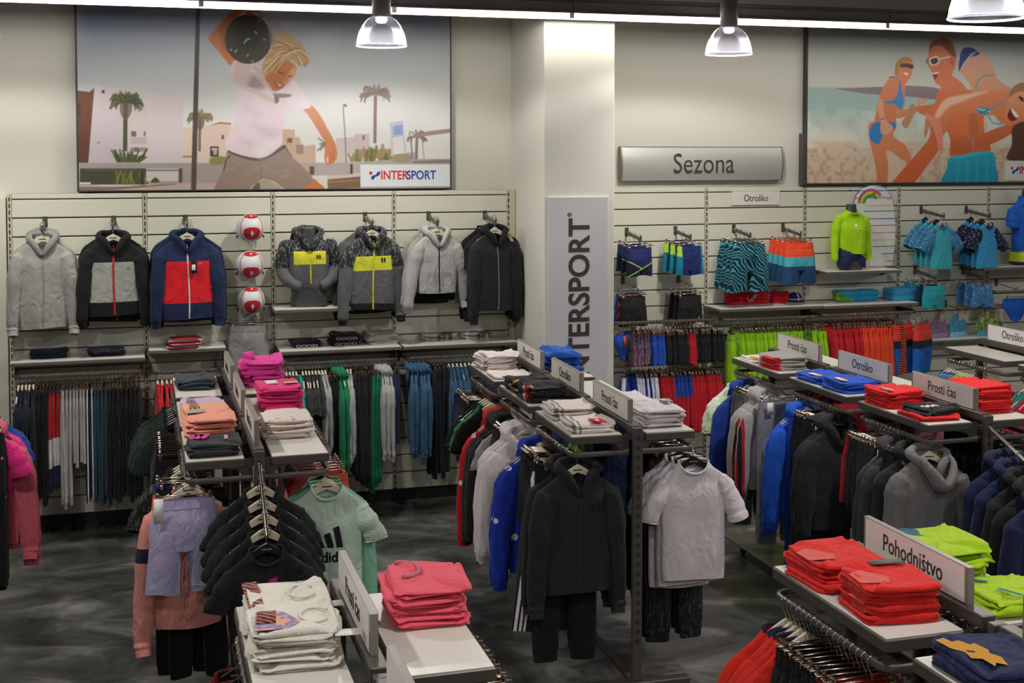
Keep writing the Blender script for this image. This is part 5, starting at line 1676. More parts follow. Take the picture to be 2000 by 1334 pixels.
C.poly([(1100, 600), (1250, 530), (1380, 580), (1560, 480), (1840, 390), (1880, 480), (1640, 620), (1420, 690), (1280, 760), (1150, 760)], '#d8764a', soft=.006, col2='#c76339').line([(1370, 570), (1385, 710)], 14, '#9aa0b4')
for k in range(4): C.line([(1120, 610 + k * 40), (1300, 590 + k * 42)], 8, '#a04a2b', a=.7)
C.poly([(1780, 250), (1820, 60), (1930, -20), (2200, 0), (2200, 400), (1900, 400), (1760, 400)], '#eda985', soft=.006, col2='#dd8455')
C.poly([(1820, 60), (1860, -60), (2000, -120), (2200, -100), (2200, 0), (1950, -10)], '#b07c52', soft=.01)
C.poly([(1800, 270), (1860, 190), (1930, 290), (1880, 350), (1820, 340)], '#7d1f22').poly([(1855, 195), (1935, 290), (1900, 310), (1850, 240)], '#f4eee8').poly([(1930, 50), (1990, 70), (1990, 120), (1960, 100)], '#4a332c')
C.poly([(1880, 400), (2200, 380), (2200, 830), (1800, 830), (1850, 640)], '#5e4234', soft=.015)
C.object('print', t2)
a, b = at_y(1962, 356, .07), at_y(1962, 314, .07)
logo_panel(a[0], 9.9, 2.675, b[2], .0700, t2, at_y(1976, 333, .07)[0], .08)

# ================================================================ right wall: swimwear
RY = .1


def clip_set(u, v, n, make, mats_list, labels, arm_label, name='swim_boxers', cat='trunks', L=.33, f0=.35, thin=False, turn=.1, cx=.1, extra=None, dx=-.03, sy=.7):
    a = at_y(u, v, RY); x, z = a[0], a[2]
    hook_arm(x, RY, z, L, arm_label, thin=thin)
    for i in range(n):
        f = f0 + (.93 - f0) * i / max(1, n - 1) if n > 1 else .9
        p = arm_pt(x, RY, z, L, f, thin=thin)
        p.x += dx * (n - 1 - i) * .3
        g = make(i)
        put(Tpl(g, extra(g, i) if extra else ()), name, labels[i], cat, p, mats_list[min(i, len(mats_list) - 1)], turn, None, (1, sy if i < n - 1 else 1, 1))
        hanger('clip', p, turn, 'clips of the ' + labels[i], near=True, cx=cx)
    return x, z


ORD = ('rearmost', 'second', 'third', 'foremost')
nvy = fab('#1f2f6b', .6); lime_m = fab('#b9e01f'); tealm = fab('#2089a8', .6)
tr1 = zoned('trunks_navy_lime_lines', '#222c63', [('#1a1f3e', [('+xz', -1, -.262)]), ('#b7d84a', [('+xz', -.272, -.262)]), ('#1a1f3e', [('-xz', -1, -.272)]), ('#b7d84a', [('-xz', -.282, -.272)])], .6)
clip_set(1224, 447, 3, lambda i: Bottom(w=.118, L=.24, rise=.17, leg=.068, hip=1.06, d=.035, seed=200 + i, n=40, gap=.004), [{0: fab('#1a2c4c', .6)}, {0: tr1}, {0: tr1}],
         ['%s navy swim trunks with lime side lines on the upper left hook' % k for k in ('rearmost', 'middle', 'foremost')], 'upper left hook arm of navy trunks with lime lines')
tr2 = zoned('trunks_navy_teal_side', '#232f6e', [('#1c86a6', [('x', -.2, -.085), ('z', -.5, -.18)]), ('#b3d93c', [('x', -.2, -.085), ('z', -.18, 0)]), ('#1c86a6', [('x', .1, .2)])], .6)
clip_set(1319, 444, 3, lambda i: Bottom(w=.126, L=.25, rise=.19, leg=.072, hip=1.06, d=.035, seed=210 + i, n=40, gap=.002), [{0: tr2}],
         ['%s navy swim trunks with teal and lime side panels' % k for k in ('rearmost', 'middle', 'foremost')], 'hook arm of navy trunks with teal side panels', dx=-.07)
multi = pfab('trunks_multicolour', '#17181a', '#d8402c', 'streak', 16, .52)
clip_set(1216, 541, 3, lambda i: Bottom(w=.115, L=.25, rise=.18, leg=.072, hip=1.1, d=.035, seed=220 + i, n=40, gap=.004), [{0: fab('#2459b8', .6)}, {0: multi}, {0: fab('#1d1f20', .55), 6: tealm}],
         ['blue swim trunks at the back of the lower left hook', 'colourful printed swim trunks in the middle of the lower left hook', 'plain black swim trunks in front on the lower left hook'], 'thin lower left hook arm of the black trunks', thin=True, L=.28, dx=.02)
clip_set(1325, 539, 3, lambda i: Bottom(w=.112, L=.24, rise=.18, leg=.075, hip=1.1, d=.035, seed=230 + i, n=40, gap=.004), [{0: fab('#1c1d1f', .55), 6: lime_m}],
         ['%s short black swim trunks on the lower middle hook' % k for k in ('rearmost', 'second', 'foremost lime-logo')], 'thin lower middle hook arm of short black trunks', thin=True, L=.28, dx=-.03,
         extra=lambda g, i: [g.patch([(.06, -.19), (.085, -.185), (.08, -.2)], 'logo')] if i == 2 else ())
zeb = pfab('zebra_teal', '#12323f', '#4da3b4', 'zebra', 15, .74)
clip_set(1433, 441, 4, lambda i: Bottom(w=.165, L=.42, rise=.22, leg=.11, hip=1.14, d=.05, seed=240 + i, n=48, flare=.015), [{0: zeb, 1: zeb}],
         ['%s teal zebra striped board shorts' % k for k in ('rearmost', 'second', 'third', 'foremost tagged')], 'hook arm of the teal zebra board shorts', 'board_shorts', 'shorts', cx=.14, dx=-.035,
         extra=lambda g, i: [('price_tag', MB().box(-.018, .02, -.075, -.072, -.21, -.135, .002), 7)] if i == 3 else ())
otn = zoned('orange_turquoise_navy', '#1d4a70', [('#f0512b', [('z', -.215, 0)]), ('#4fb3c4', [('z', -.3, -.215)])], .7)
clip_set(1529, 439, 4, lambda i: Bottom(w=.15, L=.365, rise=.22, leg=.1, hip=1.1, d=.05, seed=250 + i, n=44), [{0: otn, 1: otn}],
         ['%s orange, turquoise and navy board shorts on the hook' % k for k in ORD], 'hook arm of the orange and turquoise board shorts', 'board_shorts', 'shorts', cx=.12, dx=-.06)

# swim shirts
for u, base, slv_, lb, sd in ((1799, '#46b7c8', ('pat', '#3d7fb0', '#bfe0ea', 'dots', 55, .25), 'turquoise swim shirt with speckled blue sleeves', 260), (1887, '#3f9fd4', ('pat', '#1c2440', '#cfd6e6', 'dots', 45, .22), 'sky blue swim shirt with navy dotted sleeves', 270)):
    a = at_y(u, 404, RY); x, z = a[0], a[2]
    hook_arm(x, RY, z, .36, 'hook arm of the %ss' % lb)
    bm = fab(base, .7); sm = pfab('sleeve_%d' % sd, *slv_[1:])
    for i in range(4):
        p = arm_pt(x, RY, z, .36, .35 + .19 * i)
        p.x -= .012 * (3 - i)
        put(Tpl(Top(w=.125, L=.42, sleeve='short', sl=.2, so=.12, d=.035, seed=sd + i, n=44, nv=30, neck=.055, drop=.03, band=False, hem=1.0, slope=.05)), 'swim_shirt', '%s %s' % (ORD[i], lb), 'shirt', p, {0: bm, 1: sm, 3: sm}, .12, None, (1, .7, 1))
        hanger('cream' if i % 2 else 'black', p, .12, '%s hanger of the %ss' % (ORD[i], lb), near=True, hs=.66)
tqs = pfab('turquoise_speck', '#2f93ad', '#8fd0da', 'dots', 50, .25); bls = pfab('blue_speck', '#3f7fb3', '#b4d5e8', 'dots', 60, .25)
coral_star = fab('#e0583f')
clip_set(1787, 522, 4, lambda i: Bottom(w=.12, L=.2, rise=.15, leg=.066, hip=1.08, d=.03, seed=280 + i, n=36, gap=.004), [{0: tqs}, {0: tqs}, {0: fab('#1b3a58')}, {0: fab('#2aa8b0', .7), 6: coral_star}],
         ['rearmost speckled turquoise swim shorts under the turquoise shirts', 'second speckled turquoise swim shorts under the turquoise shirts', 'dark navy swim shorts under the turquoise shirts', 'plain turquoise swim shorts with a coral star'], 'hook arm of the turquoise swim shorts', L=.33, dx=-.09,
         extra=lambda g, i: [g.patch([(.05 + (.02 if k % 2 else .009) * math.sin(k * PI / 5), -.13 + (.02 if k % 2 else .009) * math.cos(k * PI / 5)) for k in range(10)], 'star')] if i == 3 else ())
clip_set(1880, 523, 3, lambda i: Bottom(w=.115, L=.19, rise=.14, leg=.066, hip=1.08, d=.03, seed=290 + i, n=36, gap=.004), [{0: bls}],
         ['%s speckled sky blue swim shorts' % k for k in ('rearmost', 'middle', 'foremost')], 'hook arm of the speckled sky blue swim shorts', L=.33, dx=-.06)


def sun_cap(loc, rz, lb, m1, m2, s=1.0):
    t = thing('sun_hat', lb, 'cap', loc, rz)
    cx, sx = ring_shape(22, .9)
    R = []
    for f in np.linspace(0, 1, 9):
        hw = smooth_interp([0, .15, .6, 1], [.012, .05, .1, .085], f) * s; R.append([(c * hw, q * .03 * (1 - .3 * f) + .006 * math.sin(9 * c + 5 * f), -.05 * s - f * .17 * s) for c, q in zip(cx, sx)])
    MB().loft(R, cap=True).build('crown', m1, t, True)
    R = []
    for k, (rr, dz) in enumerate(((.085, 0), (.1, -.03), (.1, -.055), (.07, -.085), (.02, -.1))):
        R.append([(c * rr * s, q * .022 - .014, -.2 * s + dz * s) for c, q in zip(cx, sx)])
    MB().loft(R, cap=True).build('brim', m2, t, True)
    MB().tube([(0, 0, 0), (.004, 0, -.03), (0, 0, -.06)], .003, 5).build('loop', M['plinth'], t)
    MB().box(-.02, .025, -.035, -.033, -.1 * s, -.035 * s).build('price_tag', plain('tag_kraft', '#b7a183', .7), t)


for u, v, lb, c1, c2 in ((1810, 590, 'mauve child sun cap on the wall hook', pfab('cap_mauve', '#8f7592', '#4a3d58', 'dots', 40, .25), fab('#8f7a98')),
                         (1846, 588, 'blue sun cap with pink confetti dots', pfab('cap_confetti', '#2f93b8', '#e8357f', 'dots', 60, .28, '#c9d838'), fab('#7fa9c4')),
                         (1898, 585, 'left green leaf print sun cap', pfab('cap_leaf', '#5f8a4c', '#b5bf62', 'noise', 30, .54), fab('#4f93b0')),
                         (1915, 588, 'right green leaf print sun cap in front', pfab('cap_leaf', '#5f8a4c', '#b5bf62', 'noise', 30, .54), fab('#58a3bf'))):
    a = at_y(u, v, RY)
    hook_arm(a[0], RY, a[2], .22, 'thin hook arm of the ' + lb, thin=True)
    sun_cap(arm_pt(a[0], RY, a[2], .22, .9, thin=True), .15, lb, c1, c2, 1.1)

# blue swim brief at the right edge
p = Vector(at_y(1985, 558, -.2))
hook_arm(p.x, RY, p.z + .03, .3, 'hook arm of the blue swim brief at the right edge', thin=True)
p.z = arm_pt(p.x, RY, p.z + .03, .3, .95, thin=True).z
put(Tpl(Brief(w=.16, h=.2, d=.03, seed=7)), 'swim_brief', 'bright blue swim brief hanging at the right edge', 'swimwear', p, {0: fab('#1c5fd0', .6), 1: fab('#1853b8')}, .1)
hanger('clip', p, .1, 'clip hanger of the bright blue swim brief', near=True)

# ---------------------------------------------------------------- torsos and bodyboard
tx = px_x(1661, 528, -.12)
torso_form('torso_mannequin', 'dark grey headless child torso wearing a lime swim shirt', (tx, -.12, 1.866), L=.60, w=.122, d=.075, neck=.045)
slv = [(.1, 0, -.06, .026), (.13, 0, -.085, .047), (.155, -.004, -.16, .045), (.172, -.004, -.28, .04), (.182, -.01, -.42, .036), (.184, -.01, -.455, .036)]
limeF = fab('#a9dd16', .7)
g = Top(w=.14, L=.40, d=.088, seed=300, n=60, nv=40, sleeves=slv, neck=.055, drop=.02, band=False, hem=.88, slope=.055, fold=.8)
put(Tpl(g, [g.patch([(-.012, -.12), (.012, -.12), (.018, -.145), (.0, -.155), (-.018, -.145)], 'logo', .006), g.patch([(-.035, -.162), (.035, -.162), (.035, -.168), (-.035, -.168)], 'logo', .007)]), 'swim_shirt', 'lime green long-sleeved swim shirt worn by the torso', 'shirt', (tx, -.12, 1.866 + .545 - NZ), {0: limeF, 6: fab('#dff0b0')}, .03)
put(Tpl(Bottom(w=.13, L=.185, rise=.14, leg=.066, hip=1.03, d=.096, seed=301, n=40, gap=.002)), 'swim_boxers', 'navy swim trunks with lime curves worn by the lime torso', 'trunks', (tx, -.12, 1.866 + .2 - WZ), {0: zoned('trunks_torso', '#20264f', [('#b7d84a', [('+xz', -.125, -.112)]), ('#35503a', [('+xz', -.112, -.09)])], .6)}, .03)

bx = px_x(1708, 528, .03)
t = thing('bodyboard', 'white bodyboard with rainbow and coloured stripes standing behind the lime torso', 'bodyboard', (bx, .045, 1.867), 0, rot=(-.04, 0, .0))
def bb(s=1.0, dz=0):
    h, w = .77, .228
    pts = []
    for a in np.linspace(0, 1, 41):
        pass
    L = [(-w * .86, 0), (-w * .97, .2), (-w, .42), (-w * .93, .58), (-w * .72, .69), (-w * .4, .75), (0, .77)]
    zs = [q[1] for q in L]; xs = [q[0] for q in L]
    Z = np.concatenate([np.linspace(0, .6, 9), np.linspace(.64, .77, 9)])
    left = [(float(smooth_interp(zs, xs, z)), z) for z in Z]
    left[-1] = (-.02, .77)
    P = left + [(-x, z) for x, z in left[::-1]]
    c = (0, .38)
    return [(c[0] + (x - c[0]) * s, c[1] + (z - c[1]) * s) for x, z in P]
bbw = plain('bodyboard_white', '#e3e2de', .3, var=.02)
o = MB().loft([[(x, y, z) for x, z in bb(s)] for y, s in ((.028, .96), (.02, 1), (-.012, 1), (-.022, .97))], cap=True).build('deck', bbw, t, 'auto')
PX = lambda u, v: (float(at_y(u, v, .02)[0]) - bx, float(at_y(u, v, .02)[2]) - 1.867)
cols = dict(r='#d24a3e', y='#dcd23c', b='#3f66b0', g='#3f8f62', o='#e0863a')
for k, (v, c, u0, u1) in enumerate(((387, 'r', 1672, 1748), (402, 'y', 1690, 1752), (413, 'g', 1690, 1758), (428, 'b', 1690, 1758), (441, 'r', 1700, 1758), (455, 'o', 1706, 1756), (469, 'y', 1706, 1755), (482, 'g', 1706, 1754), (496, 'b', 1722, 1753), (510, 'r', 1732, 1750), (362, 'g', 1692, 1728), (373, 'b', 1680, 1740), (524, 'y', 1728, 1744))):
    (xa, za), (xb, zb) = PX(u0, v), PX(u1, v - 2)
    MB().box(xa, xb - .012, -.0235, -.0222, min(za, zb) - .003, min(za, zb) + .004).build('stripe', plain('stripe_' + c, cols[c], .35), t)
c0 = PX(1704, 398)
for r0, r1, c in ((.115, .14, '#b5579e'), (.09, .115, '#d8d33a'), (.062, .09, '#43a05f')):
    A = np.linspace(.62, PI - .05, 14)
    V = [(c0[0] + r * math.cos(a), -.0245, c0[1] + r * math.sin(a)) for a in A for r in (r0, r1)]
    MB().add(V, [(2 * i, 2 * i + 1, 2 * i + 3, 2 * i + 2) for i in range(13)]).build('rainbow_band', plain('rainbow' + c, c, .35), t)
for u, v, s in ((1734, 366, .016), (1664, 372, .014)):
    a = PX(u, v); MB().add([(a[0] + (s if k % 2 == 0 else s * .42) * math.sin(k * PI / 5), -.0246, a[1] + (s if k % 2 == 0 else s * .42) * math.cos(k * PI / 5)) for k in range(10)], [tuple(range(10))]).build('star', plain('star_navy', '#2a3358', .4), t)
a = PX(1710, 378); MB().lathe([(0, 0), (.014, .0), (.016, .004), (.008, .006), (0, .003)], 14).build('leash_plug', M['torso'], t).location = (a[0], -.026, a[1])
t.children[-1].rotation_euler = (PI / 2, 0, 0)
for u, v, w in ((1727, 385, .02), (1740, 388, .014)):
    a = PX(u, v); MB().add([(a[0] + w * 1.5 * math.cos(q), -.0247, a[1] + w * .6 * math.sin(q) * (1 + .3 * math.cos(3 * q))) for q in np.linspace(0, 2 * PI, 18)[:-1]], [tuple(range(17))]).build('cloud', plain('cloud_grey', '#bfc0c4', .4), t)

tx = px_x(2004, 530, -.1)
torso_form('torso_mannequin', 'dark torso in a royal blue shirt cut off by the right edge', (tx, -.1, 1.861), L=.72, w=.15, d=.09)
g = Top(w=.172, L=.5, sleeve='short', d=.1, seed=310, n=50, nv=36, sl=.2, so=.0, band=False, drop=.02, fold=.8)
put(Tpl(g), 'swim_shirt', 'royal blue swim shirt worn by the right edge torso', 'shirt', (tx, -.1, 1.861 + .655 - NZ), {0: fab('#1d62c8', .7)}, .1)
put(Tpl(Bottom(w=.145, L=.23, rise=.18, leg=.08, hip=1.05, d=.1, seed=311, n=40)), 'board_shorts', 'blue and yellow board shorts worn by the right edge torso', 'shorts', (tx, -.1, 1.861 + .25 - WZ), {0: zoned('edge_shorts', '#d5dd2c', [('#4c8fc0', [('z', -.22, 0)]), ('#1e2f62', [('z', -.6, -.31)])])}, .1)

# ---------------------------------------------------------------- towels and cap
def towel(u, v, z, w, d, h, lb, m, rz=0, n=3, y=None, extra=None):
    a = at_z(u, v, z) if y is None else at_y(u, v, y)
    r = Folded(w=w, dp=d, h=h, layers=n, seed=int(u), messy=.8)
    ex = []
    if extra: ex = extra(r)
    put(Tpl(r, ex), 'beach_towel', lb, 'towel', (a[0], a[1], z + .0005), m, rz)


redw = fab('#c8202c'); anw = M['white']
def anchor(r):
    y = -r.dp / 2 - .006; cx = .02; cz = r.h * .5
    m = MB()
    m.tube([(cx - .03, y, cz - .02), (cx + .035, y, cz + .025)], .005, 5)
    m.tube([(cx + .035 + .011 * math.cos(q), y, cz + .03 + .011 * math.sin(q)) for q in np.linspace(0, 2 * PI, 12)], .0035, 5)
    m.tube([(cx - .05, y, cz + .012), (cx - .045, y, cz - .012), (cx - .025, y, cz - .026), (cx, y, cz - .024), (cx + .012, y, cz - .012)], .0045, 5)
    m.tube([(cx + .005, y, cz + .028), (cx + .035, y, cz + .0)], .004, 5)
    return [('anchor', m, 6)]


towel(1455, 592, 1.56, .44, .2, .11, 'left folded red towel with white anchor', {0: redw, 6: anw}, .0, 3, None, anchor)
towel(1518, 590, 1.56, .17, .17, .1, 'right folded red towel beside the navy cap', {0: redw}, .0)
a = at_z(1549, 588, 1.56)
t = thing('peaked_hat', 'small navy cap with white cross lines on the wall shelf', 'cap', (a[0], a[1], 1.5605), .2)
MB().lathe([(.078, 0), (.08, .03), (.07, .065), (.045, .085), (0, .092)], 20).build('crown', zoned('cap_navy', '#1d2f5a', [('#d8dade', [('|x', -1, .007)]), ('#d8dade', [('z', .02, .028)])]), t, True)
MB().loft([[(x, -.06 - k * (1 - (x / .075) ** 2) ** .5 * .07 if abs(x) < .075 else -.06, zz - k * .01) for x in np.linspace(-.075, .075, 11)] for k, zz in ((0, .012), (1, .014))], closed=False).build('visor', fab('#1a2a50'), t, True)
gb = zoned('towel_green_blue', '#2f9fd0', [(('pat', '#6fae3c', '#a6cf58', 'noise', 18, .5), [('+xz', -1, -.02)]), ('#e6c93a', [('x', .21, .218)])])
towel(1668, 586, 1.555, .46, .2, .1, 'left green and blue palm print towel', {0: gb}, 0, 2)
towel(1690, 582, 1.555 + .101, .3, .16, .035, 'green palm print towel lying on the left towel', {0: pfab('towel_leaf', '#4f9a3a', '#9fce52', 'noise', 16, .5)}, .1, 2) if False else None
towel(1757, 585, 1.555, .27, .2, .11, 'right blue towel with yellow edge', {0: zoned('towel_blue_y', '#3aa3d6', [('#e6c93a', [('x', .115, .125)])])}, .0, 2)

# ---------------------------------------------------------------- right wall rails
kt = [B(w=.12, L=.24, rise=.16, seed=320 + i, n=18, d=.05, leg=.075, hip=1.12) for i in range(3)]
ks = [B(w=.135, L=.33, rise=.2, seed=330 + i, n=20, d=.06, leg=.085, hip=1.15) for i in range(3)]
kb = [B(w=.145, L=.44, rise=.22, seed=340 + i, n=22, d=.06, leg=.095, hip=1.15) for i in range(3)]
HA = 'clip hanger on the small swim trunks rail'
camo = pfab('trunks_grey_pink', '#4a4c5c', '#c77f9a', 'streak', 22, .56)
hang_row((4.93, -.25, 1.47), (5.85, -.25, 1.47), [
    R_(1, Tpl(Brief(w=.14, h=.2, d=.04, seed=4), [('price_tag', MB().box(-.07, -.03, -.05, -.048, -.19, -.1), 7)]), {0: fab('#2459c0', .6), 7: plain('tag_orange', '#e0562c', .6)}, 'swim_brief', 'blue swim brief with an orange tag, first on the trunks rail', 'swimwear', 'clip', HA, th=1, turn=-.95, gap=2.2),
    R_(5, kt, {0: camo}, 'swim_boxers', 'grey and pink patterned swim trunks on the small trunks rail', 'trunks', 'clip', HA, th=.55, gap=1.1, sc=1.05),
    R_(5, kt, {0: fab('#1f4fb4', .6)}, 'swim_boxers', 'royal blue swim trunks on the small trunks rail', 'trunks', 'clip', HA, th=.55, gap=.9, sc=1.05),
    R_(7, kt, {0: fab('#16171c', .6)}, 'swim_boxers', 'black swim trunks left of the red pair', 'trunks', 'clip', HA, th=.55, gap=1),
    R_(2, kt, {0: fab('#c01a2a', .6)}, 'swim_boxers', 'red swim trunks on the small trunks rail', 'trunks', 'clip', HA, th=.6, gap=1.1, sc=1.08),
    R_(9, kt, {0: fab('#131417', .6)}, 'swim_boxers', 'black swim trunks right of the red pair', 'trunks', 'clip', HA, th=.55, gap=.9),
], PI / 2, 21, jit=.1)
HB = 'clip hanger on the lower blue and red shorts rail'
bws = zoned('shorts_blue_white', '#1f49a8', [('#e0e2ea', [('|x', .11, 1), ('y', -.02, .02)])], .7)
brs = zoned('shorts_blue_red', '#c01d2c', [('#1f47a6', [('z', -.27, 0)])], .7)
hang_row((4.95, -.25, 1.102), (5.84, -.25, 1.102), [
    R_(1, kb[0], {0: bws}, 'shorts', 'blue shorts with a white edge, first on the lower rail', 'shorts', 'clip', HB, th=.9, turn=-.6, gap=2),
    R_(7, kb, {0: bws}, 'shorts', 'blue shorts with white side stripes on the lower rail', 'shorts', 'clip', HB, th=.5),
    R_(4, kb, {0: fab('#c01d2c')}, 'shorts', 'plain red shorts between the blue ones', 'shorts', 'clip', HB, th=.5),
    R_(5, kb, {0: brs}, 'shorts', 'blue over red two-tone shorts', 'shorts', 'clip', HB, th=.5),
    R_(9, kb, {0: fab('#c41c28')}, 'shorts', 'red shorts at the right end of the lower rail', 'shorts', 'clip', HB, th=.55, sc=1.06),
], PI / 2, 22, jit=.1)
HC = 'clip hanger on the lime shorts rail'
lm = fab('#94c81a', .75)
hang_row((5.95, -.25, 1.46), (6.84, -.25, 1.46), [
    R_(1, Tpl(Bottom(w=.145, L=.44, rise=.22, seed=345, n=36, d=.06, leg=.095, hip=1.15), [('price_tag', MB().box(.02, .085, -.068, -.066, -.27, -.15), 7)]), {0: lm, 7: M['paper']}, 'shorts', 'foremost lime shorts with a white paper tag', 'shorts', 'clip', HC, th=.9, turn=-.5, gap=2.2, sc=1.12),
    R_(18, ks, {0: lm}, 'shorts', 'lime green shorts packed on the right wall rail', 'shorts', 'clip', HC, th=.5, sc=1.15),
    R_(2, ks, {0: pfab('lime_dark', '#5c7a2a', '#25301a', 'noise', 20, .5)}, 'shorts', 'dark green patterned shorts among the lime ones', 'shorts', 'clip', HC, th=.5),
    R_(4, ks, {0: lm}, 'shorts', 'lime green shorts next to the red ones', 'shorts', 'clip', HC, th=.5, sc=1.2),
], PI / 2, 23, jit=.12)
HD = 'clip hanger on the red and orange swim shorts rail'
rnb = zoned('shorts_red_navy_blue', '#1663b8', [('#e84038', [('z', -.235, 0)]), ('#1d2036', [('z', -.305, -.235)])], .7)
hang_row((6.92, -.25, 1.465), (7.66, -.25, 1.465), [
    R_(8, ks, {0: fab('#c41f2c', .7)}, 'swim_shorts', 'crimson swim shorts on the orange rail', 'shorts', 'clip', HD, th=.55, sc=1.2),
    R_(9, ks, {0: fab('#ea4a26', .7)}, 'swim_shorts', 'bright orange swim shorts on the wall rail', 'shorts', 'clip', HD, th=.55, sc=1.2),
    R_(4, kb, {0: pfab('orange_stripe', '#2a2a30', '#d0592c', 'stripe', 14, .5)}, 'swim_shorts', 'dark and orange striped swim shorts at the rail end', 'shorts', 'clip', HD, th=.5),
], PI / 2, 24, jit=.1)

for k, (u, lb) in enumerate(((1762, 'left of two coral, navy and blue swim shorts'), (1801, 'right of two coral, navy and blue swim shorts'))):
    p = Vector((px_x(u, 620, -.33 - .03 * k), -.33 - .03 * k, 1.465))
    put(Tpl(Bottom(w=.15, L=.45, rise=.23, leg=.095, hip=1.1, d=.05, seed=350 + k, n=44)), 'swim_shorts', lb, 'shorts', p, {0: rnb, 1: fab('#e84038')}, .45 + .1 * k)
    hanger('clip', p, .45 + .1 * k, 'clip hanger of the ' + lb, near=True, cx=.12)
o = [q for q in bpy.data.objects if q.name == 'bodyboard'][0]
MB().loft([[(x, y, z) for x, z in bb(s_)] for y, s_ in ((-.013, 1.004), (.02, 1.008), (.0205, 1.0))]).build('rail_edge', plain('bodyboard_edge', '#9aa0a2', .35), o, True)

# ================================================================ goods on the gondolas
def side_row(g, i, sx, runs, seed, a=.06, b=.06, jit=.1):
    b0, b1 = g.bay(i)
    hang_row(g.pt(sx * .345, b0 - a, 1.35), g.pt(sx * .345, b1 + b, 1.35), runs, g.rz, seed, jit)


def shelf_pt(g, i, sx, f, side=.5, z=1.45):
    """f: 0 far .. 1 near along the shelf, side: 0 inner .. 1 outer"""
    b0, b1 = g.bay(i)
    p = g.pt(sx * (.07 + .27 * side), b0 + (b1 - b0) * f, z)
    return (p.x, p.y, z)


def tagpart(x, y, z, w=.05, h=.075):
    return ('price_tag', MB().box(x - w / 2, x + w / 2, y - h / 2, y + h / 2, z, z + .0015), 7)


STK = {1: ['single'], 2: ['bottom', 'top'], 3: ['bottom', 'middle', 'top'], 4: ['bottom', 'second', 'third', 'top'], 5: ['bottom', 'second', 'third', 'fourth', 'top'], 6: ['bottom', 'second', 'third', 'fourth', 'fifth', 'top']}


def stack(g, i, sx, f, n, col, what, name='folded_shirt', cat='shirt', w=.25, dp=.28, h=.024, side=.5, rz=0, seed=0, layers=2, extra=None, mats=None, messy=1.2):
    m = mats or {0: fab(col) if isinstance(col, str) else col}
    return pile(shelf_pt(g, i, sx, f, side), g.rz + rz, n, dict(w=w, dp=dp, h=h, layers=layers, messy=messy), name, [('%s %s' % (k, what)) if n > 1 else what for k in STK[n]], cat, m, seed, .06, None, extra)


PAPER = M['paper']
top_only = lambda n, fn: (lambda g, i: fn(g) if i == n - 1 else ())

# ------------------------------------------------ left gondola, shelves
stack(GL, 0, -1, .5, 2, '#3c4046', 'folded slate grey shirt on the farthest left table', w=.24, dp=.3, h=.03, seed=400, messy=2)
def word(g, txt, size, x, y, rot, slot=6):
    me = text_mesh(txt, size, .005, .9, .0004)
    c, n = math.cos(rot), math.sin(rot)
    m = MB().add([(x + v.co.x * c - v.co.z * n, y + v.co.x * n + v.co.z * c, g.h + .0095) for v in me.vertices], [tuple(q.vertices) for q in me.polygons])
    bpy.data.meshes.remove(me)
    return ('lettering', m, slot)


stack(GL, 1, -1, .28, 1, '#c9a9c4', 'folded lilac shirt with dark letters', w=.24, dp=.3, h=.03, seed=403, mats={0: fab('#c9a9c4'), 6: fab('#7a2f6b')}, extra=top_only(1, lambda g: [word(g, 'NIKE', .075, -.065, 0, -PI / 2)]))
stack(GL, 1, -1, .74, 2, '#e5a583', 'folded apricot shirt with dark letters', w=.25, dp=.3, h=.03, seed=405, mats={0: fab('#e5a583'), 6: fab('#7a4438')}, extra=lambda g, i: [word(g, 'NIKE', .08, -.065, 0, -PI / 2)] if i else ())
stack(GL, 2, -1, .26, 5, '#e89a84', 'folded peach shirt of the tall peach stack', w=.25, dp=.3, h=.023, seed=408,
      extra=top_only(5, lambda g: [g.patch([(-.12, .02), (-.02, .04), (-.02, .13), (-.12, .12)], 'print')]), mats={0: fab('#e89a84'), 6: fab('#a3a084')})
stack(GL, 2, -1, .74, 2, '#2d2f31', 'folded charcoal shirt with magenta stripes', w=.26, dp=.27, h=.03, seed=414,
      extra=top_only(2, lambda g: [g.patch([(-.12 + k * .03, .0), (-.1 + k * .03, .0), (-.075 + k * .03, .1), (-.115 + k * .022, .1)], 'print') for k in range(3)] + [tagpart(.06, .02, g.h + .006, .02, .09)]), mats={0: fab('#2d2f31'), 6: fab('#c62a8c'), 7: fab('#c9a2a2')})
stack(GL, 0, 1, .5, 5, '#d83c96', 'folded pink hooded shirt on the farthest right table', w=.25, dp=.32, h=.032, seed=420, messy=2.2, layers=2,
      extra=top_only(5, lambda g: [('hood', MB().tube([(-.06, -.09, g.h + .01), (-.1, 0, g.h + .022), (-.06, .09, g.h + .01)], .022, 8), 0)]))
hp = fab('#dc2f78')
stack(GL, 1, 1, .45, 6, '#dc2f78', 'folded hot pink shirt of the tagged stack', w=.25, dp=.3, h=.022, seed=428, side=.6,
      extra=top_only(6, lambda g: [tagpart(-.04, .02, g.h + .007, .07, .11), g.patch([(.03, -.05), (.11, -.05), (.11, .0), (.03, .0)], 'print')]), mats={0: hp, 6: fab('#cdbb8f'), 7: M['paper']})
hearts = pfab('white_hearts', '#dccfc4', '#d8708a', 'dots', 12, .17)
stack(GL, 2, 1, .3, 4, hearts, 'folded white shirt with pink hearts', w=.26, dp=.3, h=.024, seed=436, side=.45)

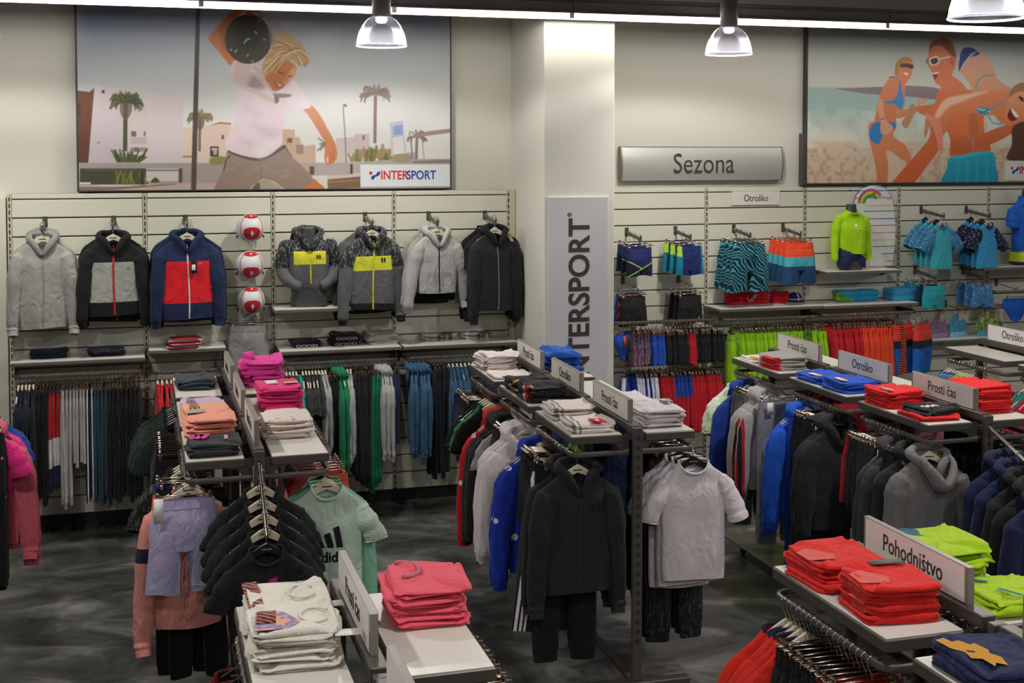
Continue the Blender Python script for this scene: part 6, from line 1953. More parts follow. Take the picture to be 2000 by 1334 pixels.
# ------------------------------------------------ left gondola, hanging
HG = 'clip hanger on the left side of the pink table gondola'
side_row(GL, 0, -1, [R_(8, tee, {0: fab('#22302a')}, 'shirt', 'dark green shirt on the far left side of the pink table gondola', 'shirt', 'black', 'black hanger on the far left side of the pink table gondola', th=.6)], 41)
side_row(GL, 1, -1, [R_(10, sht, {0: blk}, 'shorts', 'black shorts on the left side of the pink table gondola', 'shorts', 'clip', HG, th=.6)], 42)
flor = pfab('black_floral', '#18181a', '#4a4a4e', 'streak', 18, .58)
T_tee = Top(w=.178, L=.58, sleeve='short', seed=440, n=56, nv=40, d=.04, band=False, neck=.072, so=.06)
tee_h = Tpl(T_tee)
b0, b1 = GL.bay(2)
X = -.345
NAVO = zoned('navy_orange_side', '#1b2a5e', [('#e8602f', [('x', -.2, -.115)]), ('#1b2a5e', [('x', -.132, -.126)]), ('#e8602f', [('x', .105, .135)])])
for k in range(3):
    p = GL.pt(X, b0 - .08 - .06 * k, 1.35)
    put(tee_h, 'shirt', ['far', 'middle', 'near'][k] + ' black floral t-shirt left of the navy shorts', 'shirt', p, {0: flor}, .15 - .05 * k, None, (1, .6, 1))
    hanger('cream', p, .15 - .05 * k, ['far', 'middle', 'near'][k] + ' cream hanger of the black floral t-shirts', near=True)
for k in range(2):
    p = GL.pt(X, b0 - .3 - .07 * k, 1.35)
    put(Tpl(Bottom(w=.15, L=.42, rise=.2, leg=.085, seed=445 + k, n=36, d=.04)), 'shorts', ['rear', 'front'][k] + ' navy shorts with orange side stripes', 'shorts', p, {0: NAVO, 1: fab('#1b2a5e')}, .05)
    hanger('clip', p, .05, ['rear', 'front'][k] + ' clip hanger of the navy orange-striped shorts', near=True, cx=.13)
blush = zoned('blush_navy_sleeve', '#d68d84', [('#1c2038', [('z', -.40, -.33)])])
PS = Top(w=.182, L=.62, seed=448, n=56, nv=40, d=.045, sl=.66, so=.045, sr=.07)
for k in range(2):
    p = GL.pt(X + .015, b0 - .46 - .06 * k, 1.33)
    put(Tpl(PS) if k == 0 else Tpl(Top(w=.182, L=.66, seed=449, n=56, nv=40, d=.045, sl=.66, so=.045, sr=.07)), 'sweatshirt', ['rear', 'front'][k] + ' blush pink sweatshirt with a navy sleeve band', 'sweatshirt', p, {0: fab('#d68d84'), 1: blush, 3: fab('#d68d84')}, .06)
    p.z = 1.35
    hanger('cream', p, .06, ['rear', 'front'][k] + ' cream hanger of the blush pink sweatshirts', near=True)
p = GL.pt(X - .01, b1 + .055, 1.35)
g = Bottom(w=.148, L=.45, rise=.22, leg=.085, seed=452, n=56, d=.045, hip=1.12, flare=.01)
put(Tpl(g, [('price_tag', MB().box(-.145, -.1, -.052, -.05, -.19, -.07), 7)]), 'cycling_shorts', 'pale lavender cycling shorts hanging in front of the blush sweatshirt', 'shorts', p, {0: fab('#a9a4c4', .8), 1: fab('#a39ec0', .8), 7: M['paper']}, .04)
hanger('clip', p, .04, 'clip hanger of the pale lavender cycling shorts', near=True, cx=.125)
for k in range(2):
    p = GL.pt(X + .02, b0 - .5 - .06 * k, 1.22)
    put(lng[k], 'leggings', ['left', 'right'][k] + ' black leggings hanging below the blush sweatshirts', 'leggings', (p.x - .02 + .06 * k, p.y + .09, 1.35), {0: blk}, .0, None, (1, .8, 1.12))
    hanger('clip', (p.x - .02 + .06 * k, p.y + .09, 1.35), 0, ['left', 'right'][k] + ' clip hanger of the black leggings', near=True)
# front arm: black t-shirts
(ax, ay, az), (bx_, by_, bz_) = GL.arm
tlogo = [[(-.05 + k * .045, -.235 - .022 * (2 - k) * .0), (-.012 + k * .045, -.235), (.0 + k * .045, -.175 + .035 * k - .05), (-.03 + k * .045, -.19 + .035 * k - .05)] for k in range(3)]
for k in range(5):
    f = .12 + .2 * k
    p = GL.pt(0, ay + (by_ - ay) * f, az + (bz_ - az) * f)
    g = Top(w=.178, L=.6, sleeve='short', seed=455 + k, n=56, nv=40, d=.035, band=False, neck=.078, so=.07, drop=.05)
    ex = []
    if k == 4: ex = [g.patch([(.03 - .055 * q - .012, -.235), (.03 - .055 * q + .03, -.235), (.03 - .055 * q + .014, -.125 - .03 * q), (.03 - .055 * q - .026, -.137 - .03 * q)], 'logo') for q in range(3)]
    lbk = ['rearmost', 'second', 'third', 'fourth', 'foremost magenta-logo'][k]
    put(Tpl(g, ex), 'shirt', lbk + ' black t-shirt on the sloping front arm', 'shirt', p, {0: fab('#1a1c1d'), 6: fab('#b3258a')}, -.05 + .03 * (k % 2))
    hanger('cream' if k < 4 else 'black', p, -.05 + .03 * (k % 2), lbk + ' hanger of the black t-shirts on the front arm', near=True)
# right side
HR = 'clip hanger on the right side of the pink table gondola'
mv = fab('#a88a98')
side_row(GL, 0, 1, [R_(7, tee, {0: fab('#3a3338')}, 'shirt', 'dark plum shirt on the far right side of the pink table gondola', 'shirt', 'black', 'black hanger on the far right side of the pink table gondola', th=.6)], 43)
side_row(GL, 1, 1, [R_(9, mid, {0: mv}, 'shorts', 'mauve shorts on the right side of the pink table gondola', 'shorts', 'clip', HR, th=.6)], 44)
b0, b1 = GL.bay(2)
cs = [Tpl(Bottom(w=.15, L=.32, rise=.2, leg=.09, seed=462 + k, n=32, d=.04, hip=1.1)) for k in range(2)]
for k in range(6):
    p = GL.pt(.345, b0 - .08 - .06 * k, 1.35)
    coral = k > 2
    lb = ('%s mauve shorts hanging right under the heart print table' if not coral else '%s coral shorts hanging right under the heart print table') % ['far', 'middle', 'near'][k % 3]
    put(cs[k % 2], 'shorts', lb, 'shorts', p, {0: fab('#d8574c') if coral else mv, 1: fab('#cf4f45') if coral else mv}, .04 * (k % 3 - 1), None, (1, .8, 1))
    hanger('clip', p, .04 * (k % 3 - 1), 'clip hanger of the ' + lb, near=True, cx=.125)
mint = fab('#bdd2c2'); mint2 = fab('#7fb79c')
for k in range(3):
    p = GL.pt(.345, b1 + .2 - .065 * k, 1.35)
    g = Top(w=.185, L=.66 if k == 2 else .72, sleeve='short' if k == 2 else 'long', seed=470 + k, n=60, nv=44, d=.04, band=False, neck=.078, so=.08 if k == 2 else .03, sl=.2 if k == 2 else .6)
    ex = []
    if k == 2:
        ex = [g.patch([(.02 + .045 * q - .018, -.305), (.02 + .045 * q + .014, -.305), (.01 + .045 * q + .004, -.225 + .035 * q * .9), (.01 + .045 * q - .026, -.237 + .035 * q * .9)], 'logo') for q in range(-1, 2)]
        me = text_mesh('adidas', .075, .02, .9, .0003)
        m = MB().add([(v.co.x + .025, float(g.front(v.co.x, -.355)) - .007, v.co.z - .355 + NZ) for v in me.vertices], [tuple(q.vertices) for q in me.polygons]); bpy.data.meshes.remove(me)
        ex.append(('lettering', m, 6))
    lb = ['rear teal mint long-sleeved shirt behind the mint logo shirt', 'middle teal mint long-sleeved shirt behind the mint logo shirt', 'pale mint t-shirt with a large black chest logo'][k]
    put(Tpl(g, ex), 'shirt', lb, 'shirt', p, {0: mint if k == 2 else mint2, 6: fab('#1d1f20')}, -.12)
    hanger('cream' if k else 'black', p, -.12, 'hanger of the ' + lb, near=True)

# ------------------------------------------------ middle gondola, shelves
stack(GC, 0, -1, .28, 4, '#ddd3cf', 'folded white shirt of the far crumpled stack', w=.25, dp=.27, h=.026, seed=500, messy=2, rz=.1)
wpat = pfab('white_small_print', '#ded4d0', '#4a4a58', 'dots', 20, .12)
stack(GC, 0, -1, .75, 1, wpat, 'folded white shirt with tiny dark motifs', w=.26, dp=.27, h=.022, seed=505)
bcol = pfab('black_bright_edge', '#1f1d20', '#b5393c', 'noise', 9, .62)
for f, n_, lb, sd in ((.27, 3, 'folded black shirt with yellow and violet edge print', 510), (.73, 4, 'folded black shirt with red edge print', 515)):
    stack(GC, 1, -1, f, n_, '#1d1c1f', lb, w=.26, dp=.27, h=.024, seed=sd, messy=1.8, mats={0: fab('#1d1c1f'), 6: pfab('edge_print_%d' % sd, '#c83038' if sd == 515 else '#d8a02c', '#4a4aa0' if sd == 510 else '#e8d8d0', 'noise', 30, .5)},
          extra=lambda g, i: [('print', MB().loft([[(-g.w / 2 - .004 + q, y, z) for y, z in ((-.11, .004), (-.11, g.h), (-.05, g.h + .002), (-.05, .004))] for q in (0, .05)], cap=True), 6)])
grs = zoned('white_grey_stripe', '#dfd5cf', [('#8f8a86', [('x', -.115, -.095)]), ('#8f8a86', [('x', -.08, -.065)])])
stack(GC, 2, -1, .27, 3, grs, 'folded cream shirt with grey stripes, far stack', w=.26, dp=.27, h=.023, seed=520)
stack(GC, 2, -1, .74, 2, grs, 'folded cream shirt with grey stripes under the red tag', w=.26, dp=.27, h=.023, seed=524, mats={0: grs, 7: zoned('tag_red', '#d01f2e', [('#ecdcdc', [('x', .03, .045), ('y', -.1, -.05)])])},
      extra=top_only(2, lambda g: [('price_tag', MB().box(0, .075, -.13, -.03, g.h + .008, g.h + .011), 7)]))
stack(GC, 0, 1, .45, 3, '#2556b0', 'crumpled folded royal blue shirt', w=.25, dp=.4, h=.04, seed=530, messy=3, layers=2)
stack(GC, 2, 1, .2, 2, '#d9d0d0', 'folded white shirt behind the nearest sign', w=.25, dp=.3, h=.04, seed=534, messy=2)
stack(GC, 2, 1, .7, 4, '#d6ccce', 'folded white shirt with a grey tag', w=.25, dp=.28, h=.023, seed=538, messy=1.6, extra=top_only(4, lambda g: [tagpart(.08, .09, g.h + .012, .07, .09)]), mats={0: fab('#d6ccce'), 7: plain('tag_grey', '#8e8a88', .6)})

# ------------------------------------------------ middle gondola, hanging left
HM = 'clip hanger on the left side of the middle gondola'
HMC = 'cream hanger on the left side of the middle gondola'
TH = [Tpl(Top(w=.185, L=.6, sleeve='long', seed=540 + k, n=36, nv=26, d=.045, sl=.56, so=.04, hood=True)) for k in range(2)]
TS = [Tpl(Top(w=.18, L=.56, sleeve='short', seed=545 + k, n=36, nv=26, d=.045, so=.03, band=False)) for k in range(2)]
tagx = [('price_tag', MB().box(-.125, -.075, -.058, -.056, -.2, -.1), 7)]
TPt = [Tpl(Bottom(w=.145, L=.86, rise=.24, leg=.065, seed=553 + k, n=30, d=.045, cuff=True), tagx) for k in range(2)]
TP = [Tpl(Bottom(w=.145, L=.86, rise=.24, leg=.065, seed=550 + k, n=30, d=.045, cuff=True)) for k in range(2)]
logo_bw = lambda nm, base: pfab(nm, base, '#e4e2e4', 'dots', 9, .17)
bdot, rdot, udot = logo_bw('black_white_marks', '#1a1a1c'), logo_bw('red_white_marks', '#c4151f'), logo_bw('blue_white_marks', '#1a34a0')
side_row(GC, 0, -1, [
    R_(4, sht, {0: fab('#23284a')}, 'shorts', 'indigo shorts on the far end of the middle gondola', 'shorts', 'clip', HM, th=.7),
    R_(6, sht, {0: fab('#26262c')}, 'shorts', 'dark shorts beside the indigo ones on the middle gondola', 'shorts', 'clip', HM, th=.55, gap=.5, near=True),
    R_(2, TS, {0: bdot}, 'shirt', 'black t-shirt with white marks on the middle gondola', 'shirt', 'cream', HMC, th=.7),
    R_(1, TS[0], {0: fab('#16864f')}, 'shirt', 'green t-shirt between black ones on the middle gondola', 'shirt', 'cream', HMC, th=.7, near=True),
    R_(1, TS[1], {0: blk}, 'shirt', 'plain black t-shirt beside the green one on the middle gondola', 'shirt', 'cream', HMC, th=.7),
], 51, jit=.05)
side_row(GC, 1, -1, [
    R_(2, TH, {0: rdot, 4: fab('#c4151f'), 2: fab('#c4151f'), 3: fab('#c4151f')}, 'sweatshirt', 'red long-sleeved top with white marks', 'sweatshirt', 'cream', HMC, th=.8, sc=1.12, near=True),
    R_(4, TH, {0: fab('#232325')}, 'sweatshirt', 'black long-sleeved top right of the red ones', 'sweatshirt', 'black', 'black hanger on the left side of the middle gondola', th=.7, sc=1.1),
    R_(1, TS[1], {0: fab('#9b9b99')}, 'shirt', 'grey t-shirt between black and white tops', 'shirt', 'cream', HMC, th=.7),
    R_(8, sht, {0: fab('#2a2a2e')}, 'shorts', 'dark shorts left of the white hooded sweatshirts', 'shorts', 'clip', HM, th=.55, gap=.4, near=True),
    R_(3, TH, {0: fab('#e0d8d8')}, 'sweatshirt', 'white hooded sweatshirt on the middle gondola', 'sweatshirt', 'cream', HMC, th=.85, sc=1.1, near=True, gap=1.4),
], 52, jit=.05)
trk = zoned('black_three_stripes', '#1b1b1e', [('#dcdadc', [('x', -.16, -.146), ('y', -1, 0)]), ('#dcdadc', [('x', -.136, -.122), ('y', -1, 0)]), ('#dcdadc', [('x', -.112, -.098), ('y', -1, 0)])])
side_row(GC, 2, -1, [
    R_(1, TS[0], {0: fab('#8f8c90')}, 'shirt', 'grey shirt beside the blue white-marked tops', 'shirt', 'cream', HMC, th=.7),
    R_(2, TH, {0: udot, 2: fab('#1a34a0'), 3: fab('#1a34a0'), 4: fab('#1a34a0')}, 'sweatshirt', 'royal blue top with white marks on the middle gondola', 'sweatshirt', 'cream', HMC, th=.8, sc=1.1),
    R_(9, sht, {0: fab('#1e2130')}, 'shorts', 'dark shorts right of the blue white-marked tops', 'shorts', 'clip', HM, th=.55, gap=.45, near=True),
    R_(4, TP, {0: fab('#1b1b1e')}, 'track_pants', 'black track pants behind the three-striped pair', 'trousers', 'clip', HM, th=.7),
], 53, jit=.05, b=.3)
b0, b1 = GC.bay(2)
for k in range(2):
    p = GC.pt(-.345, b1 + .26 - .055 * k, 1.35)
    rt = (0, .1 + .03 * k, .12)
    lb = ['black track pants leaning behind the three-striped pair', 'leaning black track pants with three white side stripes'][k]
    put(Tpl(Bottom(w=.155, L=.9, rise=.24, leg=.07, seed=557 + k, n=48, d=.045)), 'track_pants', lb, 'trousers', p, {0: trk if k else fab('#1b1b1e'), 1: fab('#1b1b1e')}, rot=rt)
    hanger('clip', p, 0, 'clip hanger of the ' + lb, near=True, cx=.13, rot=rt)
for k in range(2):
    b0, b1 = GC.bay(2)
    p = GC.pt(-.345 + .03 + .012 * k, b1 + .13 - .085 * k, 1.35)
    g = Top(w=.19, L=.655, seed=560 + k, n=64, nv=48, d=.05, sl=.66, so=.035, hood=True, neck=.085, zipw=.003, sr=.073)
    ex = [g.patch([(.06 + q * .03, -.215), (.085 + q * .03, -.215), (.075 + q * .03, -.18 - .0 * q + .012 * q), (.068 + q * .03, -.18 + .012 * q)], 'logo') for q in range(3)] if k else ()
    lb = ['rear black hooded jacket behind the foremost one, middle gondola', 'foremost black hooded jacket on the middle gondola corner'][k]
    put(Tpl(g, ex), 'hooded_jacket', lb, 'jacket', p, {0: fab('#252527'), 4: fab('#222224'), 5: fab('#35353a'), 6: fab('#101012')}, -.06)
    hanger('cream', p, -.06, 'cream hanger of the ' + lb, near=True)
side_row(GC, 2, -1, [R_(2, TP, {0: fab('#18181a')}, 'track_pants', 'black long pants hanging below the foremost black hooded jacket', 'trousers', 'clip', HM, th=.8, sc=1.12)], 54, a=.52, b=.13)
# right side of the middle gondola
HMR = 'clip hanger on the right side of the middle gondola'
side_row(GC, 0, 1, [R_(8, TH, {0: fab('#1d3f86')}, 'sweatshirt', 'blue sweatshirt on the far right side of the middle gondola', 'sweatshirt', 'black', 'black hanger on the right side of the middle gondola', th=.7)], 55)
side_row(GC, 1, 1, [R_(3, TS, {0: fab('#7fae2c')}, 'shirt', 'lime shirt on the right side of the middle gondola', 'shirt', 'black', 'black hanger on the right side of the middle gondola', th=.7),
                    R_(5, TP, {0: fab('#1c2c52')}, 'track_pants', 'navy track pants on the right side of the middle gondola', 'trousers', 'clip', HMR, th=.7)], 56)
bpat = pfab('black_gloss_print', '#161618', '#3d3d40', 'streak', 22, .55)
side_row(GC, 2, 1, [R_(3, TP, {0: blk}, 'track_pants', 'black pants on the near right side of the middle gondola', 'trousers', 'clip', HMR, th=.8, near=True),
                    R_(3, TP, {0: bpat}, 'track_pants', 'black glossy printed pants behind the white mesh shirts', 'trousers', 'clip', HMR, th=.8, near=True, sc=1.12)], 57, b=.24)
meshm = zoned('white_mesh', ('pat', '#e6dfe2', '#c6bcc2', 'mesh', 60, .62), [])
for k in range(3):
    b0, b1 = GC.bay(2)
    p = GC.pt(.345 + (.0, .01, .02)[k], b1 + .2 - .07 * k, 1.35)
    g = Top(w=.19, L=.73 - .04 * k, sleeve='short', seed=570 + k, n=60, nv=44, d=.045, band=False, neck=.085, so=.09, sl=.24, drop=.045, sr=.08)
    lb = ['rear', 'middle', 'foremost'][k] + ' white mesh sports t-shirt'
    put(Tpl(g), 'shirt', lb, 'shirt', p, {0: meshm}, -.1)
    hanger('black', p, -.1, 'black hanger of the ' + lb, near=True)

# ------------------------------------------------ right gondola, shelves
stack(GR, 0, -1, .25, 1, '#dcd6d4', 'folded white shirt with orange print, right gondola', w=.25, dp=.28, h=.022, seed=600, mats={0: fab('#dcd6d4'), 6: fab('#e09a3c')}, extra=lambda g, i: [g.patch([(-.11, -.1), (-.06, -.1), (-.05, .0), (-.1, .02)], 'print')])
gred = zoned('grey_red_corner', '#9a9690', [('#c8202c', [('x', -.2, -.09), ('y', -.2, .06)])], mel=.2)
stack(GR, 0, -1, .68, 4, gred, 'folded grey shirt with a red corner', w=.25, dp=.3, h=.021, seed=602)
blu = fab('#1f4fb8')
rb_print = lambda g: [g.patch([(-.1, -.1), (-.06, -.1), (-.06, .02), (-.1, .02)], 'print')]
stack(GR, 1, -1, .27, 2, '#1f4fb8', 'folded royal blue shirt, far stack', w=.25, dp=.3, h=.022, seed=608, mats={0: blu, 6: pfab('print_multi', '#e8e4e0', '#e0a02c', 'noise', 40, .5)}, extra=top_only(2, rb_print))
stack(GR, 1, -1, .72, 3, '#1f4fb8', 'folded royal blue shirt, near stack with print', w=.26, dp=.3, h=.022, seed=612, mats={0: blu, 6: pfab('print_multi', '#e8e4e0', '#e0a02c', 'noise', 40, .5)}, extra=top_only(3, rb_print))
stack(GR, 2, -1, .22, 4, '#d41f22', 'folded red shirt with rainbow print', w=.26, dp=.28, h=.024, seed=618, mats={0: fab('#d41f22'), 6: pfab('print_multi2', '#e0b02c', '#6a58b0', 'noise', 30, .5)}, extra=top_only(4, rb_print))
stack(GR, 2, -1, .72, 1, '#d01e22', 'folded red shirt under the black one', w=.27, dp=.28, h=.026, seed=624)
p = shelf_pt(GR, 2, -1, .7); 
pile((p[0] + .01, p[1], 1.478), .15, 1, dict(w=.24, dp=.25, h=.03, layers=2, messy=2), 'folded_shirt', ['folded black shirt with white letters lying on red'], 'shirt', {0: fab('#232326'), 6: M['paper'], 5: fab('#c8303a')}, 628,
     extra=lambda g, i: [('lettering', MB().tube([(-.1 + .008 * q, -.04 + .02 * math.sin(q * 1.3), g.h + .008) for q in range(14)], .004, 5), 6), ('print', MB().box(.0, .05, .02, .032, g.h + .006, g.h + .008), 5)])
stack(GR, 2, 1, .6, 6, '#d8201f', 'folded red shirt behind the near sign', w=.26, dp=.3, h=.026, seed=632, side=.45)
# hanging, left side
HRL = 'clip hanger on the left side of the right gondola'
HRC = 'cream hanger on the left side of the right gondola'
gst = zoned('grey_red_black_stripe', '#a3a19e', [('#b02a34', [('x', -.275, -.215), ('z', -1, -.2), ('y', -1, .0)]), ('#26181a', [('x', -.26, -.235), ('z', -1, -.2), ('y', -1, .0)])], mel=.2)
rblue = fab('#1448b8')
side_row(GR, 0, -1, [
    R_(2, TS, {0: fab('#d9d8d6')}, 'shirt', 'white t-shirt at the far end of the right gondola', 'shirt', 'cream', HRC, th=.8),
    R_(2, TS, {0: fab('#c3d6b0')}, 'shirt', 'pale green t-shirt on the right gondola', 'shirt', 'cream', HRC, th=.8, sc=1.15),
    R_(2, TH, {0: fab('#1f3f94')}, 'sweatshirt', 'blue sweatshirt left of the grey hoodies', 'sweatshirt', 'cream', HRC, th=.7, sc=1.05),
    R_(3, TP, {0: fab('#5f6064')}, 'sweatpants', 'slate sweatpants at the far end of the right gondola', 'trousers', 'clip', HRL, th=.7),
    R_(6, sht, {0: fab('#6c6d70')}, 'shorts', 'grey shorts left of the pale grey hooded sweatshirts', 'shorts', 'clip', HRL, th=.55, gap=.45, near=True),
    R_(2, TH, {0: fab('#a3a19e', mel=.2)}, 'sweatshirt', 'pale grey hooded sweatshirt on the right gondola', 'sweatshirt', 'cream', HRC, th=.9, near=True),
    R_(2, TH, {0: fab('#a3a19e', mel=.2), 1: gst}, 'sweatshirt', 'grey sweatshirt with red and black sleeve stripe', 'sweatshirt', 'cream', HRC, th=.85, near=True),
], 61, jit=.06, b=.1)
b0, b1 = GR.bay(0)
p = GR.pt(-.33, b1 + .03, 1.35)
g = Bottom(w=.155, L=.92, rise=.25, leg=.075, seed=640, n=52, d=.05, cuff=True)
put(Tpl(g, [g.patch([(-.15, -.3), (-.06, -.3), (-.06, -.4), (-.15, -.4)], 'pocket', .008), ('price_tag', MB().box(-.12, -.075, -.06, -.058, -.17, -.09), 7)]), 'sweatpants', 'grey blue cargo sweatpants with a paper tag', 'trousers', p, {0: fab('#7f818a'), 6: fab('#787a84'), 7: M['paper']}, .0)
hanger('clip', p, .0, 'clip hanger of the grey blue cargo sweatpants', near=True, cx=.13)
side_row(GR, 1, -1, [
    R_(1, TS[0], {0: rblue}, 'shirt', 'royal blue t-shirt on the right gondola', 'shirt', 'cream', HRC, th=.9, near=True),
    R_(2, TH, {0: fab('#1a55c4')}, 'sweatshirt', 'bright blue hooded sweatshirt on the right gondola', 'sweatshirt', 'cream', HRC, th=.9, sc=1.1, near=True),
    R_(1, TP[0], {0: fab('#173a94')}, 'track_pants', 'blue track pants hanging low on the right gondola', 'trousers', 'clip', HRL, th=.8, sc=1.1),
    R_(7, sht, {0: fab('#1d1e24')}, 'shorts', 'black shorts beside the bright blue hooded sweatshirts', 'shorts', 'clip', HRL, th=.55, gap=.4, near=True),
    R_(3, TPt, {0: fab('#202024'), 7: M['paper']}, 'track_pants', 'black track pants with paper tags on the right gondola', 'trousers', 'clip', HRL, th=.8),
    R_(3, TH, {0: fab('#27282a')}, 'sweatshirt', 'charcoal hooded sweatshirt on the right gondola', 'sweatshirt', 'black', 'black hanger on the left side of the right gondola', th=.9, sc=1.06, near=True),
], 62, jit=.06, a=.15)
side_row(GR, 2, -1, [
    R_(1, sht[0], {0: fab('#b81522')}, 'shorts', 'red shorts between dark clothes on the right gondola', 'shorts', 'clip', HRL, th=.8),
    R_(6, sht, {0: fab('#27282c')}, 'shorts', 'charcoal shorts beside the red ones on the right gondola', 'shorts', 'clip', HRL, th=.55, gap=.45, near=True),
    R_(4, TPt, {0: fab('#303236'), 7: M['paper']}, 'sweatpants', 'dark grey joggers with paper tags on the right gondola', 'trousers', 'clip', HRL, th=.8, near=True),
    R_(2, TH, {0: fab('#3a3b3e')}, 'sweatshirt', 'dark grey sweatshirt left of the grey hoodie', 'sweatshirt', 'cream', HRC, th=.85, near=True),
    R_(2, TP, {0: fab('#232427')}, 'sweatpants', 'black joggers behind the foremost grey hoodie', 'trousers', 'clip', HRL, th=.8),
], 63, jit=.06, b=.16)
b0, b1 = GR.bay(2)
for k in range(2):
    p = GR.pt(-.33 + .02 * k, b1 + .13 - .085 * k, 1.35)
    g = Top(w=.19, L=.62, seed=650 + k, n=60, nv=44, d=.055, sl=.6, so=.03, hood=True, neck=.085, sr=.072)
    ex = []
    if k:
        kp = np.array([(-.075, -.03, .0, .022), (-.04, -.085, -.06, .035), (.03, -.105, -.15, .048), (.09, -.09, -.11, .045), (.115, -.05, -.03, .03), (.09, 0, .01, .022)])
        P = np.stack([smooth_interp(np.linspace(0, 1, 6), kp[:, i], np.linspace(0, 1, 20)) for i in range(4)], 1); P[:, 2] += NZ
        ex = [('hood_front', MB().tube(P[:, :3], P[:, 3], 12, flat=.6), 4)]
    lb = ['black hooded sweatshirt behind the foremost grey hoodie', 'mid grey hoodie with its hood hanging forward'][k]
    put(Tpl(g, ex), 'sweatshirt', lb, 'sweatshirt', p, {0: fab('#6f6e6d', mel=.2) if k else fab('#1f2022'), 4: fab('#757473', mel=.2) if k else fab('#1f2022')}, -.12)
    hanger('cream', p, -.12, 'cream hanger of the ' + lb, near=True)
(ax, ay, az), (bx_, by_, bz_) = GR.arm
for k in range(5):
    f = .34 + .155 * k
    p = GR.pt(0, ay + (by_ - ay) * f, az + (bz_ - az) * f)
    g = Top(w=.19, L=.62, seed=660 + k, n=56, nv=40, d=.045, sl=.6, so=.035, hood=True, neck=.085)
    lbk = ['rearmost', 'second', 'third', 'fourth', 'foremost'][k]
    put(Tpl(g), 'hooded_jacket', lbk + ' dark hoodie on the chrome arm of the right gondola', 'jacket', p, {0: fab('#1a2344') if k != 2 and k != 3 else fab('#1b1c1f')}, -.15)
    hanger('black' if k < 2 else 'cream', p, -.15, lbk + ' hanger on the chrome arm of the right gondola', near=True)
# right side of the right gondola
side_row(GR, 0, 1, [R_(8, TS, {0: fab('#b32a3a')}, 'shirt', 'raspberry shirt on the far side of the right gondola', 'shirt', 'cream', 'cream hanger on the far side of the right gondola', th=.7)], 64)
side_row(GR, 1, 1, [R_(6, sht, {0: fab('#8f5a6a')}, 'shorts', 'dusty pink shorts on the far side of the right gondola', 'shorts', 'clip', 'clip hanger on the far side of the right gondola', th=.7)], 65)
side_row(GR, 2, 1, [R_(9, TP, {0: fab('#1e1e22')}, 'track_pants', 'black track pants on the far side of the right gondola', 'trousers', 'clip', 'clip hanger on the far side of the right gondola', th=.7)], 66)

# ------------------------------------------------ gondola at the right edge
H2 = 'cream hanger on the right edge gondola'
bst = pfab('blue_vertical_mix', '#1f5f8f', '#7fb2c9', 'streak', 14, .55)
side_row(GR2, 0, -1, [
    R_(5, TS, {0: bst}, 'shirt', 'blue striped shirt on the right edge gondola', 'shirt', 'cream', H2, th=.55),
    R_(4, TS, {0: fab('#9fd01c')}, 'shirt', 'lime shirt on the right edge gondola', 'shirt', 'cream', H2, th=.55),
    R_(10, TS, {0: fab('#c8242e')}, 'shirt', 'red shirt on the right edge gondola', 'shirt', 'black', 'black hanger of the red shirts on the right edge gondola', th=.5, gap=.8),
], 67, a=.03)
side_row(GR2, 1, -1, [
    R_(3, TS, {0: fab('#2c7f78')}, 'shirt', 'sea green shirt on the right edge gondola', 'shirt', 'cream', H2, th=.55),
    R_(9, TS, {0: fab('#a3243a')}, 'shirt', 'wine red shirt on the right edge gondola', 'shirt', 'cream', H2, th=.55),
    R_(4, TS, {0: fab('#26262a')}, 'shirt', 'black shirt on the right edge gondola', 'shirt', 'cream', H2, th=.55),
], 68)

# ------------------------------------------------ near right gondola
redF = fab('#d8261f')
chev = lambda g, i: [('print', MB().add([(-.13, -.06, g.h * .8 + .004), (-.05, -.1, g.h + .0085), (-.03, -.05, g.h + .0085), (-.09, .03, g.h + .0085), (-.13, .03, g.h * .8 + .004)], [(0, 1, 2, 3, 4)]), 6)]
stack(GP_, 0, -1, .26, 3, '#d8261f', 'folded red shirt of the far red stack', w=.26, dp=.3, h=.032, seed=700, mats={0: redF, 6: fab('#d8635a')}, extra=chev, rz=.05)
stack(GP_, 0, -1, .72, 4, '#d8261f', 'folded red shirt of the near tagged stack', w=.26, dp=.26, h=.031, seed=704, mats={0: redF, 6: fab('#d8635a'), 7: plain('tag_dark', '#57534f', .5)}, rz=-.08,
      extra=lambda g, i: chev(g, i) + ([tagpart(.03, .09, g.h + .009, .12, .04)] if i == 3 else []))
lime2 = fab('#a6c91c')
stack(GP_, 0, 1, .3, 4, '#a6c91c', 'folded lime shirt of the tall lime stack', w=.26, dp=.32, h=.03, seed=710, mats={0: lime2, 6: fab('#1f5a7a')}, messy=2, side=.4,
      extra=top_only(4, lambda g: [g.patch([(-.06 + .03 * math.cos(q) * (1 + .5 * math.sin(3 * q)), .05 + .06 * math.sin(q)) for q in np.linspace(0, 6.28, 14)[:-1]], 'print')]))
stack(GP_, 0, 1, .78, 2, '#a6c91c', 'folded lime shirt with blue stripes, near pile', w=.27, dp=.26, h=.026, seed=716, mats={0: lime2, 6: fab('#1f6f9a')}, messy=1.6, side=.5,
      extra=top_only(2, lambda g: [g.patch([(-.05, -.02), (-.035, -.02), (.0, -.1), (-.018, -.1)], 'print'), g.patch([(-.09, .09), (-.04, .04), (-.03, .052), (-.08, .1)], 'print')]))
gold = [(-.1, .09), (-.06, .1), (-.05, .07), (-.02, .075), (.0, .04), (.02, .05), (.035, .0), (.02, -.02), (.04, -.05), (.02, -.1), (-.01, -.08), (-.03, -.1), (-.035, -.05), (-.07, -.04), (-.06, .0), (-.09, .03)]
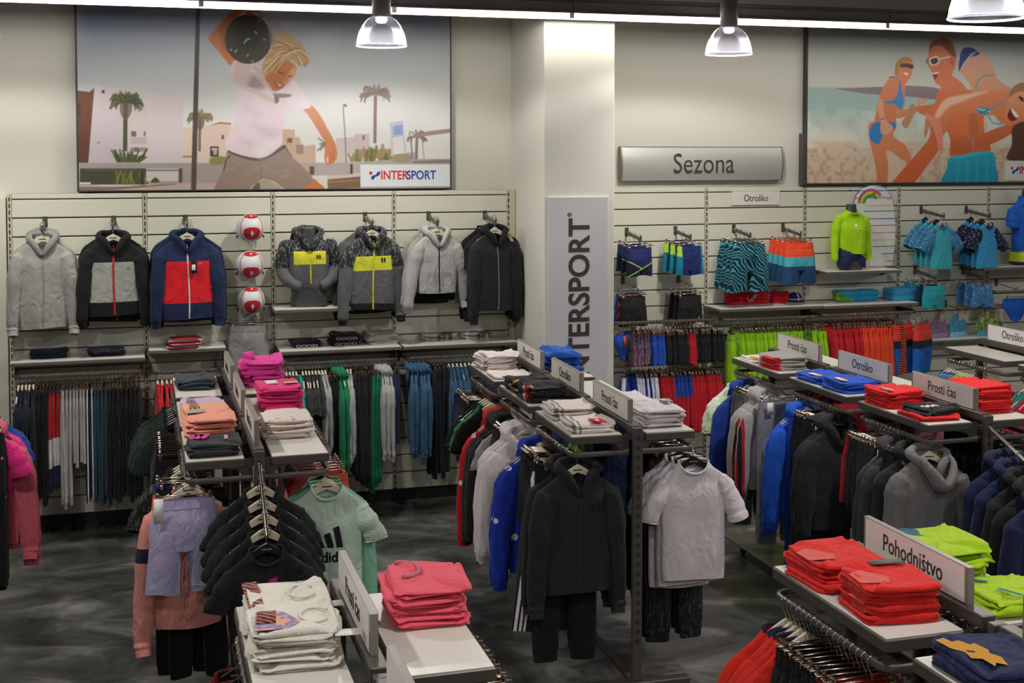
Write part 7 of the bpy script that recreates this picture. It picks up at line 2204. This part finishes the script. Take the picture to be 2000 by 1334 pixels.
stack(GP_, 1, -1, .25, 2, '#1b2448', 'folded navy shirt with golden print', w=.27, dp=.3, h=.034, seed=720, mats={0: fab('#1b2448'), 6: fab('#c08a28')}, extra=top_only(2, lambda g: [g.patch([(a * .8 - .05, b * 1.1) for a, b in gold], 'print')]))
HP = 'clip hanger on the near right gondola'
JR = [Tpl(Top(w=.19, L=.6, seed=730 + k, n=44, nv=32, d=.05, sl=.56, so=.04, neck=.085)) for k in range(2)]
side_row(GP_, 0, -1, [
    R_(5, JR, {0: fab('#cf2a1e'), 3: fab('#1c2440')}, 'sweatshirt', 'bright red jacket with navy collar in the near right corner', 'jacket', 'cream', 'cream hanger of the bright red jackets, near right corner', th=.7, near=True, sc=1.02),
    R_(8, sht, {0: blk}, 'shorts', 'black shorts on the near right gondola', 'shorts', 'clip', HP, th=.7, near=True),
    R_(4, sht, {0: fab('#c42a22')}, 'shorts', 'red shorts on the near right gondola', 'shorts', 'clip', HP, th=.7, near=True),
], 71, a=.08)
side_row(GP_, 0, 1, [R_(8, sht, {0: fab('#2a3024')}, 'shorts', 'dark olive shorts on the far side of the near right gondola', 'shorts', 'clip', 'clip hanger on the far side of the near right gondola', th=.7)], 72)
side_row(GP_, 1, -1, [R_(6, sht, {0: fab('#c0281f')}, 'shorts', 'red shorts under the navy golden print table', 'shorts', 'clip', 'clip hanger under the navy golden print table', th=.7)], 73)

# ------------------------------------------------ near left gondola (bottom edge)
whF = fab('#dcd7cb')
def puma_print(g, i):
    out = [('print', MB().add([(-.123, -.1, g.h + .0075), (-.075, -.1, g.h + .0095), (-.075, .13, g.h + .0095), (-.123, .13, g.h + .0075)], [(0, 1, 2, 3)]), 6)] if i % 2 else []
    return out
WM = {0: whF, 5: pfab('figure_block', '#8a7fb0', '#e0a080', 'noise', 30, .5), 6: pfab('letter_block', '#3a2f2c', '#c96a5c', 'zebra', 22, .6), 7: M['paper']}
colr = lambda g: ('collar', MB().tube([(.055 + .045 * math.cos(q), .0 + .06 * math.sin(q), g.h + .007) for q in np.linspace(.6, 5.6, 14)], .0042, 6), 0)
stack(GF, 0, -1, .25, 4, '#dcd7cb', 'folded white shirt with dark letter print, far pile', w=.26, dp=.3, h=.02, seed=745, mats=WM, messy=1.5, side=.5, rz=-.04, extra=lambda g, i: puma_print(g, i) + ([colr(g), tagpart(.14, -.08, g.h * .2, .07, .05)] if i == 3 else []))
stack(GF, 0, -1, .63, 5, '#dcd7cb', 'folded white shirt with violet figure print, near pile', w=.26, dp=.27, h=.021, seed=740, mats=WM, messy=1.6, side=.48, rz=-.08,
      extra=lambda g, i: [('figure_print', MB().add([(-.12, -.11, g.h + .0085), (-.02, -.11, g.h + .0105), (.01, -.05, g.h + .0105), (-.04, .03, g.h + .0105), (-.12, .05, g.h + .0085)], [(0, 1, 2, 3, 4)]), 5)] + ([('letter_print', MB().box(-.115, -.06, -.06, .04, g.h + .0105, g.h + .0115), 6), colr(g), tagpart(.15, -.1, g.h * .2, .08, .05)] if i == 4 else []))
corF = fab('#e2596a')
stack(GF, 0, 1, .32, 5, '#e2596a', 'folded coral pink shirt of the neat stack', w=.25, dp=.3, h=.024, seed=750, messy=1.5, side=.62, mats={0: corF, 7: plain('tag_black', '#4a4744', .5), 6: fab('#b8747c')},
      extra=lambda g, i: [('collar', MB().tube([(-.06 + .05 * math.cos(q), .06 + .075 * math.sin(q), g.h + .006) for q in np.linspace(-1.9, 1.9, 14)], .0065, 6), 6)] if i == 4 else ([('price_tag', MB().box(-.22, -.15, -.06, .02, .002, .004), 7)] if i == 0 else ()))
side_row(GF, 0, 1, [R_(9, sht, {0: fab('#5a1a24')}, 'shorts', 'dark wine shorts under the coral table', 'shorts', 'clip', 'clip hanger along the coral table edge', th=.7, near=True)], 74)
side_row(GF, 0, -1, [R_(7, TS, {0: fab('#6a121c')}, 'shirt', 'dark red shirt under the white shirt table', 'shirt', 'black', 'black hanger under the white shirt table', th=.7, near=True)], 75)

# ------------------------------------------------ gondola cut off by the left edge
hpk = fab('#d82a7c'); cor = fab('#c85a6c')
side_row(GLL, 0, 1, [
    R_(3, TS, {0: fab('#24408f')}, 'shirt', 'blue shirt at the left edge', 'shirt', 'black', 'black hanger at the left edge', th=.7),
    R_(2, TS, {0: fab('#e0388c')}, 'shirt', 'bright pink shirt at the left edge', 'shirt', 'clip', 'clip hanger at the left edge', th=.7, near=True),
    R_(2, TH, {0: cor}, 'sweatshirt', 'dusty rose long-sleeved sweatshirt at the left edge', 'sweatshirt', 'black', 'black hanger at the left edge', th=.9, sc=1.2),
    R_(1, Tpl(Top(w=.19, L=.4, sleeve='short', seed=770, n=40, nv=28, d=.05, so=.05, sl=.2, band=False)), {0: hpk}, 'shirt', 'magenta cropped shirt at the left edge', 'shirt', 'clip', 'clip hanger of the magenta cropped shirt', th=1, near=True),
    R_(3, TP, {0: pfab('black_pink_floral', '#17171a', '#c98a94', 'noise', 16, .66)}, 'leggings', 'black pink-flowered leggings at the left edge', 'leggings', 'clip', 'clip hanger at the left edge', th=.8),
], 76)
